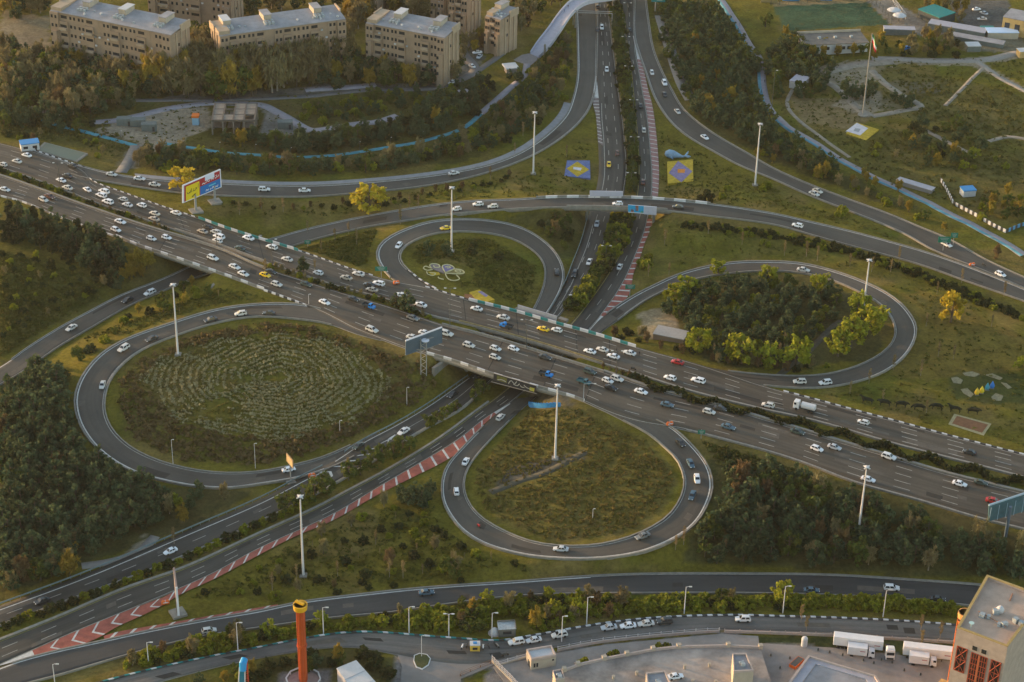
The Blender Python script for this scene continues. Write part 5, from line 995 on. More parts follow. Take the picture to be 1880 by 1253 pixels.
# contour rows of dry plants in the large loop
rows = []; c0 = P(505, 695); cx0, cy0 = c0[0], c0[1]
for rr in np.arange(5, 82, 2.7):
    n = int(6.283*rr*.8/.42); th = np.linspace(0, 6.283, n)+rng.random()*.2; wob = (vnoise(np.cos(th)*3+rr*.05, np.sin(th)*3, 1.1, 41)-.5)*3.6
    x = cx0+(rr+wob)*.86*np.cos(th); y = cy0+(rr+wob)*.74*np.sin(th)-6*np.cos(th*2)*rr/70
    rows.append(np.stack([x+rng.normal(size=n)*.13, y+rng.normal(size=n)*.13], 1))
rows = np.concatenate(rows); rz_ = tz(rows[:, 0], rows[:, 1]); px, py = proj(np.c_[rows, rz_]); gate = vnoise(rows[:, 0], rows[:, 1], 18, 42)*.5+vnoise(rows[:, 0], rows[:, 1], 2.6, 43)*.5
inn = [(255,700),(300,655),(400,625),(520,612),(640,640),(715,680),(705,730),(640,775),(520,808),(420,800),(320,770)]
ok = inpoly(px+(vnoise(rows[:, 0], rows[:, 1], 7, 44)-.5)*40, py+(vnoise(rows[:, 0], rows[:, 1], 7, 45)-.5)*20, inn) & (gate > .31)
tufts('planted_rows', np.c_[rows, rz_][ok], .66, cover('dry_rows', (.215,.195,.095), (.34,.30,.16)), 4, .35, 'pale dry plants in curved contour rows inside the southwest loop', 'plants')
tufts('loop_scrub', inside(SW, 2200), .7, cover('scrub_olive', (.05,.05,.016), (.095,.088,.03)), 4, label='olive scrub between the planted rows of the southwest loop', cat='scrub')
rim = inside(SW, 3600); px, py = proj(rim); rim = rim[~inpoly(px, py, inn)]
tufts('rim_scrub', rim, 1.0, cover('scrub_rust', (.105,.078,.032), (.165,.115,.05)), 6, label='rust brown scrub around the rim of the southwest loop', cat='scrub')
sc_ = np.concatenate([inside(q, n_, 8) for q, n_ in (([(1440,235),(1600,245),(1760,225),(1880,260),(1880,340),(1760,385),(1650,345),(1540,295)], 700), ([(1650,125),(1880,175),(1880,250),(1660,215)], 500), ([(0,455),(190,520),(190,545),(80,600),(0,660)], 1300), ([(1270,800),(1420,850),(1600,905),(1480,890),(1310,850)], 900), ([(0,180),(200,225),(240,280),(100,262),(0,250)], 900), ([(960,1032),(1240,1030),(1240,1050),(970,1060)], 900))])
tufts('rough_scrub', sc_, .95, cover('scrub_mixed', (.070,.074,.018), (.140,.122,.034)), 5, label='rough low scrub on the slopes and in the right park', cat='scrub')
LAWN = [[(0,460),(200,520),(0,660)],[(400,370),(950,320),(1090,250),(1090,350),(600,395),(420,400)],[(545,460),(690,420),(680,480),(650,490)],[(1210,240),(1400,340),(1680,450),(1680,465),(1420,385),(1215,360)],[(1200,400),(1690,510),(1880,620),(1880,830),(1500,725),(1690,600),(1540,490),(1240,490)],[(350,1100),(560,990),(800,900),(950,1030),(780,1070)],[(750,440),(900,440),(985,490),(970,560),(860,535),(760,480)],[(1420,110),(1880,110),(1880,330),(1600,300),(1440,230)],[(0,100),(400,120),(860,130),(700,320),(250,300),(0,240)],[(1250,790),(1560,890),(1500,900),(1300,840)],[(100,640),(400,530),(520,550),(240,610)],[(0,520),(190,540),(110,600),(0,650)]]
pl = np.concatenate([inside(q, 2600, 4) for q in LAWN]); tufts('lawn_tufts', pl, .62, cover('tuft_green', (.062,.070,.012), (.12,.110,.024), .2), 4, .5, 'short uneven grass and weeds on the lawns', 'grass')
# ------------------------------------------------------------------ buildings
TAN = mat('tan_render', (.31,.225,.155), noise=.14, nscale=.25); TAN2 = mat('pale_tan_render', (.37,.285,.20), noise=.12, nscale=.3); ROOFG = mat('grey_roofing', (.29,.28,.285), noise=.2, nscale=.2); WIN = mat('window_dark', (.03,.032,.035), rough=.12, spec=.6); CREAM = mat('cream_wall', (.40,.34,.265), noise=.1, nscale=.4); UNIT = mat('cooler_metal', (.32,.35,.36), rough=.5, noise=.3, nscale=1.5); WHT = mat('white_paint', (.52,.51,.505), noise=.08, nscale=.6)
def box_part(name, m, par, c, d, rz=0, bevel=0, top=(1, 1)): return MB().box((0, 0, 0), d, 0, top).build(name, m, par, loc=c, rz=rz, bevel=bevel)
def frame(FL, FR, z):
    a = unproj(FL[0], FL[1], z); b = unproj(FR[0], FR[1], z); return a, math.atan2(b[1]-a[1], b[0]-a[0]), float(np.linalg.norm((b-a)[:2]))
def ground_under(FL, FR, h):
    z = 2.0
    for _ in range(12):
        a = unproj((FL[0]+FR[0])/2, (FL[1]+FR[1])/2, z+h); z = float(tz(a[0], a[1]))
    return z
def apartment(label, FL, FR, depth, h, floors, bays, houses, win=True):
    h *= 1.12
    g = ground_under(FL, FR, h); a, rz, W = frame(FL, FR, g+h); e = empty('apartment_building', (a[0], a[1], g), rz, label, 'apartment block')
    fh = h/floors; bw = W/bays; wl = MB(); wl.box((W/2, depth/2, h/2-2), (W, depth, h+4)); roofline = MB()
    kinds = [('blank', 'loggia', 'plain', 'plain', 'loggia', 'stair')[i % 6] if i not in (0, bays-1) else 'end' for i in range(bays)]; nwin = 0
    for i, k in enumerate(kinds):
        x = (i+.5)*bw; out = dict(end=1.2, loggia=.7, plain=.0, stair=-.0, blank=.35)[k]; hh = h-fh*(.9 if k == 'loggia' else 0)
        if out: wl.box((x, -out/2, hh/2-2), (bw*.96, out, hh+4-.02*i))
        if k == 'end': wl.box((x, -out-.5, (h-2*fh)/2-2), (bw*.62, 1.0, h-2*fh+4))
        if k == 'stair': wl.box((x, -.05, h/2-1.6), (.5, .12, h+3))
    wl.build('wall', TAN, e)
    for i, k in enumerate(kinds):
        x = (i+.5)*bw; out = dict(end=1.2, loggia=.7, plain=.0, stair=-.0, blank=.35)[k]
        for f in range(floors):
            if f < 1 or nwin > 92: continue
            z = f*fh+fh*.55
            if k == 'loggia':
                if f == floors-1: box_part('window', WIN, e, (x, -.02, z), (bw*.7, .1, 1.3))
                else: box_part('window', WIN, e, (x, -out-.01, z+.1), (bw*.74, .1, 1.25)); 
                if f % 2 == 0: box_part('balcony', TAN2, e, (x, -out-.55, z-1.0), (bw*.9, 1.1, 1.0))
                nwin += 1
            elif k in ('plain', 'end', 'blank'):
                yy = -out-.02-(1.0 if k == 'end' and f < floors-2 else 0)
                for s in (-.22, .22):
                    if k == 'end' and f < floors-2 and s > 0: continue
                    box_part('window', WIN, e, (x+s*bw, yy, z), (.95, .1, 1.35)); nwin += 1
    for k in range(14): box_part('air_conditioner', WHT if k % 3 else UNIT, e, ((rng.integers(1, bays*2-1)+.5)*bw/2, -.95, (rng.integers(2, floors)+.12)*fh), (.9, .5, .65))
    r = MB(); b = [(0, -.5, h), (W, -.5, h), (W, depth+.3, h+1.4), (0, depth+.3, h+1.4)]; t = [(x, y, z+.3) for x, y, z in b]; r.quad(*b[::-1]); r.quad(*t)
    for i in range(4): j = (i+1) % 4; r.quad(b[i], b[j], t[j], t[i])
    r.build('roof', ROOFG, e)
    for x in (0, W):    # gable ends with parapet and pilasters
        s = 1 if x else -1; m = MB(); m.prism([(x-.3, depth*.5), (x+.3, depth*.5), (x+.3, depth+.5), (x-.3, depth+.5)], h-1, h+2.2)
        for q in (.22, .5, .78): m.box((x+s*.2, depth*q, h/2-2), (.4, .7, h+3.4))
        m.build('gable_parapet', TAN2, e)
        for f in range(2, floors, 2): box_part('window', WIN, e, (x+s*.05, depth*.36, f*fh+fh*.5), (.12, .9, 1.2))
    for k in range(7): box_part('roof_vent', UNIT if k % 2 else WHT, e, (rng.uniform(.1, .95)*W, depth*rng.uniform(.1, .45), h+.8), (rng.uniform(.4, 1.2), rng.uniform(.4, .9), 1.0), k*.4)
    box_part('roof_tower', TAN2, e, (bw*.62, depth*.5, h+.9), (bw*1.2, depth*.98, 2.0))
    for u in houses:
        box_part('roof_house', CREAM, e, (u*W, depth*.78, h+2.0), (3.4, depth*.5, 3.2)); box_part('roof_house_cover', WHT if int(u*10) % 2 else ROOFG, e, (u*W, depth*.78, h+3.7), (3.8, depth*.54, .25))
        for k in range(6): box_part('cooler', UNIT, e, (u*W+(k % 3-1.4)*1.5+.4, depth*.28+(k//3)*1.7, h+1.1+.05*k), (1.1, 1.1, 1.1+.25*(k % 2)))
    return e
apartment('long tan apartment block at the left with three roof houses', (93,19.5), (315,65), 13.5, 21, 6, 14, (.22,.52,.85))
apartment('tan apartment block with a sunlit left end, middle of the three facing blocks', (402,67), (634,35), 13, 19, 6, 14, (.1,.42,.82))
apartment('shorter tan apartment block beside the lane, nearest the valley road', (673,42.5), (818,70), 13.5, 19, 6, 10, (.3,.8))
apartment('tan block of flats with a stepped plan right of the third block', (893,29), (921,37), 12, 15, 5, 3, (.2,)); apartment('narrow tan block of flats cut off by the top edge above the third block', (826,-6), (860,0), 14, 15, 5, 3, (.5,)); apartment('tan block of flats cut off by the top edge behind the left block', (270,-36), (425,-16), 12, 17, 5, 8, (.5,)); apartment('small tan block of flats at the top edge left of the narrow one', (792,-12), (817,-8), 12, 12, 4, 2, (.5,))
apartment('tall tan block at the top edge in low sunlight behind bare trees', (648,-52), (695,-40), 12, 16, 5, 4, (.5,))
# school
def school():
    h = 4.8; FL, FR = (1476,84), (1594,79); g = ground_under(FL, FR, h); a, rz, W = frame(FL, FR, g+h); e = empty('school_building', (a[0], a[1], g), rz, 'low white walled building with a flat brown roof beside the green sports pitch', 'building'); D = 13
    m = MB(); m.box((W/2, D/2, h/2-.6), (W, D, h+1.2)); m.build('wall', WHT, e); m = MB(); m.box((W/2, D/2, h+.15), (W+.8, D+.8, .3)); m.build('roof', mat('brown_roof', (.17,.145,.12), noise=.2, nscale=.4), e)
    m = MB(); m.box((W/2, D+.1, h+.8), (W+.8, .35, 1.0)); m.box((-.2, D/2, h+.7), (.35, D, .8)); m.build('parapet', CREAM, e)
    for i in range(12):
        if i in (5, 6): continue
        box_part('window', WIN, e, ((i+.6)*W/12.2, -.03, 2.9), (1.5 if i % 3 else 1.0, .1, 1.5))
    for x in (.3, .55, .8): box_part('cooler', UNIT, e, (x*W, D*.5, h+.7), (1.2, 1.2, .9))
school()
# unfinished concrete frame
def concrete_frame():
    FL, FR = (389,222), (467,222); h = 6.2; g = ground_under(FL, FR, h); a, rz, W = frame(FL, FR, g+h); e = empty('concrete_frame', (a[0], a[1], g), rz, 'unfinished concrete frame with open floor slabs on a building site', 'building frame'); b = unproj(389.5, 192, g+h); D = float(np.linalg.norm((b-a)[:2])); m_ = mat('raw_concrete', (.20,.175,.145), noise=.2, nscale=.5); md = mat('raw_concrete_dark', (.11,.095,.08), noise=.2, nscale=.5)
    for i in range(5):
        for j in range(4): box_part('column', m_, e, (i*W/4, j*D/3, h/2-1), (.55, .55, h+2-.1))
    for i in range(5): box_part('beam', md, e, (i*W/4, D/2, h+.1), (.6, D+.6, .75))
    for j in range(4): box_part('beam', md, e, (W/2, j*D/3, h+.08), (W+.6, .5, .68))
    for i in range(4):
        for j in range(3):
            if (i, j) in ((1, 1), (3, 0), (1, 2)): continue
            box_part('floor_slab', m_, e, ((i+.5)*W/4, (j+.5)*D/3, h+.2), (W/4-.62, D/3-.52, .3))
    for i in range(3): box_part('floor_slab', md, e, ((i+.5)*W/3, D/2, h/2), (W/3-.7, D-.5, .25))
concrete_frame()
def simple_box(name, label, cat, px, py, d, rz, m, roofm=None, roofh=.2, wins=0, doors=False, ov=.3, zb=None):
    p = P(px, py) if zb is None else unproj(px, py, zb); e = empty(name, p, rz, label, cat); box_part('wall', m, e, (0, 0, d[2]/2-.3), (d[0], d[1], d[2]+.6)); box_part('roof', roofm or ROOFG, e, (0, 0, d[2]+roofh/2+.02), (d[0]+ov, d[1]+ov, roofh))
    for i in range(wins): box_part('window', WIN, e, ((i+.5)*d[0]/wins-d[0]/2, -d[1]/2-.02, d[2]*.55), (d[0]/wins*.5, .08, d[2]*.35))
    if doors: box_part('door', mat('dark_door', (.06,.055,.05)), e, (d[0]*.3, -d[1]/2-.02, 1.0), (.9, .08, 2.0))
    return e
GREENB = mat('grey_green_metal', (.13,.15,.14), noise=.15, nscale=.8); BLUER = mat('blue_roof', (.03,.22,.50), rough=.5); LILAC = mat('pale_sheet', (.36,.35,.385), noise=.1, nscale=.5)
for x, y, l in ((229,229,'leftmost of the three grey green containers on the building site'), (254,231,'middle grey green container on the building site'), (274,239,'grey green container nearest the highway on the building site'), (524,235,'grey container with a dark doorway at the end of the pale walkway')):
    e = simple_box('site_container', l, 'container', x, y, (6, 3.2, 2.8), .12, GREENB, GREENB, doors=True, ov=.05)
e = simple_box('site_hut', 'small hut with an orange roof and blue wall by the concrete frame', 'hut', 360, 228, (2.6, 2.6, 3.2), 0, mat('hut_blue', (.25,.42,.55)), mat('orange_roof', (.65,.16,.03)), .9)
e = simple_box('kiosk', 'small white kiosk with a blue roof by the pool', 'kiosk', 55, 274, (7.0, 4.2, 3.0), .35, WHT, BLUER, .3, 2, True)
simple_box('shed', 'low shed with a pale roof inside the northeast loop', 'shed', 1231, 622, (10.5, 6, 2.2), -.35, mat('shed_brick', (.22,.15,.1)), mat('pale_roof', (.33,.30,.27), noise=.1), .25)
simple_box('shed', 'white topped shed among trees in the top right park', 'shed', 1467, 158, (6, 8, 3.0), -.5, WHT, LILAC, .3); simple_box('shed', 'little white shed right of the clearing', 'shed', 1785, 92, (6, 5, 2.6), .1, GREENB, WHT, .25)
simple_box('gazebo', 'white tent roofed gazebo below the footbridge', 'gazebo', 937, 132, (4.5, 4.5, 2.4), .3, mat('gazebo_dark', (.2,.19,.18)), WHT, .5, ov=1.5); simple_box('hut', 'small pale hut by the winding path right of the frame', 'hut', 852, 178, (4, 4, 2.2), .4, mat('gazebo_dark', (.2,.19,.18)), LILAC, .3)
simple_box('pavilion', 'pavilion with a teal roof at the top right', 'pavilion', 1718, 36, (13, 11, 4), -.9, mat('pavilion_dark', (.05,.06,.06)), mat('teal_roof', (.02,.20,.19), noise=.1), .3); simple_box('market_hall', 'low hall with a white roof behind the school', 'hall', 1650, 62, (14, 4, 2.6), -.05, GREENB, LILAC, .25)
simple_box('stand', 'blue and white canopy at the upper right edge', 'canopy', 1838, 68, (14, 6, 3), .05, CREAM, mat('pale_blue_roof', (.45,.60,.80)), .3); simple_box('stand', 'teal canopy left of the blue and white canopy', 'canopy', 1812, 64, (6, 5, 3), .05, CREAM, TEAL, .3); simple_box('long_shed', 'long shed with a pale corrugated roof at the upper right', 'shed', 1757, 60, (26, 6, 3), -.42, GREENB, LILAC, .25); simple_box('long_shed', 'long low grey shed below the corrugated one', 'shed', 1790, 78, (26, 5, 2), -.42, GREENB, ROOFG, .2)
simple_box('hall', 'sunlit ochre hall cut off by the right edge at the top', 'hall', 1872, 60, (14, 12, 8), -.5, mat('sunlit_ochre_wall', (.5,.33,.13), noise=.2, nscale=.5), ROOFG, .3, 3); simple_box('kiosk', 'tiny kiosk by the path at the right edge of the park', 'kiosk', 1876, 104, (4, 4, 3), .2, mat('sunlit_ochre_wall', (.5,.33,.13)), WHT, .2)  # low sun's yellow is put into this shared ochre wall colour
simple_box('awning', 'pale awning over tables beside the blue path at the right', 'awning', 1680, 345, (15, 3.2, 1.6), -.62, mat('gazebo_dark', (.2,.19,.18)), LILAC, .2); simple_box('play_hut', 'blue and white play hut in the yard at the right', 'hut', 1776, 358, (5, 4, 2.5), .2, WHT, BLUER, .4)
# ---- bottom edge: tower block
def tower():
    zt = 30.0; FL, FR, BL = unproj(1757,1152,zt), unproj(1850,1187,zt), unproj(1812,1056,zt); ex = FR-FL; W = float(np.linalg.norm(ex[:2])); rz = math.atan2(ex[1], ex[0]); g = 0.0
    e = empty('tower_block', (FL[0], FL[1], g), rz, 'tall pale stone tower with red lattice windows and an orange turret at the lower right', 'tower'); ca, sa = math.cos(-rz), math.sin(-rz); v = BL-FL; bl = (v[0]*ca-v[1]*sa, v[0]*sa+v[1]*ca); q = [(0, 0), (W, 0), (W+bl[0]+2.5, bl[1]), bl]
    ST = mat('pink_stone', (.41,.32,.265), noise=.14, nscale=.5); RED = mat('red_lattice', (.32,.065,.035), noise=.1); YEL = mat('sunlit_coping', (.40,.27,.10), noise=.15); DK = mat('lattice_dark', (.035,.022,.018), rough=.4)  # coping yellow is low sunlight painted into its colour
    m = MB(); m.prism(q, -1, zt-1.0); m.build('wall', ST, e); m = MB(); m.prism([(x*.985+.1, y*.985+.15) for x, y in q], zt-1.0, zt-.8); m.build('roof', mat('tower_roof', (.43,.31,.235), noise=.16, nscale=.3), e)
    c = MB(); cc = MB()
    for i in range(4):
        a, b = np.array(q[i]), np.array(q[(i+1) % 4]); t = (b-a)/np.linalg.norm(b-a); n = np.array([-t[1], t[0]])*.55; qq = [tuple(a), tuple(b), tuple(b+n), tuple(a+n)]
        c.prism(qq, zt-1.0+.01*i, zt-.15); cc.prism([tuple(a-n*.15), tuple(b-n*.15), tuple(b+n*1.1), tuple(a+n*1.1)], zt-.15, zt+.05+.01*i)
    c.build('parapet', ST, e); cc.build('coping', YEL, e)
    for u in (.40, .58): box_part('window', WIN, e, (u*W, -.03, zt-4.3), (1.25, .12, 1.25))
    def lattice(u0, u1, z1, z0, nx, nz, diag):
        w = (u1-u0)*W; xc = (u0+u1)/2*W; p = box_part('window', DK, e, (xc, -.04, (z0+z1)/2), (w, .14, z1-z0)); m = MB()
        for i in range(nx+1): m.box((w*(i/nx-.5), -.12, 0), (.16 if i not in (0, nx) else .25, .12, z1-z0))
        for i in range(nz+1): m.box((0, -.14, (z1-z0)*(i/nz-.5)), (w, .12, .18))
        if diag:
            for i in range(nz):
                zz0, zz1 = (z1-z0)*(i/nz-.5), (z1-z0)*((i+1)/nz-.5)
                for s in (1, -1): m.tube([(-w/2*s, -.17, zz0), (w/2*s, -.17, zz1)], .1, 4)
        m.build('lattice', RED, p)
    lattice(.07, .27, zt-5.4, zt-13.0, 2, 2, True); lattice(.36, .50, zt-5.7, zt-24, 3, 11, False); lattice(.53, .67, zt-5.7, zt-24, 3, 11, False); lattice(.75, .94, zt-5.6, zt-13.2, 2, 2, True); box_part('mullion', mat('orange_frame', (.42,.12,.05)), e, (.515*W, -.1, zt-14.5), (.45, .3, 17.5))
    t = (np.array(bl)*.33); m = MB(); m.tube([(0, 0, -1), (0, 0, zt-2.6)], 1.55, 16); tu = m.build('turret', DK, e, loc=(t[0]-.3, t[1], 0)); m = MB(); OR = mat('sunlit_stone', (.62,.30,.10), noise=.1)  # cap colour has the orange of the low sun painted in
    m.lathe([(1.75, zt-2.6), (1.85, zt-1.0), (1.55, zt-1.0), (1.5, zt-1.5)], n=16); m.build('turret_cap', OR, tu); m = MB()
    for k in range(12): m.box((1.6*math.cos(k*math.pi/6), 1.6*math.sin(k*math.pi/6), zt/2-1.8), (.3, .3, zt-3), k*math.pi/6)
    for z in np.arange(2, zt-3, 1.6): m.lathe([(1.68, z), (1.68, z+.25)], n=16)
    m.build('turret_lattice', mat('orange_lattice', (.55,.15,.03)), tu)
    m = MB(); m.box((-1.9, 2.6, 3), (3.4, 6, 10)); m.build('side_wing', mat('sunlit_ochre_wall', (.5,.33,.13), noise=.2, nscale=.5), e)  # wing's ochre stands in for orange sunlight on its walls
    for k, (u, v2, d) in enumerate(((.30,.34,(1.3,1.3,1.2)),(.42,.36,(.9,.9,1.0)),(.50,.47,(1.5,1.2,1.4)),(.75,.33,(1.6,1.0,1.2)),(.9,.45,(1.2,1.2,1.4)),(1.02,.44,(1.2,1.2,1.2)),(.66,.3,(1,.8,.9)))): box_part('cooler', UNIT, e, (u*W+bl[0]*v2, bl[1]*v2, zt-.2+d[2]/2-.6), d, .3*k)
    m = MB(); m.lathe([(.1, zt-.7), (.95, zt-.6), (1.05, zt+.2), (.6, zt+.9), (.05, zt+1.05)], (W*.55+bl[0]*.52, bl[1]*.52, 0), 14); m.build('water_tank', WHT, e)
    m = MB(); m.tube([(W*.2+bl[0]*.38, bl[1]*.38, zt-.2), (W*.8+bl[0]*.3, bl[1]*.3, zt-.2)], .12, 6); m.tube([(W*.62+bl[0]*.75, bl[1]*.75, zt-.6), (W*.6+bl[0]*.88, bl[1]*.88, zt-.6)], .15, 6); m.build('pipe', mat('rusty_pipe', (.25,.13,.08)), e)
    m = MB(); m.lathe([(.05, zt+.9), (.7, zt+1.0)], (W*.22+bl[0]*.1, bl[1]*.1, 0), 12); m.tube([(W*.22+bl[0]*.1, bl[1]*.1, zt-1), (W*.22+bl[0]*.1, bl[1]*.1, zt+.95)], .07, 6); m.build('dish', mat('dish_green', (.45,.6,.55)), e)
tower()
# ---- drop ride
def ride():
    b = P(557, 1251); h = z_at(b, 1119)-b[2]; e = empty('ride_tower', b, 0, 'tall red orange amusement ride column with a yellow ring at the top', 'ride tower'); RD = mat('ride_red', (.46,.075,.018), rough=.45, noise=.12, nscale=.4); YE = mat('ride_yellow', (.72,.38,.02), rough=.4)
    m = MB(); m.tube([(0, 0, -.5), (0, 0, h)], [1.08, 1.0], 14)
    for k in range(4): m.box((1.0*math.cos(k*1.571+.4), 1.0*math.sin(k*1.571+.4), h/2), (.3, .3, h-.1), k*1.571+.4)
    m.build('column', RD, e); m = MB(); m.lathe([(1.2, h-.3), (1.75, h+.1), (1.9, h+1.6), (1.55, h+1.6), (1.45, h+.3), (.3, h+.25)], n=18); m.build('top_ring', YE, e)
    m = MB(); m.box((-.1, .3, h+1.9), (2.6, .8, .55), -.55); m.build('top_beam', YE, e); m = MB(); m.box((0, -.3, h+.7), (1.4, 1.0, .7), .2); m.tube([(-.4, .6, h+.3), (-.4, .6, h+3.0)], .06, 5); m.build('winch', mat('winch_grey', (.12,.11,.1)), e)
    m = MB(); m.lathe([(.9, h*.52), (1.35, h*.52), (1.35, h*.5), (.9, h*.5)], n=14); m.build('collar', RD, e); m = MB()
    m.lathe([(4.1, -.3), (4.1, .25), (.5, .3)], n=12); m.build('platform', mat('ride_platform', (.27,.19,.17), noise=.15), e); m = MB(); pts = [(4.5*math.cos(k*math.pi/5), 4.5*math.sin(k*math.pi/5), 1.0) for k in range(11)]; m.tube(pts, .22, 6, False)
    for p in pts[:-1]: m.tube([(p[0], p[1], 0), p], .12, 5)
    m.build('ring_fence', WHT, e)
ride()
def slide():
    b = P(452, 1274); e = empty('slide_tower', b, -.25, 'blue slide with white rails at the bottom edge left of the ride tower', 'slide'); h = z_at(b, 1212)-b[2]; BL_ = mat('slide_blue', (.02,.27,.55), rough=.35); RD = mat('slide_red', (.45,.06,.03))
    m = MB(); m.tube([(0, .3, h+.1), (0, -.9, h-.4), (.2, -1.8, h-2.2)], [.9, 1.05, .85], 12); m.build('hood', BL_, e); m = MB(); q0, q1 = (0, -1.6, h-1.8), (.5, -4.5, .3)
    m.quad((-.7, -1.6, h-1.8), (.7, -1.6, h-1.8), (1.3, -4.5, .3), (-.5, -4.5, .3)); m.quad((-.5, -4.6, .2), (1.3, -4.6, .2), (.7, -1.7, h-1.95), (-.7, -1.7, h-1.95)); m.build('chute', mat('slide_teal', (.02,.16,.22)), e); m = MB()
    m.tube([(-.75, -1.5, h-1.4), (-.6, -4.5, .7)], .16, 6); m.tube([(.75, -1.5, h-1.4), (1.4, -4.5, .7)], .16, 6); m.build('rail', WHT, e); m = MB()
    for x in (-.7, .7): m.tube([(x, .3, -.3), (x, .3, h)], .13, 6)
    for z in np.arange(.6, h, .6): m.tube([(-.7, .3, z), (.7, .3, z)], .06, 5)
    m.build('ladder', RD, e); box_part('cross_beam', BL_, e, (.2, -3.0, h*.42), (2.6, .4, .5))
slide()
def hall():
    z = 4.6; pts = [unproj(x, y, z) for x, y in ((619,1229), (654,1214.5), (700,1266), (662,1286))]; c = sum(pts)/4; e = empty('white_hall', (c[0], c[1], 0), 0, 'white hall with a panelled flat roof at the bottom edge', 'hall'); m = MB(); m.prism([(p[0]-c[0], p[1]-c[1]) for p in pts], -.5, z); m.build('wall', LILAC, e); m = MB()
    m.prism([((p[0]-c[0])*1.03, (p[1]-c[1])*1.03) for p in pts], z, z+.25); m.build('roof', WHT, e); m = MB()
    a, b, c2, d = [np.array([(p[0]-c[0]), (p[1]-c[1]), z+.27]) for p in pts]
    for k in (.36, .7): m.tube([a*(1-k)+d*k, b*(1-k)+c2*k], .06, 4)
    m.build('roof_seam', mat('seam_grey', (.3,.3,.32)), e)
hall()
# ---- forecourt and low buildings by the bottom edge
PINK = mat('pink_coping', (.42,.34,.30), noise=.12, nscale=.6); PAVE = mat('terrace_paving', (.30,.25,.215), noise=.45, nscale=.14, detail=6)
def terrace():
    N_ = [(1036,1232),(1061,1222),(1109,1211),(1151,1203),(1199,1194),(1246,1189),(1337,1187),(1396,1190)]; z = 2.0; top = [unproj(x, y, z) for x, y in N_]+[unproj(1440,1330,z), unproj(1000,1330,z), unproj(1030,1250,z)]
    c = top[4]; e = empty('terrace_building', (c[0], c[1], 0), 0, 'broad flat roof terrace with a pale parapet and posts at the bottom edge', 'terrace'); L = [(p[0]-c[0], p[1]-c[1]) for p in top]; m = MB(); m.prism(L, -1, z); m.build('roof_deck', PAVE, e)
    for a, b in zip(L[:7], L[1:8]):
        a, b = np.array(a), np.array(b); t = (b-a)/np.linalg.norm(b-a); n = np.array([-t[1], t[0]])*.45; m = MB(); m.prism([tuple(a), tuple(b), tuple(b-n), tuple(a-n)], z-.6, z+.75); m.build('parapet', PINK, e)
    for a in L[:8]: box_part('parapet_post', CREAM, e, (a[0], a[1], z+.45), (1.1, 1.1, 1.5), .2)
    for x, y in ((1126,1248),(1169,1240),(1257,1228),(1302,1225),(1272,1255),(1314,1256)):
        p = unproj(x, y, z); m = MB(); m.tube([(0, 0, -.1), (0, 0, 1.1)], .32, 8); m.tube([(0, 0, 1.1), (0, 0, 1.3)], .45, 8); m.build('vent', CREAM, e, loc=(p[0]-c[0], p[1]-c[1], z))
    def roofbox(nm, lab, q, h, y0):
        pp = [unproj(x, y, z+h) for x, y in q]; cc = sum(pp)/len(pp); b = empty(nm, (cc[0], cc[1], z), 0, lab, 'stair house'); LL = [(p[0]-cc[0], p[1]-cc[1]) for p in pp]; m = MB(); m.prism(LL, -.2, h-.6); m.build('wall', CREAM, b)
        k = len(LL); m = MB()
        for i in range(k):
            a1, b1 = np.array(LL[i]), np.array(LL[(i+1) % k]); m.prism([tuple(a1), tuple(b1), tuple(b1*.88), tuple(a1*.88)], h-.6, h+.012*i)
        m.build('parapet', PINK, b); m = MB(); m.prism([(x*.88, y*.88) for x, y in LL], h-.6, h-.5); m.build('roof', ROOFG, b); mm = MB(); mm.tube([(-.6, -.3, h-.1), (.6, .2, h-.1)], .35, 10); mm.build('water_tank', UNIT, b); box_part('cooler', UNIT, b, (.3, -1.2, h), (1.1, .9, 1.0)); return b
    roofbox('stair_house', 'tall pale stair house standing on the right end of the terrace', [(1345,1199),(1370,1199),(1384,1231),(1347,1233)], 6.5, 0); roofbox('stair_house', 'low pale roof house on the terrace with coolers and a parked car', [(1186,1235),(1221,1231),(1236,1262),(1190,1268)], 3.0, 0); roofbox('stair_house', 'pale square roof house at the left end of the terrace', [(1015,1231),(1031,1228),(1037,1244),(1020,1248)], 5.0, 0)
    p = unproj(1240, 1242, z+.6); p[2] = z+.02; make_car('sedan', 'white', p, .25, 'white car parked on the roof terrace', None)
    GP = mat('planter_soil', (.04,.045,.015), noise=.3)
    for q, l in (([(1056,1219),(1078,1211),(1082,1216),(1062,1225)], 'first'), ([(1112,1203),(1134,1197),(1139,1203),(1116,1209)], 'second'), ([(1199,1188),(1232,1184),(1234,1190),(1203,1194)], 'last')):
        pp = [P(x, y) for x, y in q]; cc = sum(pp)/4; b = empty('planter', cc, 0, f'sunken green planter beside the terrace, {l} from the left', 'planter'); LL = [(p[0]-cc[0], p[1]-cc[1]) for p in pp]; m = MB(); m.prism([(x*1.15, y*1.15) for x, y in LL], -.5, .5); m.build('rim', PINK, b); m = MB(); m.prism(LL, .3, .56); m.build('soil', GP, b)
    for x, y in ((1068,1218),(1074,1215),(1122,1204),(1130,1202),(1210,1190),(1222,1189)): build_tree('bush', P(x, y), 1.8, 'in the sunken planters beside the terrace', None)
terrace()
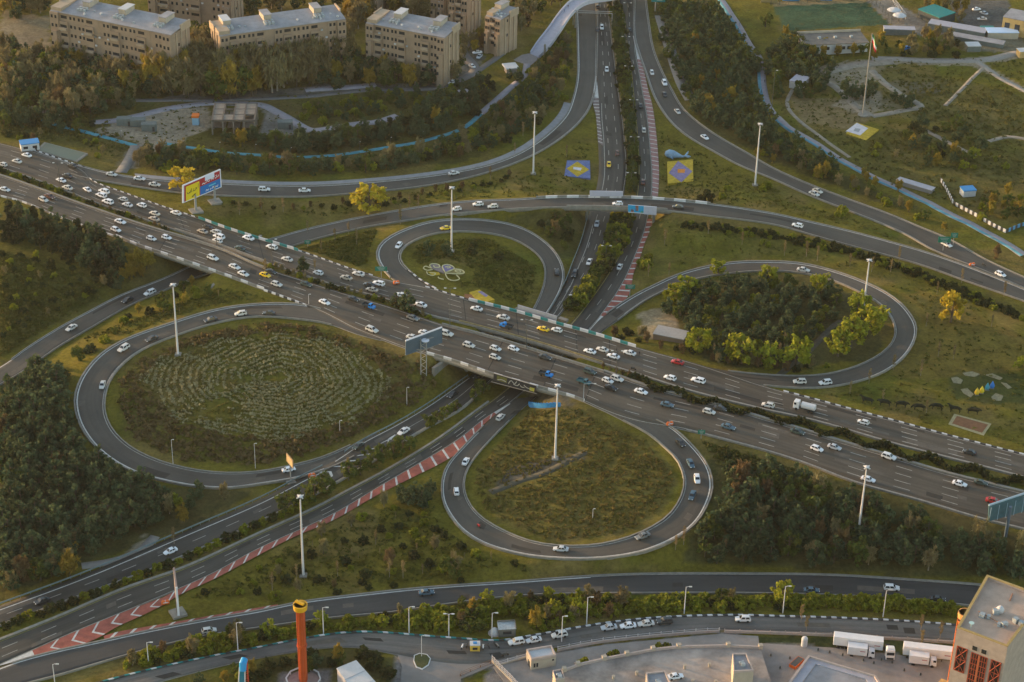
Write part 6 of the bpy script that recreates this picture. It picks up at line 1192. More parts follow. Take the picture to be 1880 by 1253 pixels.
def gatehouse():
    z = 3.8; q = [(976,1211),(1022,1203),(1011,1185.5),(966.6,1193)]; pp = [unproj(x, y, z) for x, y in q]; c = sum(pp)/4; rz = math.atan2(pp[1][1]-pp[0][1], pp[1][0]-pp[0][0]); W = np.linalg.norm(pp[1]-pp[0]); D = np.linalg.norm(pp[3]-pp[0]); e = empty('gatehouse', (c[0], c[1], 0), rz, 'small pale gatehouse with a white flat roof beside the fence gate', 'gatehouse')
    box_part('wall', CREAM, e, (0, 0, (z-.5)/2-.25), (W, D, z)); box_part('roof', WHT, e, (0, 0, z-.45), (W-.8, D-.8, .2)); m = MB()
    for y in (-D/2+.2, D/2-.2): m.box((0, y, z-.25), (W, .4, .9))
    for x in (-W/2+.2, W/2-.2): m.box((x, 0, z-.26), (.4, D-.8, .9))
    m.build('parapet', PINK, e)
    for x in (-.36, -.25): box_part('window', WIN, e, (x*W, -D/2-.03, 1.6), (.5, .1, 1.3))
    box_part('window', WIN, e, (.38*W, -D/2-.03, 2.4), (.5, .1, .5)); box_part('door', WIN, e, (-W/2-.03, -.1*D, 1.1), (.1, 1.4, 2.1))
gatehouse()
def lowroof():
    z = 5.0; q = [(1484,1203),(1608,1240),(1640,1290),(1420,1290)]; pp = [unproj(x, y, z) for x, y in q]; c = sum(pp)/4; e = empty('courtyard_building', (c[0], c[1], 0), 0, 'flat roofed building with a raised pale rim below the parked trucks', 'building'); L = [(p[0]-c[0], p[1]-c[1]) for p in pp]; m = MB(); m.prism(L, -1, z-.8); m.build('wall', CREAM, e); m = MB()
    for i in range(4):
        a, b = np.array(L[i]), np.array(L[(i+1) % 4]); m.prism([tuple(a), tuple(b), tuple(b*.95), tuple(a*.95)], z-.8, z+.012*i)
    m.build('parapet', PINK, e); m = MB()
    for i in range(4):
        a, b = np.array(L[i])*.95, np.array(L[(i+1) % 4])*.95; m.prism([tuple(a), tuple(b), tuple(b*.78), tuple(a*.78)], z-.8, z-.5+.012*i)
    m.build('roof_walk', LILAC, e); m = MB(); m.prism([(x*.73, y*.73) for x, y in L], z-2.2, z-.75); m.build('roof', ROOFG, e)
lowroof()
e = simple_box('guard_booth', 'dark guard booth with an open flat roof in the bushes by the service road', 'booth', 930, 1163, (4.6, 3.2, 2.6), .12, mat('booth_grey', (.14,.135,.12)), UNIT, .15, 1); box_part('parapet', mat('booth_grey', (.14,.135,.12)), e, (0, 1.6, 2.95), (4.8, .2, .5)); box_part('parapet', mat('booth_grey', (.14,.135,.12)), e, (2.35, 0, 2.95), (.2, 3.2, .5))
b = P(908, 1163); e = empty('dome', b, 0, 'small white dome beside the guard booth', 'dome'); MB().lathe([(1.3, -.2), (1.3, .5), (1.15, 1.0), (.7, 1.5), (.1, 1.7)], n=14).build('shell', WHT, e); MB().lathe([(1.8, -.3), (1.8, .12), (.2, .15)], n=14).build('base', PINK, e)
e = simple_box('toll_booth', 'little yellow booth beside the parked motorbikes', 'booth', 872, 1194, (2.6, 1.8, 2.2), .05, mat('booth_yellow', (.62,.40,.06)), WHT, .2, 1, ov=.2); box_part('roof_unit', BLUER, e, (0, 0, 2.55), (1.0, .7, .3))
b = P(1476, 1187); e = empty('storage_tank', b, 0, 'upright white storage tank by the forecourt hedge', 'tank'); MB().lathe([(.85, 0), (.85, 2.6), (.7, 3.0), (.2, 3.2)], n=16).build('tank', WHT, e); MB().lathe([(.95, -.2), (.95, .15), (.2, .18)], n=16).build('plinth', CONC, e)
p = P(1462,1222); e = empty('red_container', p, .9, 'red orange open skip beside the flat roofed building', 'skip'); box_part('body', mat('skip_red', (.62,.12,.02)), e, (0, 0, .7), (4.2, 1.8, 1.2), top=(1.08, 1.1)); box_part('filling', mat('skip_fill', (.1,.09,.08)), e, (0, 0, 1.25), (4.2, 1.7, .15))
# ------------------------------------------------------------------ masts, lamps, signs, paths, park things
MAST = mat('mast_paint', (.58,.56,.56), rough=.5, noise=.06); LENS = mat('lamp_lens', (.55,.54,.50), rough=.3); DPOLE = mat('dark_pole', (.07,.075,.07), rough=.6)
def mast(bx, by, ty, label):
    b = P(bx, by); h = z_at(b, ty)-b[2]; e = empty('light_mast', b, 0, label, 'light mast', 'tall white light masts'); MB().tube([(0, 0, 0), (0, 0, h)], [.37, .19], 12).build('pole', MAST, e); MB().box((0, 0, 0), (2.0, 2.0, 1.0)).build('plinth', CONC, e); MB().lathe([(.3, h-.3), (.6, h-.1), (.75, h+.12), (.3, h+.35)], n=12).build('crown_ring', MAST, e)
    for k in range(8):
        a = k*math.pi/4; m = MB(); m.box((0, 0, 0), (.5, .34, .24)); m.build('floodlight', LENS if k % 2 else DPOLE, e, loc=(.95*math.cos(a), .95*math.sin(a), h-.05), rz=a)
for a in ((979,320,207,'tall white light mast beside the blue and yellow flower carpet'),(1386,341,228,'tall white light mast on the lawn left of the right hand ramp'),(829,463,345,'tall white light mast inside the small northwest loop'),(1585,570,478,'tall white light mast at the grove of the northeast loop'),(327,652,523,'tall white light mast inside the large southwest loop'),(1019,843,708,'tall white light mast inside the southeast loop'),(1575,985,858,'tall white light mast in the mixed wood at the lower right'),(557,1058,912,'tall white light mast on the grass triangle below the valley road')): mast(*a)
def lamp(bx, by, ty, label, col=None, arm=1.6, two=False, group=None, rd=None, ang=0.0):
    if rd: b = R[rd].locate(bx, by, 0)[0]; b[2] = tz(b[0], b[1]) if False else b[2]
    else: b = P(bx, by)
    h = max(3, z_at(b, ty)-b[2]); e = empty('street_lamp', b, ang, label, 'street lamp', group); c = col or MAST; m = MB(); m.tube([(0, 0, -.6), (0, 0, h)], [.16, .09] if arm > .5 else [.09, .06], 8); m.build('pole', c, e); sides = (1, -1) if two else (1,)
    for s in sides:
        m = MB(); m.tube([(0, 0, h-.1), (s*arm*.6, 0, h+.15), (s*arm, 0, h+.15)], .07, 6); m.build('arm', c, e); m = MB(); m.box((s*(arm+.2), 0, h+.12), (.8, .36, .18) if arm > .5 else (.4, .25, .14)); m.build('lamp_head', LENS, e)
BL2 = 'street lamps along the service road'
for x, y, t, l in ((437,1196,1144,'beside the blue slide'),(594,1165,1116,'right of the ride tower'),(751,1163,1115,'between the ride tower and the guard booth'),(903,1172,1126,'beside the white dome'),(1077,1146,1097,'above the silver parked car'),(1256,1127,1078,'above the last parked dark car'),(1437,1126,1077,'left of the clipped hedge'),(1621,1133,1084,'in front of the clipped hedge'),(273,1220,1180,'at the lower left by the service road bend'),(101,1257,1220,'at the bottom left corner')): lamp(x, y, t, 'pale street lamp '+l, arm=1.0, group=BL2)
lamp(774, 1208, 1168, 'thin pale lamp on the round traffic island', arm=.4); lamp(824, 1168, 1128, 'lamp post with several heads in the green belt', arm=.9, two=True); lamp(1031, 1180, 1132, 'post with a bent pale head above the service road', arm=.8)
for x, y, t, l in ((500,488,440,'left of the tall pine'),(826,600,530,'at the left end of the median slot'),(966,640,588,'in front of the dark bridge slot'),(1131,690,645,'at the right end of the median slot'),(398,450,425,'by the left bridge gap'),(110,340,300,'at the far left of the highway')): lamp(x, y, t, 'dark lamp post in the highway median '+l, DPOLE, 1.4, True, 'dark lamp posts in the highway median', 'main_far')
for x, y, t in ((1150,52,6),(1148,90,68),(1153,145,122),(1162,210,184),(1164,275,252),(1158,345,318),(1112,480,452)): lamp(x, y, t, 'twin headed lamp in the green median of the valley road', DPOLE, 1.3, True, 'twin headed lamps in the valley road median')
for x, y, t, l in ((318,855,808,'lower left'),(469,860,815,'lower'),(747,745,712,'right'),(624,795,773,'lower right')): lamp(x, y, t, f'small lamp post on the {l} rim of the southwest loop', None, .4, False)
lamp(567, 560, 541, 'small lamp where the southwest loop leaves the highway', None, .4); lamp(1088, 952, 935, 'small lamp post inside the southeast loop', None, .3); lamp(714, 1035, 1018, 'small lamp post on the grass triangle', None, .3); lamp(1415, 220, 130, 'thin lamp mast beside the blue path at the top right', DPOLE, .6)
p = P(1071, 735); lamp(1071, 737, 705, 'grey bent traffic post at the right end of the bridge parapet', mat('post_grey', (.3,.32,.34)), 3.2, False)
for i, (x, y) in enumerate(((247,296),(268,262),(222,253),(109,224),(336,272),(403,274),(469,278),(534,284),(660,273),(717,265),(776,254),(884,222))): lamp(x, y+2, y-12, 'short globe lamp along the blue path', DPOLE, .15, False, 'globe lamps along the blue path')
# flag pole and flags
b = P(1584, 212); h = z_at(b, 62)-b[2]; e = empty('flag_pole', b, 0, 'very tall grey flag pole on the clearing in the top right park', 'flag pole'); MB().tube([(0, 0, 0), (0, 0, h)], [.34, .18], 10).build('pole', mat('pole_grey', (.25,.24,.22)), e); MB().lathe([(2.2, -.4), (2.2, .4), (.4, .5)], n=12).build('base', CONC, e)
f = empty('flag', (b[0], b[1], b[2]+h), -.9, 'green white and red flag hanging from the tall pole', 'flag'); f.scale = (.62,)*3
for k, c in enumerate(((.02,.16,.06), (.65,.63,.62), (.50,.02,.03))):
    m = MB()
    for j in range(6):
        x0, x1 = .5+j*.75, .5+(j+1)*.75; w0, w1 = math.sin(j*1.1)*.5, math.sin((j+1)*1.1)*.5; z0, z1 = -j*1.05, -(j+1)*1.05; a, b_ = -k*1.9, -(k+1)*1.9
        for s in (.03, -.03): m.quad((x0, w0+s, z0+a), (x1, w1+s, z1+a), (x1, w1+s, z1+b_), (x0, w0+s, z0+b_))
    m.build('stripe', mat('flag%d' % k, c), f)
# ---------------- billboards
FRAMEW = mat('frame_white', (.62,.62,.66)); STEELG = mat('billboard_steel', (.27,.27,.26), rough=.6, noise=.1); BACKB = mat('billboard_back', (.085,.125,.165), rough=.5, noise=.12, nscale=.5)
def panel(e, name, q, m, off, thick=.12):
    """flat board through four world points, pushed off along its normal towards the camera"""
    q = [np.array(p) for p in q]; n = np.cross(q[1]-q[0], q[3]-q[0]); n /= np.linalg.norm(n)
    if n@(CP-q[0]) < 0: n = -n
    L0 = np.array(e.location); a = [p+n*off-L0 for p in q]; b = [p-n*thick for p in a]; mb = MB(); mb.quad(*a); mb.quad(*b[::-1])
    for i in range(4): j = (i+1) % 4; mb.quad(a[i], b[i], b[j], a[j])
    return mb.build(name, m, e)
def strokes(e, name, q, lines, w, m, off):
    q = [np.array(p) for p in q]; n = np.cross(q[1]-q[0], q[3]-q[0]); n /= np.linalg.norm(n)
    if n@(CP-q[0]) < 0: n = -n
    L0 = np.array(e.location); mb = MB(); uv = lambda u, v: q[0]*(1-u)*(1-v)+q[1]*u*(1-v)+q[2]*u*v+q[3]*(1-u)*v+n*off-L0
    for l in lines:
        l = curve([(a, b, 0) for a, b in l], max(4, 3*len(l)))
        for a, b in zip(l[:-1], l[1:]):
            d = uv(*b[:2])-uv(*a[:2]); s = np.cross(d, n); s = s/(np.linalg.norm(s)+1e-9)*w/2; mb.quad(uv(*a[:2])-s, uv(*b[:2])-s, uv(*b[:2])+s, uv(*a[:2])+s)
    return mb.build(name, m, e)
A_, B_p = P(360,389), P(395,372)
e = empty('billboard', (A_+B_p)/2, 0, 'large yellow red and blue billboard with handwritten script on two concrete posts', 'billboard'); q = [vplane(x, y, A_, B_p) for x, y in ((336,373.5),(407,344),(405,311),(336,341))]
for p in (A_, B_p):
    k = np.array(p)-np.array(e.location); m = MB(); m.tube([(0, 0, -.2), (0, 0, 7)], .45, 10); m.build('post', STEELG, e, loc=k); m = MB(); m.box((0, 0, .2), (4.4, 4.4, .8), .5); m.build('footing', CONC, e, loc=k)
panel(e, 'board', q, FRAMEW, 0, .5); lerp = lambda u, v: q[0]*(1-u)*(1-v)+q[1]*u*(1-v)+q[2]*u*v+q[3]*(1-u)*v; sub = lambda a, b, c, d: [lerp(a, c), lerp(b, c), lerp(b, d), lerp(a, d)]
panel(e, 'red_field', sub(.03,.97,.05,.95), mat('board_red', (.36,.025,.03)), .04, .03); panel(e, 'blue_field', sub(.44,.97,.05,.52), mat('board_blue', (.012,.14,.42)), .08, .03); panel(e, 'yellow_field', sub(.07,.42,.05,.86), mat('board_yellow', (.70,.52,.015)), .10, .03); panel(e, 'white_plate', sub(.57,.82,.72,1.03), mat('board_white', (.62,.64,.74)), .12, .03)
WSTR = mat('board_white_ink', (.72,.72,.74)); strokes(e, 'script', q, [[(.10,.52),(.12,.42),(.17,.44),(.19,.58)],[(.21,.44),(.21,.66)],[(.24,.44),(.27,.50),(.27,.60)],[(.27,.46),(.31,.46),(.33,.60),(.35,.48)],[(.38,.52),(.39,.76)],[(.30,.28),(.25,.22),(.22,.14),(.28,.20),(.33,.30)],[(.14,.48),(.20,.46)]], .22, mat('ink_black', (.02,.02,.02)), .16)
strokes(e, 'script', q, [[(.49,.60),(.52,.66),(.55,.60),(.58,.66)],[(.60,.62),(.63,.70),(.66,.62),(.69,.68)],[(.72,.64),(.75,.72),(.78,.65),(.80,.70)],[(.83,.66),(.86,.66),(.88,.74)],[(.90,.66),(.93,.76)],[(.85,.78),(.88,.79)]], .3, WSTR, .16); strokes(e, 'script', q, [[(.58,.14),(.60,.22),(.63,.16),(.66,.22)],[(.69,.14),(.72,.20)],[(.74,.14),(.77,.26),(.79,.16)],[(.82,.14),(.85,.20),(.88,.15),(.90,.24)]], .3, WSTR, .16); strokes(e, 'script', q, [[(.66,.38),(.84,.39)],[(.66,.345),(.84,.355)]], .25, mat('board_cyan', (.1,.45,.6)), .16)
# back of a billboard by the main bridge
b = P(778, 686); zt = z_at(b, 615); zb_ = z_at(b, 645); q = [unproj(745,653,zb_), unproj(812,630,zb_), unproj(812,602.5,zt), unproj(745,627.5,zt)]; e = empty('billboard', b, 0, 'dark blue back of a billboard on lattice posts by the main bridge', 'billboard'); panel(e, 'board', q, BACKB, 0, .4); panel(e, 'top_edge', [q[3], q[2], q[2]+np.array([0,0,.4]), q[3]+np.array([0,0,.4])], FRAMEW, .02, .4)
for k in (-.9, .9): m = MB(); m.tube([(k, -.6, -1), (k, -.6, zt-b[2]-1)], .17, 6); m.build('post', STEELG, e)
m = MB(); 
for i, z in enumerate(np.arange(0, zt-b[2]-2, 1.2)): m.tube([(-.9, -.6, z), (.9, -.6, z+1.2)] if i % 2 else [(.9, -.6, z), (-.9, -.6, z+1.2)], .08, 5)
m.build('lattice', mat('lattice_pale', (.42,.36,.30)), e); m = MB()
for z in (zb_-b[2]+1.2, zt-b[2]-1.4): m.tube([(-3.2, -.5, z-.6), (0, -.8, z), (3.2, -.5, z+.8)], .1, 5)
m.build('brace', STEELG, e); m = MB(); m.lathe([(.3, zt-b[2]-1.6), (1.3, zt-b[2]-1.5), (1.3, zt-b[2]-1.3), (.3, zt-b[2]-1.2)], (.6, -1.1, 0), 10); m.build('service_ring', FRAMEW, e)
# dark banner on the bridge edge
pa, pb = Mn.locate(908, 690, 0)[0], Mn.locate(986, 713, 0)[0]; q = [vplane(x, y, pa, pb) for x, y in ((908,697),(985,719),(987,706),(909,683))]; n_ = np.array([(pb-pa)[1], -(pb-pa)[0], 0]); n_ /= np.linalg.norm(n_); q = [p+n_*.9 for p in q]; e = empty('banner', q[0], 0, 'dark advertising banner with pale marks hung on the near edge of the main bridge', 'banner'); panel(e, 'sheet', q, mat('banner_dark', (.035,.033,.035), noise=.3), 0, .2); sub = lambda a, b, c, d, Q=q: [Q[0]*(1-u)*(1-v)+Q[1]*u*(1-v)+Q[2]*u*v+Q[3]*(1-u)*v for u, v in ((a, c), (b, c), (b, d), (a, d))]
panel(e, 'olive_patch', sub(.08,.32,.2,.85), mat('banner_olive', (.12,.115,.03), noise=.3, nscale=2), .03, .02); panel(e, 'yellow_patch', sub(.86,.97,.1,.55), mat('banner_yellow', (.4,.36,.05)), .03, .02); strokes(e, 'pale_marks', q, [[(.1,.3),(.2,.45),(.3,.35)],[(.36,.2),(.42,.7),(.5,.4),(.55,.8)],[(.48,.3),(.56,.25),(.62,.6)],[(.64,.4),(.68,.25),(.74,.3)],[(.72,.6),(.8,.35),(.9,.3)]], .28, mat('banner_pale', (.38,.37,.33)), .06)
m = MB(); m.tube([q[0]-np.array(e.location)+[-.6,0,-.4], q[1]-np.array(e.location)+[.6,0,-.4]], .09, 6); m.tube([q[3]-np.array(e.location), q[2]-np.array(e.location)], .12, 6); m.build('frame_bar', mat('lattice_pale', (.42,.36,.30)), e)
# banner over the far lanes: grey board, and ramp bridge boards
def board(label, pts, A, B, push, layers, name='billboard', cat='billboard', m=None):
    q = [vplane(x, y, A, B) for x, y in pts]; d = (B-A)/np.linalg.norm((B-A)[:2]); n = np.array([d[1], -d[0], 0])
    if n[1] > 0: n = -n
    q = [p+n*push for p in q]; e = empty(name, q[0], 0, label, cat); panel(e, 'board', q, m or FRAMEW, 0, .3)
    for (a, b, c, dd, mm) in layers: panel(e, 'field', [q[0]*(1-u)*(1-v)+q[1]*u*(1-v)+q[2]*u*v+q[3]*(1-u)*v for u, v in ((a, c), (b, c), (b, dd), (a, dd))], mm, .04, .03)
    m2 = MB()
    for s in (.15, .85): p = q[0]*(1-s)+q[1]*s-np.array(e.location); m2.tube([p+[0, .25, -1.6], p+[0, .25, 1.0]], .1, 6)
    m2.build('strut', STEELG, e); return e
Cr = R['cross_ramp']; LAV = mat('board_lavender', (.42,.42,.50), noise=.05)
board('blank lavender board on the far edge of the curved ramp bridge', ((1083,362),(1144,362),(1144,353),(1083,352)), Cr.locate(1083,366,0)[0], Cr.locate(1144,366,0)[0], -.5, [], m=LAV)
e = board('blue and orange picture beside a blank white field on the ramp bridge', ((1153,389),(1205,393),(1206,379),(1153,375)), Cr.locate(1153,386,0)[0], Cr.locate(1205,388,0)[0], .7, [(.0,.55,.1,1.0,mat('board_sky', (.02,.30,.55))),(.56,1.0,-.05,1.0,LAV),(.1,.2,.1,.5,mat('board_orange', (.6,.2,.05))),(.26,.36,.3,1.0,mat('board_orange', (.6,.2,.05))),(.45,.54,.1,.3,mat('board_green', (.1,.3,.1)))])
q_ = (Mf.locate(948,572,0)[0], Mf.locate(1020,592,0)[0]); board('long blank pale board along the far edge of the main bridge', ((948,571),(1019,592),(1020,583),(948,562)), q_[0], q_[1], -.9, [], m=mat('board_greyish', (.38,.36,.37), noise=.08))
# right edge billboard seen from behind and red board above it
b = P(1846, 985); zb_ = z_at(b, 955); zt = z_at(b, 928); q = [unproj(1815,958,zb_), unproj(1905,932,zb_), unproj(1905,900,zt), unproj(1816,930,zt)]; e = empty('billboard', b, 0, 'dark teal back of a billboard at the right edge above the wood', 'billboard'); panel(e, 'board', q, mat('billboard_teal', (.05,.11,.13), rough=.5, noise=.15), 0, .4); panel(e, 'top_edge', [q[3], q[2], q[2]+np.array([0,0,.5]), q[3]+np.array([0,0,.5])], mat('edge_blue', (.3,.4,.48)), .02, .4); m = MB(); m.tube([(0, 0, -1), (0, 0, zt-b[2]-.5)], .5, 8); m.build('post', BACKB, e); m = MB()
for k in np.linspace(0, 1, 7): c = q[0]*(1-k)+q[1]*k-np.array(e.location); m.tube([c+[0,-.4,0], c+[0,-.4,zt-zb_]], .08, 4)
m.build('brace', mat('edge_blue', (.3,.4,.48)), e)
# edge-on board at the lower left and sign boards
b = P(327, 1128); h = z_at(b, 1056)-b[2]; e = empty('billboard', b, math.atan2(b[1], b[0])+.025, 'tall narrow billboard seen edge on in the painted wedge at the lower left', 'billboard'); box_part('board', mat('board_rose', (.24,.19,.175), noise=.1), e, (0, 0, h-5.5), (9, .5, 9.5)); box_part('board_edge', FRAMEW, e, (-4.55, 0, h-5.5), (.25, .6, 9.6)); MB().tube([(0, 0, 0), (0, 0, h-9)], .4, 10).build('post', DPOLE, e); MB().box((0, 0, .2), (4, 4, 1.0), .3).build('footing', CONC, e)
b = P(534, 886); h = z_at(b, 838)-b[2]; e = empty('sign_board', b, 2.1, 'brown sign board on a tall post beside the southwest loop', 'sign'); MB().tube([(0, 0, 0), (0, 0, h-1)], .22, 8).build('post', STEELG, e); box_part('board', mat('sign_brown', (.30,.20,.11)), e, (0, 0, h-1.6), (4.6, .25, 3.0)); box_part('picture', mat('sign_amber', (.45,.32,.16), noise=.3, nscale=1.5), e, (-.1, .14, h-1.6), (3.9, .06, 2.4)); MB().box((0, 0, .1), (2.6, 2.6, .8)).build('footing', CONC, e)
GSIGN = mat('sign_green', (.01,.16,.10), rough=.5)
def gsign(bx, by, ty, label, w=3.4, hh=1.7, ang=0.0):
    b = P(bx, by); h = max(3.2, z_at(b, ty)-b[2]); e = empty('road_sign', b, ang, label, 'road sign'); MB().tube([(0, .2, -.3), (0, .2, h)], .12, 6).build('post', STEELG, e); box_part('board', GSIGN, e, (0, 0, h-hh/2), (w, .12, hh)); m = MB()
    for k in range(3): m.box((0, -.075, h-hh*(.25+.25*k)), (w*(.7-.15*k), .03, .1))
    m.build('text_lines', WHT, e)
gsign(1156, 545, 523, 'green road sign at the tip of the red painted wedge by the northeast loop'); gsign(700, 512, 490, 'green road sign at the start of the northwest loop', 4.2); gsign(1731, 462, 435, 'green gantry sign where the two ramps meet at the right', 4.6, 2.4); gsign(1749, 455, 428, 'smaller green sign behind the gantry sign at the right', 2.6, 2.0); gsign(565, 456, 447, 'small green sign beside the ramp behind the barrier', 2.2, 1.5); gsign(1287, 806, 792, 'small grey green sign on the dry bank after the southeast loop', 2.2, 1.4)
b = R['valley_east'].locate(1187, 20, 0)[0]+np.array([4, 0, 0]); e = empty('gantry_sign', b, 0, 'teal gantry sign at the top edge beside the valley road', 'road sign'); MB().tube([(0, .3, -.5), (0, .3, 6)], .25, 8).build('post', STEELG, e); box_part('board', TEAL, e, (1.2, 0, 6.2), (6.5, .2, 3.6)); m = MB(); [m.box((1.2+.3*k, -.12, 7.2-.9*k), (4-.8*k, .04, .25)) for k in range(3)]; m.build('text_lines', WHT, e)
p0, p1 = unproj(1052, 46, 0), unproj(1123, 48, 0); e = empty('sign_gantry', p0, 0, 'thin grey gantry beam across the valley road below the footbridge', 'gantry'); d = p1-p0; m = MB(); m.tube([(0, 0, 0), (0, 0, 6)], .2, 6); m.tube([d, d+[0, 0, 6]], .2, 6); m.build('post', STEELG, e); m = MB(); m.tube([(0, 0, 6), d+[0, 0, 6]], .18, 6); m.tube([(0, 0, 6.9), d+[0, 0, 6.9]], .14, 6); m.build('beam', STEELG, e)
# ---------------- orange barriers
ORG = mat('barrier_orange', (.65,.13,.02), rough=.5)
for x, y, rd, l in ((1230,778,'main_near','orange water barrier at the nose of the southeast loop'),(573,873,'loop_southwest','orange water barrier at the nose of the southwest loop'),(1785,486,'east_ramp','orange water barrier at the nose where the right ramps meet'),(304,1106,'valley_east','orange drum beside the edge on billboard'),(728,519,'main_far','orange and blue barrier at the nose of the northwest loop')):
    p = R[rd].locate(x, y, .4)[0]; e = empty('crash_barrier', p, .3, l, 'barrier'); m = MB()
    for k in range(2): m.tube([(k*1.1-.6, 0, 0), (k*1.1-.6, 0, .5), (k*1.1-.6, 0, 1.0)], [.6, .62, .42], 10)
    m.build('drum', ORG, e); box_part('band', WHITEB, e, (-.05, -.02, .62), (1.5, 1.3, .16))
# footbridge
fb = Road('footbridge', [(1190,-30),(1100,-14),(1052,0),(1037,13),(1024,28),(1006,54),(986,79),(973,99)], [(1190,-14),(1119,0),(1078,6),(1052,25),(1034,51),(1016,78),(1002,94),(990,106)], [(0,6.5),(.6,6.5),(1,pz_+.35)]); e = empty('footbridge', fb.at(fb.len*.6, .5), 0, 'curved pale footbridge crossing above the valley road at the top', 'footbridge'); L0 = np.array(e.location); m = MB(); pr = MB(); DECK = mat('footbridge_deck', (.40,.385,.43), noise=.1, nscale=.6)
for i in range(fb.n-1):
    a, b, c, d = fb.L[i]-L0, fb.R[i]-L0, fb.R[i+1]-L0, fb.L[i+1]-L0; dn = np.array([0, 0, -.7]); m.quad(a, b, c, d); m.quad(a+dn, d+dn, c+dn, b+dn)
    for s, t in ((a, d), (b, c)): n = np.array([0, 0, 1.1]); pr.quad(s+dn, t+dn, t+n, s+n); k = ((b-a) if s is a else (a-b)); k = k/np.linalg.norm(k)*.3; pr.quad(s+n, t+n, t+n+k, s+n+k); pr.quad(s+k, t+k, t+n+k, s+n+k)
m.build('deck', DECK, e); pr.build('parapet', mat('footbridge_side', (.46,.45,.50), noise=.1), e)
for x, y in ((1000,105),(1056,50),(1125,20)): p = unproj(x, y, 0); m = MB(); m.tube([(0, 0, -1), (0, 0, 6)], .5, 10); m.build('pier', BR, e, loc=(p[0]-L0[0], p[1]-L0[1], -L0[2]))
# ---------------- pool, flower beds, sculptures
def slab(name, m, par, pts, z0, z1):
    L0 = np.array(par.location); mb = MB(); mb.prism([(p[0]-L0[0], p[1]-L0[1]) for p in pts], z0-L0[2], z1-L0[2]); return mb.build(name, m, par)
q = [P(x, y) for x, y in ((69,277),(84,265.5),(158,284.6),(139,297.5))]; zz = max(p[2] for p in q); c = sum(q)/4; e = empty('pool', c, 0, 'long green pool with a pale rim by the kiosk at the left', 'pool'); slab('rim', CONC, e, [c+(p-c)*1.08 for p in q], zz-1, zz+.25); slab('water', mat('pool_water', (.065,.08,.028), rough=.35, spec=.6), e, [c+(p-c)*.97 for p in q], zz-.5, zz+.29)
def bed(label, layers, name='flower_bed', cat='flower bed'):
    allp = [P(x, y) for l in layers for x, y in l[0]]; z = max(p[2] for p in allp)+.05; c = sum(allp)/len(allp); e = empty(name, (c[0], c[1], z-.3), 0, label, cat)
    for k, (poly, m, nm) in enumerate(layers): slab(nm, m, e, [unproj(x, y, z) for x, y in poly], z-1.2, z+.04*k)
    return e
FY = mat('flowers_yellow', (.40,.28,.02), noise=.3, nscale=.8); FB = mat('flowers_blue', (.10,.14,.30), noise=.25, nscale=.8); FV = mat('flowers_violet', (.19,.16,.28), noise=.25, nscale=.8); FO = mat('flowers_orange', (.55,.20,.03), noise=.2); FW = mat('flowers_white', (.55,.52,.55), noise=.15, nscale=.8); EARTH = mat('bed_earth', (.19,.085,.038), noise=.2, nscale=.8); STONE = mat('edge_stone', (.30,.26,.14), noise=.2, nscale=1.0)
bed('flower carpet with a yellow diamond on blue left of the valley road', [([(1041,295),(1083,295),(1084,328),(1036,323)], FB, 'blue_field'), ([(1060,297),(1082,312),(1060,325),(1040,310)], FY, 'diamond'), ([(1053,307),(1068,309),(1066,314),(1052,311)], FW, 'centre')])
bed('square flower carpet with a violet diamond on yellow below the whale', [([(1225,297),(1272,293),(1273,333),(1226,337)], FY, 'yellow_field'), ([(1245,296),(1271,315),(1251,335),(1228,318)], FV, 'diamond'), ([(1244,311),(1258,311),(1257,318),(1244,318)], FO, 'centre')])
bed('white and yellow flower bed in the top right park', [([(1572,225),(1614,238),(1590,258),(1553,245)], FY, 'yellow_field'), ([(1573,226),(1594,236),(1579,249),(1553,241)], FW, 'white_field'), ([(1570,236),(1580,237),(1577,243),(1567,241)], mat('flowers_grey', (.3,.3,.3)), 'centre')])
bed('yellow and brown star flower bed behind the bridge barrier', [([(853,540),(868,541),(872,549),(853,550)], EARTH, 'brown_field'), ([(862,537),(880,532),(908,550),(892,556),(872,549)], FY, 'yellow_field'), ([(877,536),(884,535),(896,543),(892,546)], FV, 'stripe')])
bed('brown rectangular flower bed with a sandy rim beside the far highway edge', [([(1752,760),(1820,778),(1806,800),(1741,779)], STONE, 'rim'), ([(1757,764),(1814,780),(1803,795),(1748,778)], EARTH, 'soil')])
for i, q in enumerate(([(1746,694),(1757,692),(1768,698),(1764,705),(1750,703)],[(1767,685),(1785,682),(1799,687),(1790,692),(1772,690)],[(1806,688),(1822,686),(1841,694),(1836,698)],[(1764,715),(1776,713),(1788,724),(1782,730),(1769,722)],[(1820,729),(1828,722),(1842,727),(1838,736),(1824,736)],[(1838,702),(1848,704),(1858,712),(1850,714)])): bed('pale gravel bed around the rain drop sculptures', [(q, mat('pale_gravel', (.205,.18,.105), noise=.3, nscale=1.5), 'gravel')], 'gravel_bed', 'gravel bed')['group'] = 'pale gravel beds around the rain drops'
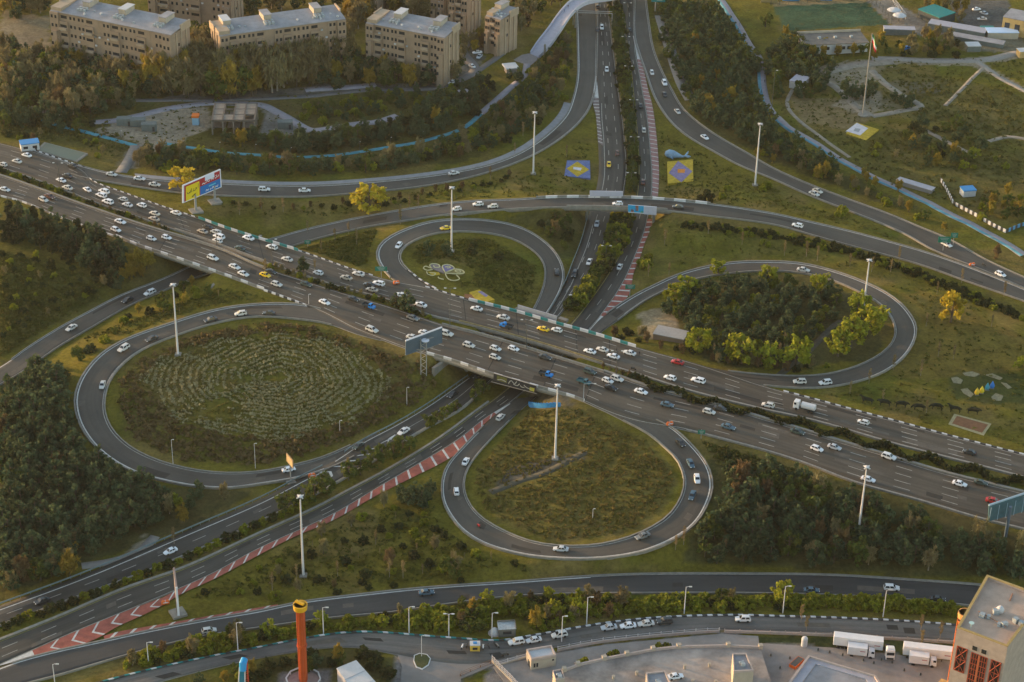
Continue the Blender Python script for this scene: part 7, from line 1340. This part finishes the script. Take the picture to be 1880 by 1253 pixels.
# butterfly drawn in stone edging
B0 = P(820, 500); zz = max(P(x, y)[2] for x, y in ((780,492),(850,500),(840,514),(800,484)))+.1; e = empty('butterfly_bed', (B0[0], B0[1], zz), 0, 'butterfly outline laid in pale stones on the lawn of the northwest loop', 'flower bed'); cp = lambda x, y: (760+x/9.4, 460+y/9.4)
def edging(pts, w=.42, closed=False):
    p = [np.array(unproj(*cp(x, y), zz))-np.array(e.location) for x, y in pts]; p = curve(p, len(p)*4); mb = MB(); mb.tube(p, w/2, 6); mb.build('edging', mat('butterfly_stone', (.50,.45,.25), noise=.15), e)
for poly, m in (([(490,260),(600,245),(690,310),(540,385)], FV), ([(290,240),(400,235),(490,290),(520,385),(430,360),(300,300)], mat('flowers_mauve', (.22,.18,.17), noise=.2)), ([(230,370),(430,375),(450,415),(350,430),(220,400)], FY), ([(560,385),(700,330),(830,350),(860,390),(760,405)], mat('flowers_olive', (.20,.16,.05), noise=.2))): slab('petal', m, e, [unproj(*cp(x, y), zz) for x, y in poly], zz-1, zz-.02)
for l in ([(540,385),(490,270),(560,245),(640,260),(695,315),(540,385)],[(540,385),(700,325),(820,340),(870,385),(800,405),(540,395)],[(300,310),(275,250),(340,230),(430,250),(440,290),(360,295),(340,265)],[(300,310),(200,275),(165,310),(230,345),(320,330)],[(220,370),(240,415),(330,435),(370,400),(280,385)],[(540,400),(580,480),(640,515),(720,520),(785,490),(735,425)],[(510,500),(430,480),(420,460)],[(710,350),(780,345),(805,375),(740,375),(710,350)],[(540,290),(600,275),(630,300),(570,305)]): edging(l)
# whale
b = P(1238, 290); e = empty('whale_sculpture', b, 0, 'blue whale shaped sculpture lying on the lawn above the yellow flower carpet', 'sculpture'); BLW = mat('whale_blue', (.19,.30,.42), rough=.5, noise=.15, nscale=.5); m = MB(); m.tube([(-3.9, 0, 1.5), (-3.5, 0, 1.6), (-2.2, 0, 1.7), (-.5, 0, 1.5), (1.5, 0, 1.0), (3.2, 0, .6), (4.4, 0, .8)], [.3, 1.1, 1.75, 1.6, .95, .45, .3], 16); m.build('body', BLW, e)
m = MB(); m.tube([(4.2, 0, .9), (5.2, 1.3, 1.5), (5.6, 1.9, 2.2)], [.35, .4, .08], 8); m.tube([(4.2, 0, .9), (5.4, -1.2, 1.2), (6.4, -1.6, 1.4)], [.35, .55, .1], 8); m.build('tail', BLW, e); m = MB(); m.tube([(-1.5, -1.5, 1.0), (-.6, -2.4, .4)], [.45, .1], 8); m.build('fin', BLW, e); MB().lathe([(.16, 0), (.02, .2)], (-3.0, -1.3, 1.9), 8).build('eye', DPOLE, e)
for x, y, c, l in ((1793,725,(.62,.40,.02),'left yellow rain drop sculpture'),(1802,722,(.66,.48,.02),'right yellow rain drop sculpture'),(1812,716,(.02,.22,.32),'teal rain drop sculpture'),(1821,713,(.02,.16,.50),'blue rain drop sculpture')):
    b = P(x, y); e = empty('drop_sculpture', b, 0, l+' on the round flower lawn', 'sculpture'); MB().lathe([(.1, -.1), (.75, .3), (1.0, 1.0), (.8, 1.8), (.35, 2.7), (.04, 3.4)], n=14).build('drop', mat('drop_%d' % x, c, rough=.4), e); MB().box((0, 0, .05), (1.6, 1.6, .3)).build('base', CONC, e); e.scale = (.8,)*3
# topiary animals: one continuous skinned body each
def skin_mesh(name, verts, edges, rad, sub=1):
    me = bpy.data.meshes.new(name); me.from_pydata(verts, edges, []); o = bpy.data.objects.new(name, me); COL.objects.link(o); sk_ = o.modifiers.new('skin', 'SKIN'); o.modifiers.new('sub', 'SUBSURF').levels = sub
    for i, r in enumerate(rad): me.skin_vertices[0].data[i].radius = (r, r)
    me.skin_vertices[0].data[0].use_root = True; dg = bpy.context.evaluated_depsgraph_get(); out = bpy.data.meshes.new_from_object(o.evaluated_get(dg)); bpy.data.objects.remove(o); bpy.data.meshes.remove(me); return out
def quadruped(neck, head, bulk=1.0, grazing=0):
    v = [(0,0,1.35),(.9,0,1.4),(1.5,0,1.45),(-.8,0,1.4),(-1.5,0,1.4)]; r = [.55*bulk,.58*bulk,.45*bulk,.55*bulk,.42*bulk]; e = [(0,1),(1,2),(0,3),(3,4)]
    n0 = len(v); v += [(1.5+neck[0]*.5,0,1.45+neck[1]*.5),(1.5+neck[0],0,1.45+neck[1]),(1.5+neck[0]+head[0],0,1.45+neck[1]+head[1])]; r += [.32*bulk,.27*bulk,.16*bulk]; e += [(2,n0),(n0,n0+1),(n0+1,n0+2)]
    for base, x, bk in ((2,1.35,.0),(4,-1.45,.12)):
        for s in (-.38,.38):
            k = len(v); v += [(x,s,.95),(x-bk,s,.5),(x,s*1.05,0)]; r += [.2*bulk,.13*bulk,.12*bulk]; e += [(base,k),(k,k+1),(k+1,k+2)]
    k = len(v); v += [(-2.0,0,1.2),(-2.15,0,.7)]; r += [.1,.05]; e += [(4,k),(k,k+1)]
    return skin_mesh('body', v, e, r)
QM = [quadruped((.7,.9),(.6,-.1)), quadruped((.6,.1),(.6,-.4), 1.15), quadruped((.75,-.5),(.4,-.6), 1.05)]; TOP = mat('topiary_dark', (.014,.017,.009), rough=1, noise=.4, nscale=3)
for q_ in QM: q_.materials.append(TOP)
for i, (x, y, k, fl) in enumerate(((1592,741,0,1),(1624,745,1,1),(1654,748,1,0),(1687,753,2,1),(1720,752,2,1),(1753,757,0,1),(1786,760,1,0))):
    b = P(x, y); e = empty('animal_sculpture', b, -.22+(math.pi if fl else 0), ('upright necked' if k == 0 else 'level backed' if k == 1 else 'grazing')+f' dark animal figure on the lawn, {ORD[i]} from the left in the row', 'sculpture', 'row of dark animal figures'); e.scale = (.98, .98, 1.2); link_part('body', QM[k], e)
# people
def person_mesh(step):
    v = [(0,0,.95),(0,0,1.2),(0,0,1.42),(0,0,1.52),(.02,0,1.68)]; r = [.15,.15,.17,.06,.11]; e = [(0,1),(1,2),(2,3),(3,4)]
    for s in (-1, 1):
        k = len(v); st = step*s; v += [(0,s*.1,.88),(st*.55,s*.1,.48),(st,s*.1,.06),(st+.14,s*.1,.03)]; r += [.09,.065,.045,.04]; e += [(0,k),(k,k+1),(k+1,k+2),(k+2,k+3)]
        k = len(v); v += [(0,s*.2,1.4),(-st*.35,s*.25,1.15),(-st*.5+.06,s*.24,.92)]; r += [.06,.045,.035]; e += [(2,k),(k,k+1),(k+1,k+2)]
    return skin_mesh('person', v, e, r)
PM = [person_mesh(.22), person_mesh(.1)]; CL = [mat('clothes_dark', (.03,.03,.035)), mat('clothes_blue', (.06,.09,.18)), mat('clothes_red', (.25,.05,.05))]; PMM = {}
for i, (x, y, rd, l, c) in enumerate(((1132,641,'main_far','person in dark clothes walking at the far edge of the highway bridge',0),(1174,649,'main_far','person in dark clothes standing by the end of the bridge barrier',0),(1036,20,'fb','person in blue on the footbridge, upper of two',1),(1043,12,'fb','person in dark clothes on the footbridge near the top edge',0),(1404,150,None,'person in dark clothes on the pale path at the top right',0),(1358,45,None,'person in blue on the pale path near the top edge',1),(1654,346,None,'person in red on the blue path by the awning',2),(1398,168,None,'person in dark clothes below the first on the pale path',0))):
    p = P(x, y, .9) if rd is None else (fb if rd == 'fb' else R[rd]).locate(x, y, .9)[0]
    if rd is None: p[2] += .25
    if (i % 2, c) not in PMM: me = PM[i % 2].copy(); me.materials.append(CL[c]); PMM[(i % 2, c)] = me
    o = addobj('person', PMM[(i % 2, c)]); o.location = Vector([float(q) for q in p]); o.rotation_euler = (0, 0, i*1.3); tag(o, l, 'person')
# ---------------- fences
def fence(pxs, label, h=1.6, post=3.0, m=None, rails=(.3,.9,1.5), wall=None, name='fence', z0=0.0):
    c = np.array([P(x, y) for x, y in pxs]); ln = np.linalg.norm(np.diff(c, axis=0), axis=1).sum(); n = max(2, int(ln/post)); c = curve(c, n+1); c[:, 2] = tz(c[:, 0], c[:, 1])+z0; e = empty(name, c[n//2], 0, label, 'fence'); L0 = np.array(e.location); c = c-L0; m = m or WHT
    for z in rails: mb = MB(); mb.tube([p+[0, 0, z] for p in c], .07, 4, False); mb.build('rail', m, e)
    pm = MB().box((0, 0, h/2-.2), (.22, .22, h+.4)).mesh('post', m)
    for p in c[::max(1, (n+1)//80)]: link_part('post', pm, e, tuple(p))
    if wall:
        mb = MB()
        for a, b in zip(c[:-1], c[1:]): t = b-a; s = np.array([-t[1], t[0], 0]); s = s/np.linalg.norm(s)*.15; d = np.array([0, 0, -.5]); u = np.array([0, 0, wall[0]]); mb.quad(a-s+d, b-s+d, b-s+u, a-s+u); mb.quad(b+s+d, a+s+d, a+s+u, b+s+u); mb.quad(a-s+u, b-s+u, b+s+u, a+s+u)
        mb.build('base_wall', wall[1], e)
    return e
fence([(1024,1196),(1068,1187),(1110,1180),(1195,1171),(1290,1163),(1320,1162)], 'white rail fence on a pink wall between the service road and the terrace', 1.7, 3.2, mat('fence_pinkwhite', (.55,.50,.48)), wall=(.9, PINK)); fence([(1330,1162),(1400,1164),(1530,1169),(1653,1176),(1750,1182)], 'low pink wall fence between the service road and the parked trucks', 1.3, 4, PINK, (1.0,), wall=(.8, PINK)); fence([(903,1216),(918,1232),(934,1248),(950,1265)], 'white lattice fence running down to the bottom edge by the gate', 2.4, 1.2, mat('fence_pinkwhite', (.55,.50,.48)), (.4,1.0,1.6,2.2), wall=(.8, CREAM)); fence([(915,1224),(945,1215),(966,1209)], 'white rail fence between the gate and the gatehouse', 1.8, 2.2, mat('fence_pinkwhite', (.55,.50,.48)), wall=(.6, CREAM)); fence([(845,1243),(870,1232),(901,1220)], 'rusty low fence left of the white lattice fence', 1.0, 2.5, mat('rusty_rail', (.2,.1,.06)))
def striped(pts, label, ma, mb_):
    c = np.array([P(x, y) for x, y in pts]); n = int(np.linalg.norm(np.diff(c, axis=0), axis=1).sum()/1.25); c = curve(c, n+1); c[:, 2] = tz(c[:, 0], c[:, 1]); e = empty('striped_fence', c[n//2], 0, label, 'fence'); L0 = np.array(e.location)
    for i in range(n): d = c[i+1]-c[i]; box_part('panel', ma if i % 2 else mb_, e, (c[i]+c[i+1])/2-L0+np.array([0, 0, .7]), (np.linalg.norm(d)*.98, .3, 1.5), math.atan2(d[1], d[0]))
striped([(1750,376),(1780,392),(1815,412),(1846,428)], 'black and white striped fence along the right path', WHT, BLACKP); striped([(1726,332),(1738,352),(1749,374)], 'short striped fence running back from the right path', WHT, BLACKP); striped([(1847,428),(1865,420),(1895,410)], 'blue and dark striped fence at the right edge', mat('fence_blue', (.08,.25,.45)), BLACKP)
fence([(1415,10),(1590,3),(1636,44)], 'tall mesh fence around the green sports pitch', 3.5, 4, DPOLE, (1.0,3.4)); fence([(1636,0),(1650,20),(1662,36)], 'row of flags and rails beside the sports pitch', 3.0, 2.0, WHT, (1.0,2.8))
for i, (x, y, c) in enumerate(((1412,5,(.35,.25,.1)),(1452,2,(.04,.2,.4)),(1490,1,(.35,.25,.1)),(1512,1,(.04,.2,.4)),(1550,0,(.3,.28,.2)))): p = P(x, y); e = empty('advert_board', p, 0, ('blue' if c[0] < .1 else 'sandy')+f' advertising board behind the sports pitch, {ORD[i]} from the left', 'board'); box_part('board', mat('advert%d' % i, c), e, (0, 0, 1.2), (8, .3, 2.4)); box_part('stand', DPOLE, e, (0, .4, .6), (6, .2, 1.2))
for x, y, l in ((1640,30,'upper'),(1650,40,'lower')): p = P(x, y); e = empty('round_canopy', p, 0, f'{l} pale round canopy beside the pitch', 'canopy'); MB().lathe([(3.2, 3.0), (2.4, 3.6), (.2, 4.0)], n=14).build('cover', WHT, e); MB().tube([(0, 0, 0), (0, 0, 3.4)], .15, 6).build('post', DPOLE, e)
# round traffic island and blue wall by the bridge foot
c = np.array([P(x, y) for x, y in ((760,1206),(770,1202),(784,1204),(791,1212),(787,1224),(775,1232),(764,1228),(759,1216))]); z = .45; e = empty('traffic_island', (c[:, 0].mean(), c[:, 1].mean(), z), 0, 'small planted traffic island with a painted kerb on the forecourt', 'traffic island'); slab('kerb', WHITEB, e, [p for p in c], -.3, z); cc = c.mean(0); slab('grass', mat('island_grass', (.06,.065,.02), noise=.3, nscale=2), e, [cc+(p-cc)*.9 for p in c], z-.3, z+.04)
a, b = P(970,745), P(1028,748); e = empty('blue_wall', a, math.atan2((b-a)[1], (b-a)[0]), 'low curved blue wall on the slope under the bridge end', 'wall'); L = float(np.linalg.norm((b-a)[:2])); m = MB()
cw = [(u*L, -1.8*math.sin(u*3.14)) for u in np.linspace(0, 1, 13)]; ca_, sa_ = math.cos(e.rotation_euler[2]), math.sin(e.rotation_euler[2])
for (x0, y0), (x1, y1) in zip(cw[:-1], cw[1:]):
    zs_ = [float(tz(a[0]+x*ca_-y*sa_, a[1]+x*sa_+y*ca_))-a[2] for x, y in ((x0, y0), (x1, y1), (x0, y0-.8), (x1, y1-.8))]; m.prism([(x0, y0), (x1, y1), (x1, y1+.35), (x0, y0+.35)], min(zs_)-.6, max(zs_)+1.5)
m.build('painted_face', mat('wall_blue', (.03,.20,.42), noise=.2, nscale=.8), e); box_part('base', CONC, e, (L/2, -.8, -.6), (L*.9, 1.2, .6))
for x, y in ((1502,1195),(1523,1199),(1547,1204),(1585,1214),(1604,1219),(1618,1213),(1638,1218),(1450,1210),(1415,1205),(1432,1228),(1660,1232),(1690,1240)):
    b = unproj(x, y, .24); e = empty('bollard', b, 0, 'small dark bollard standing on the truck yard', 'bollard', 'dark bollards on the truck yard'); MB().lathe([(.22, 0), (.22, .7), (.12, .85)], n=8).build('post', DPOLE, e); MB().lathe([(.34, 0), (.34, .12), (.1, .13)], n=8).build('base', CONC, e)
# ------------------------------------------------------------------ thin evening haze
hz = MB(); hz.box((0, 640, 182), (1500, 1500, 376)); hm = bpy.data.materials.new('haze'); hm.use_nodes = True; hn = hm.node_tree; hn.nodes.remove(hn.nodes['Principled BSDF'])
pv = hn.nodes.new('ShaderNodeVolumePrincipled'); pv.inputs['Color'].default_value = (.95, .91, .83, 1); pv.inputs['Density'].default_value = .000023; pv.inputs['Anisotropy'].default_value = .2
hn.links.new(pv.outputs[0], hn.nodes['Material Output'].inputs['Volume']); tag(hz.build('haze', hm), 'thin pale evening haze over the whole interchange', 'haze', kind='stuff')
# ------------------------------------------------------------------ light
w = bpy.data.worlds.new('World'); SC.world = w; w.use_nodes = True
nt = w.node_tree; bg = nt.nodes['Background']; sk = nt.nodes.new('ShaderNodeTexSky'); sk.sky_type = 'NISHITA'; sk.sun_disc = False
SEL, SAZ = RAD(5.5), math.atan2(-1.0, 0.5)
sk.sun_elevation = SEL; sk.sun_rotation = SAZ; sk.altitude = 1200; sk.air_density = 1.0; sk.dust_density = 2.6; sk.ozone_density = 0.5
nt.links.new(sk.outputs[0], bg.inputs['Color']); bg.inputs['Strength'].default_value = 0.15
sd = bpy.data.lights.new('sun', 'SUN'); so = bpy.data.objects.new('sun', sd); COL.objects.link(so)
sd.energy = 2.0; sd.angle = RAD(1.0); sd.color = (1.0, 0.64, 0.34)
dv = Vector((math.sin(SAZ)*math.cos(SEL), math.cos(SAZ)*math.cos(SEL), math.sin(SEL)))
so.rotation_euler = dv.to_track_quat('Z', 'Y').to_euler()
SC.view_settings.view_transform = 'Standard'; SC.view_settings.look = 'None'; SC.view_settings.gamma = 1; SC.view_settings.exposure = 1.93
SC.render.engine = 'CYCLES'
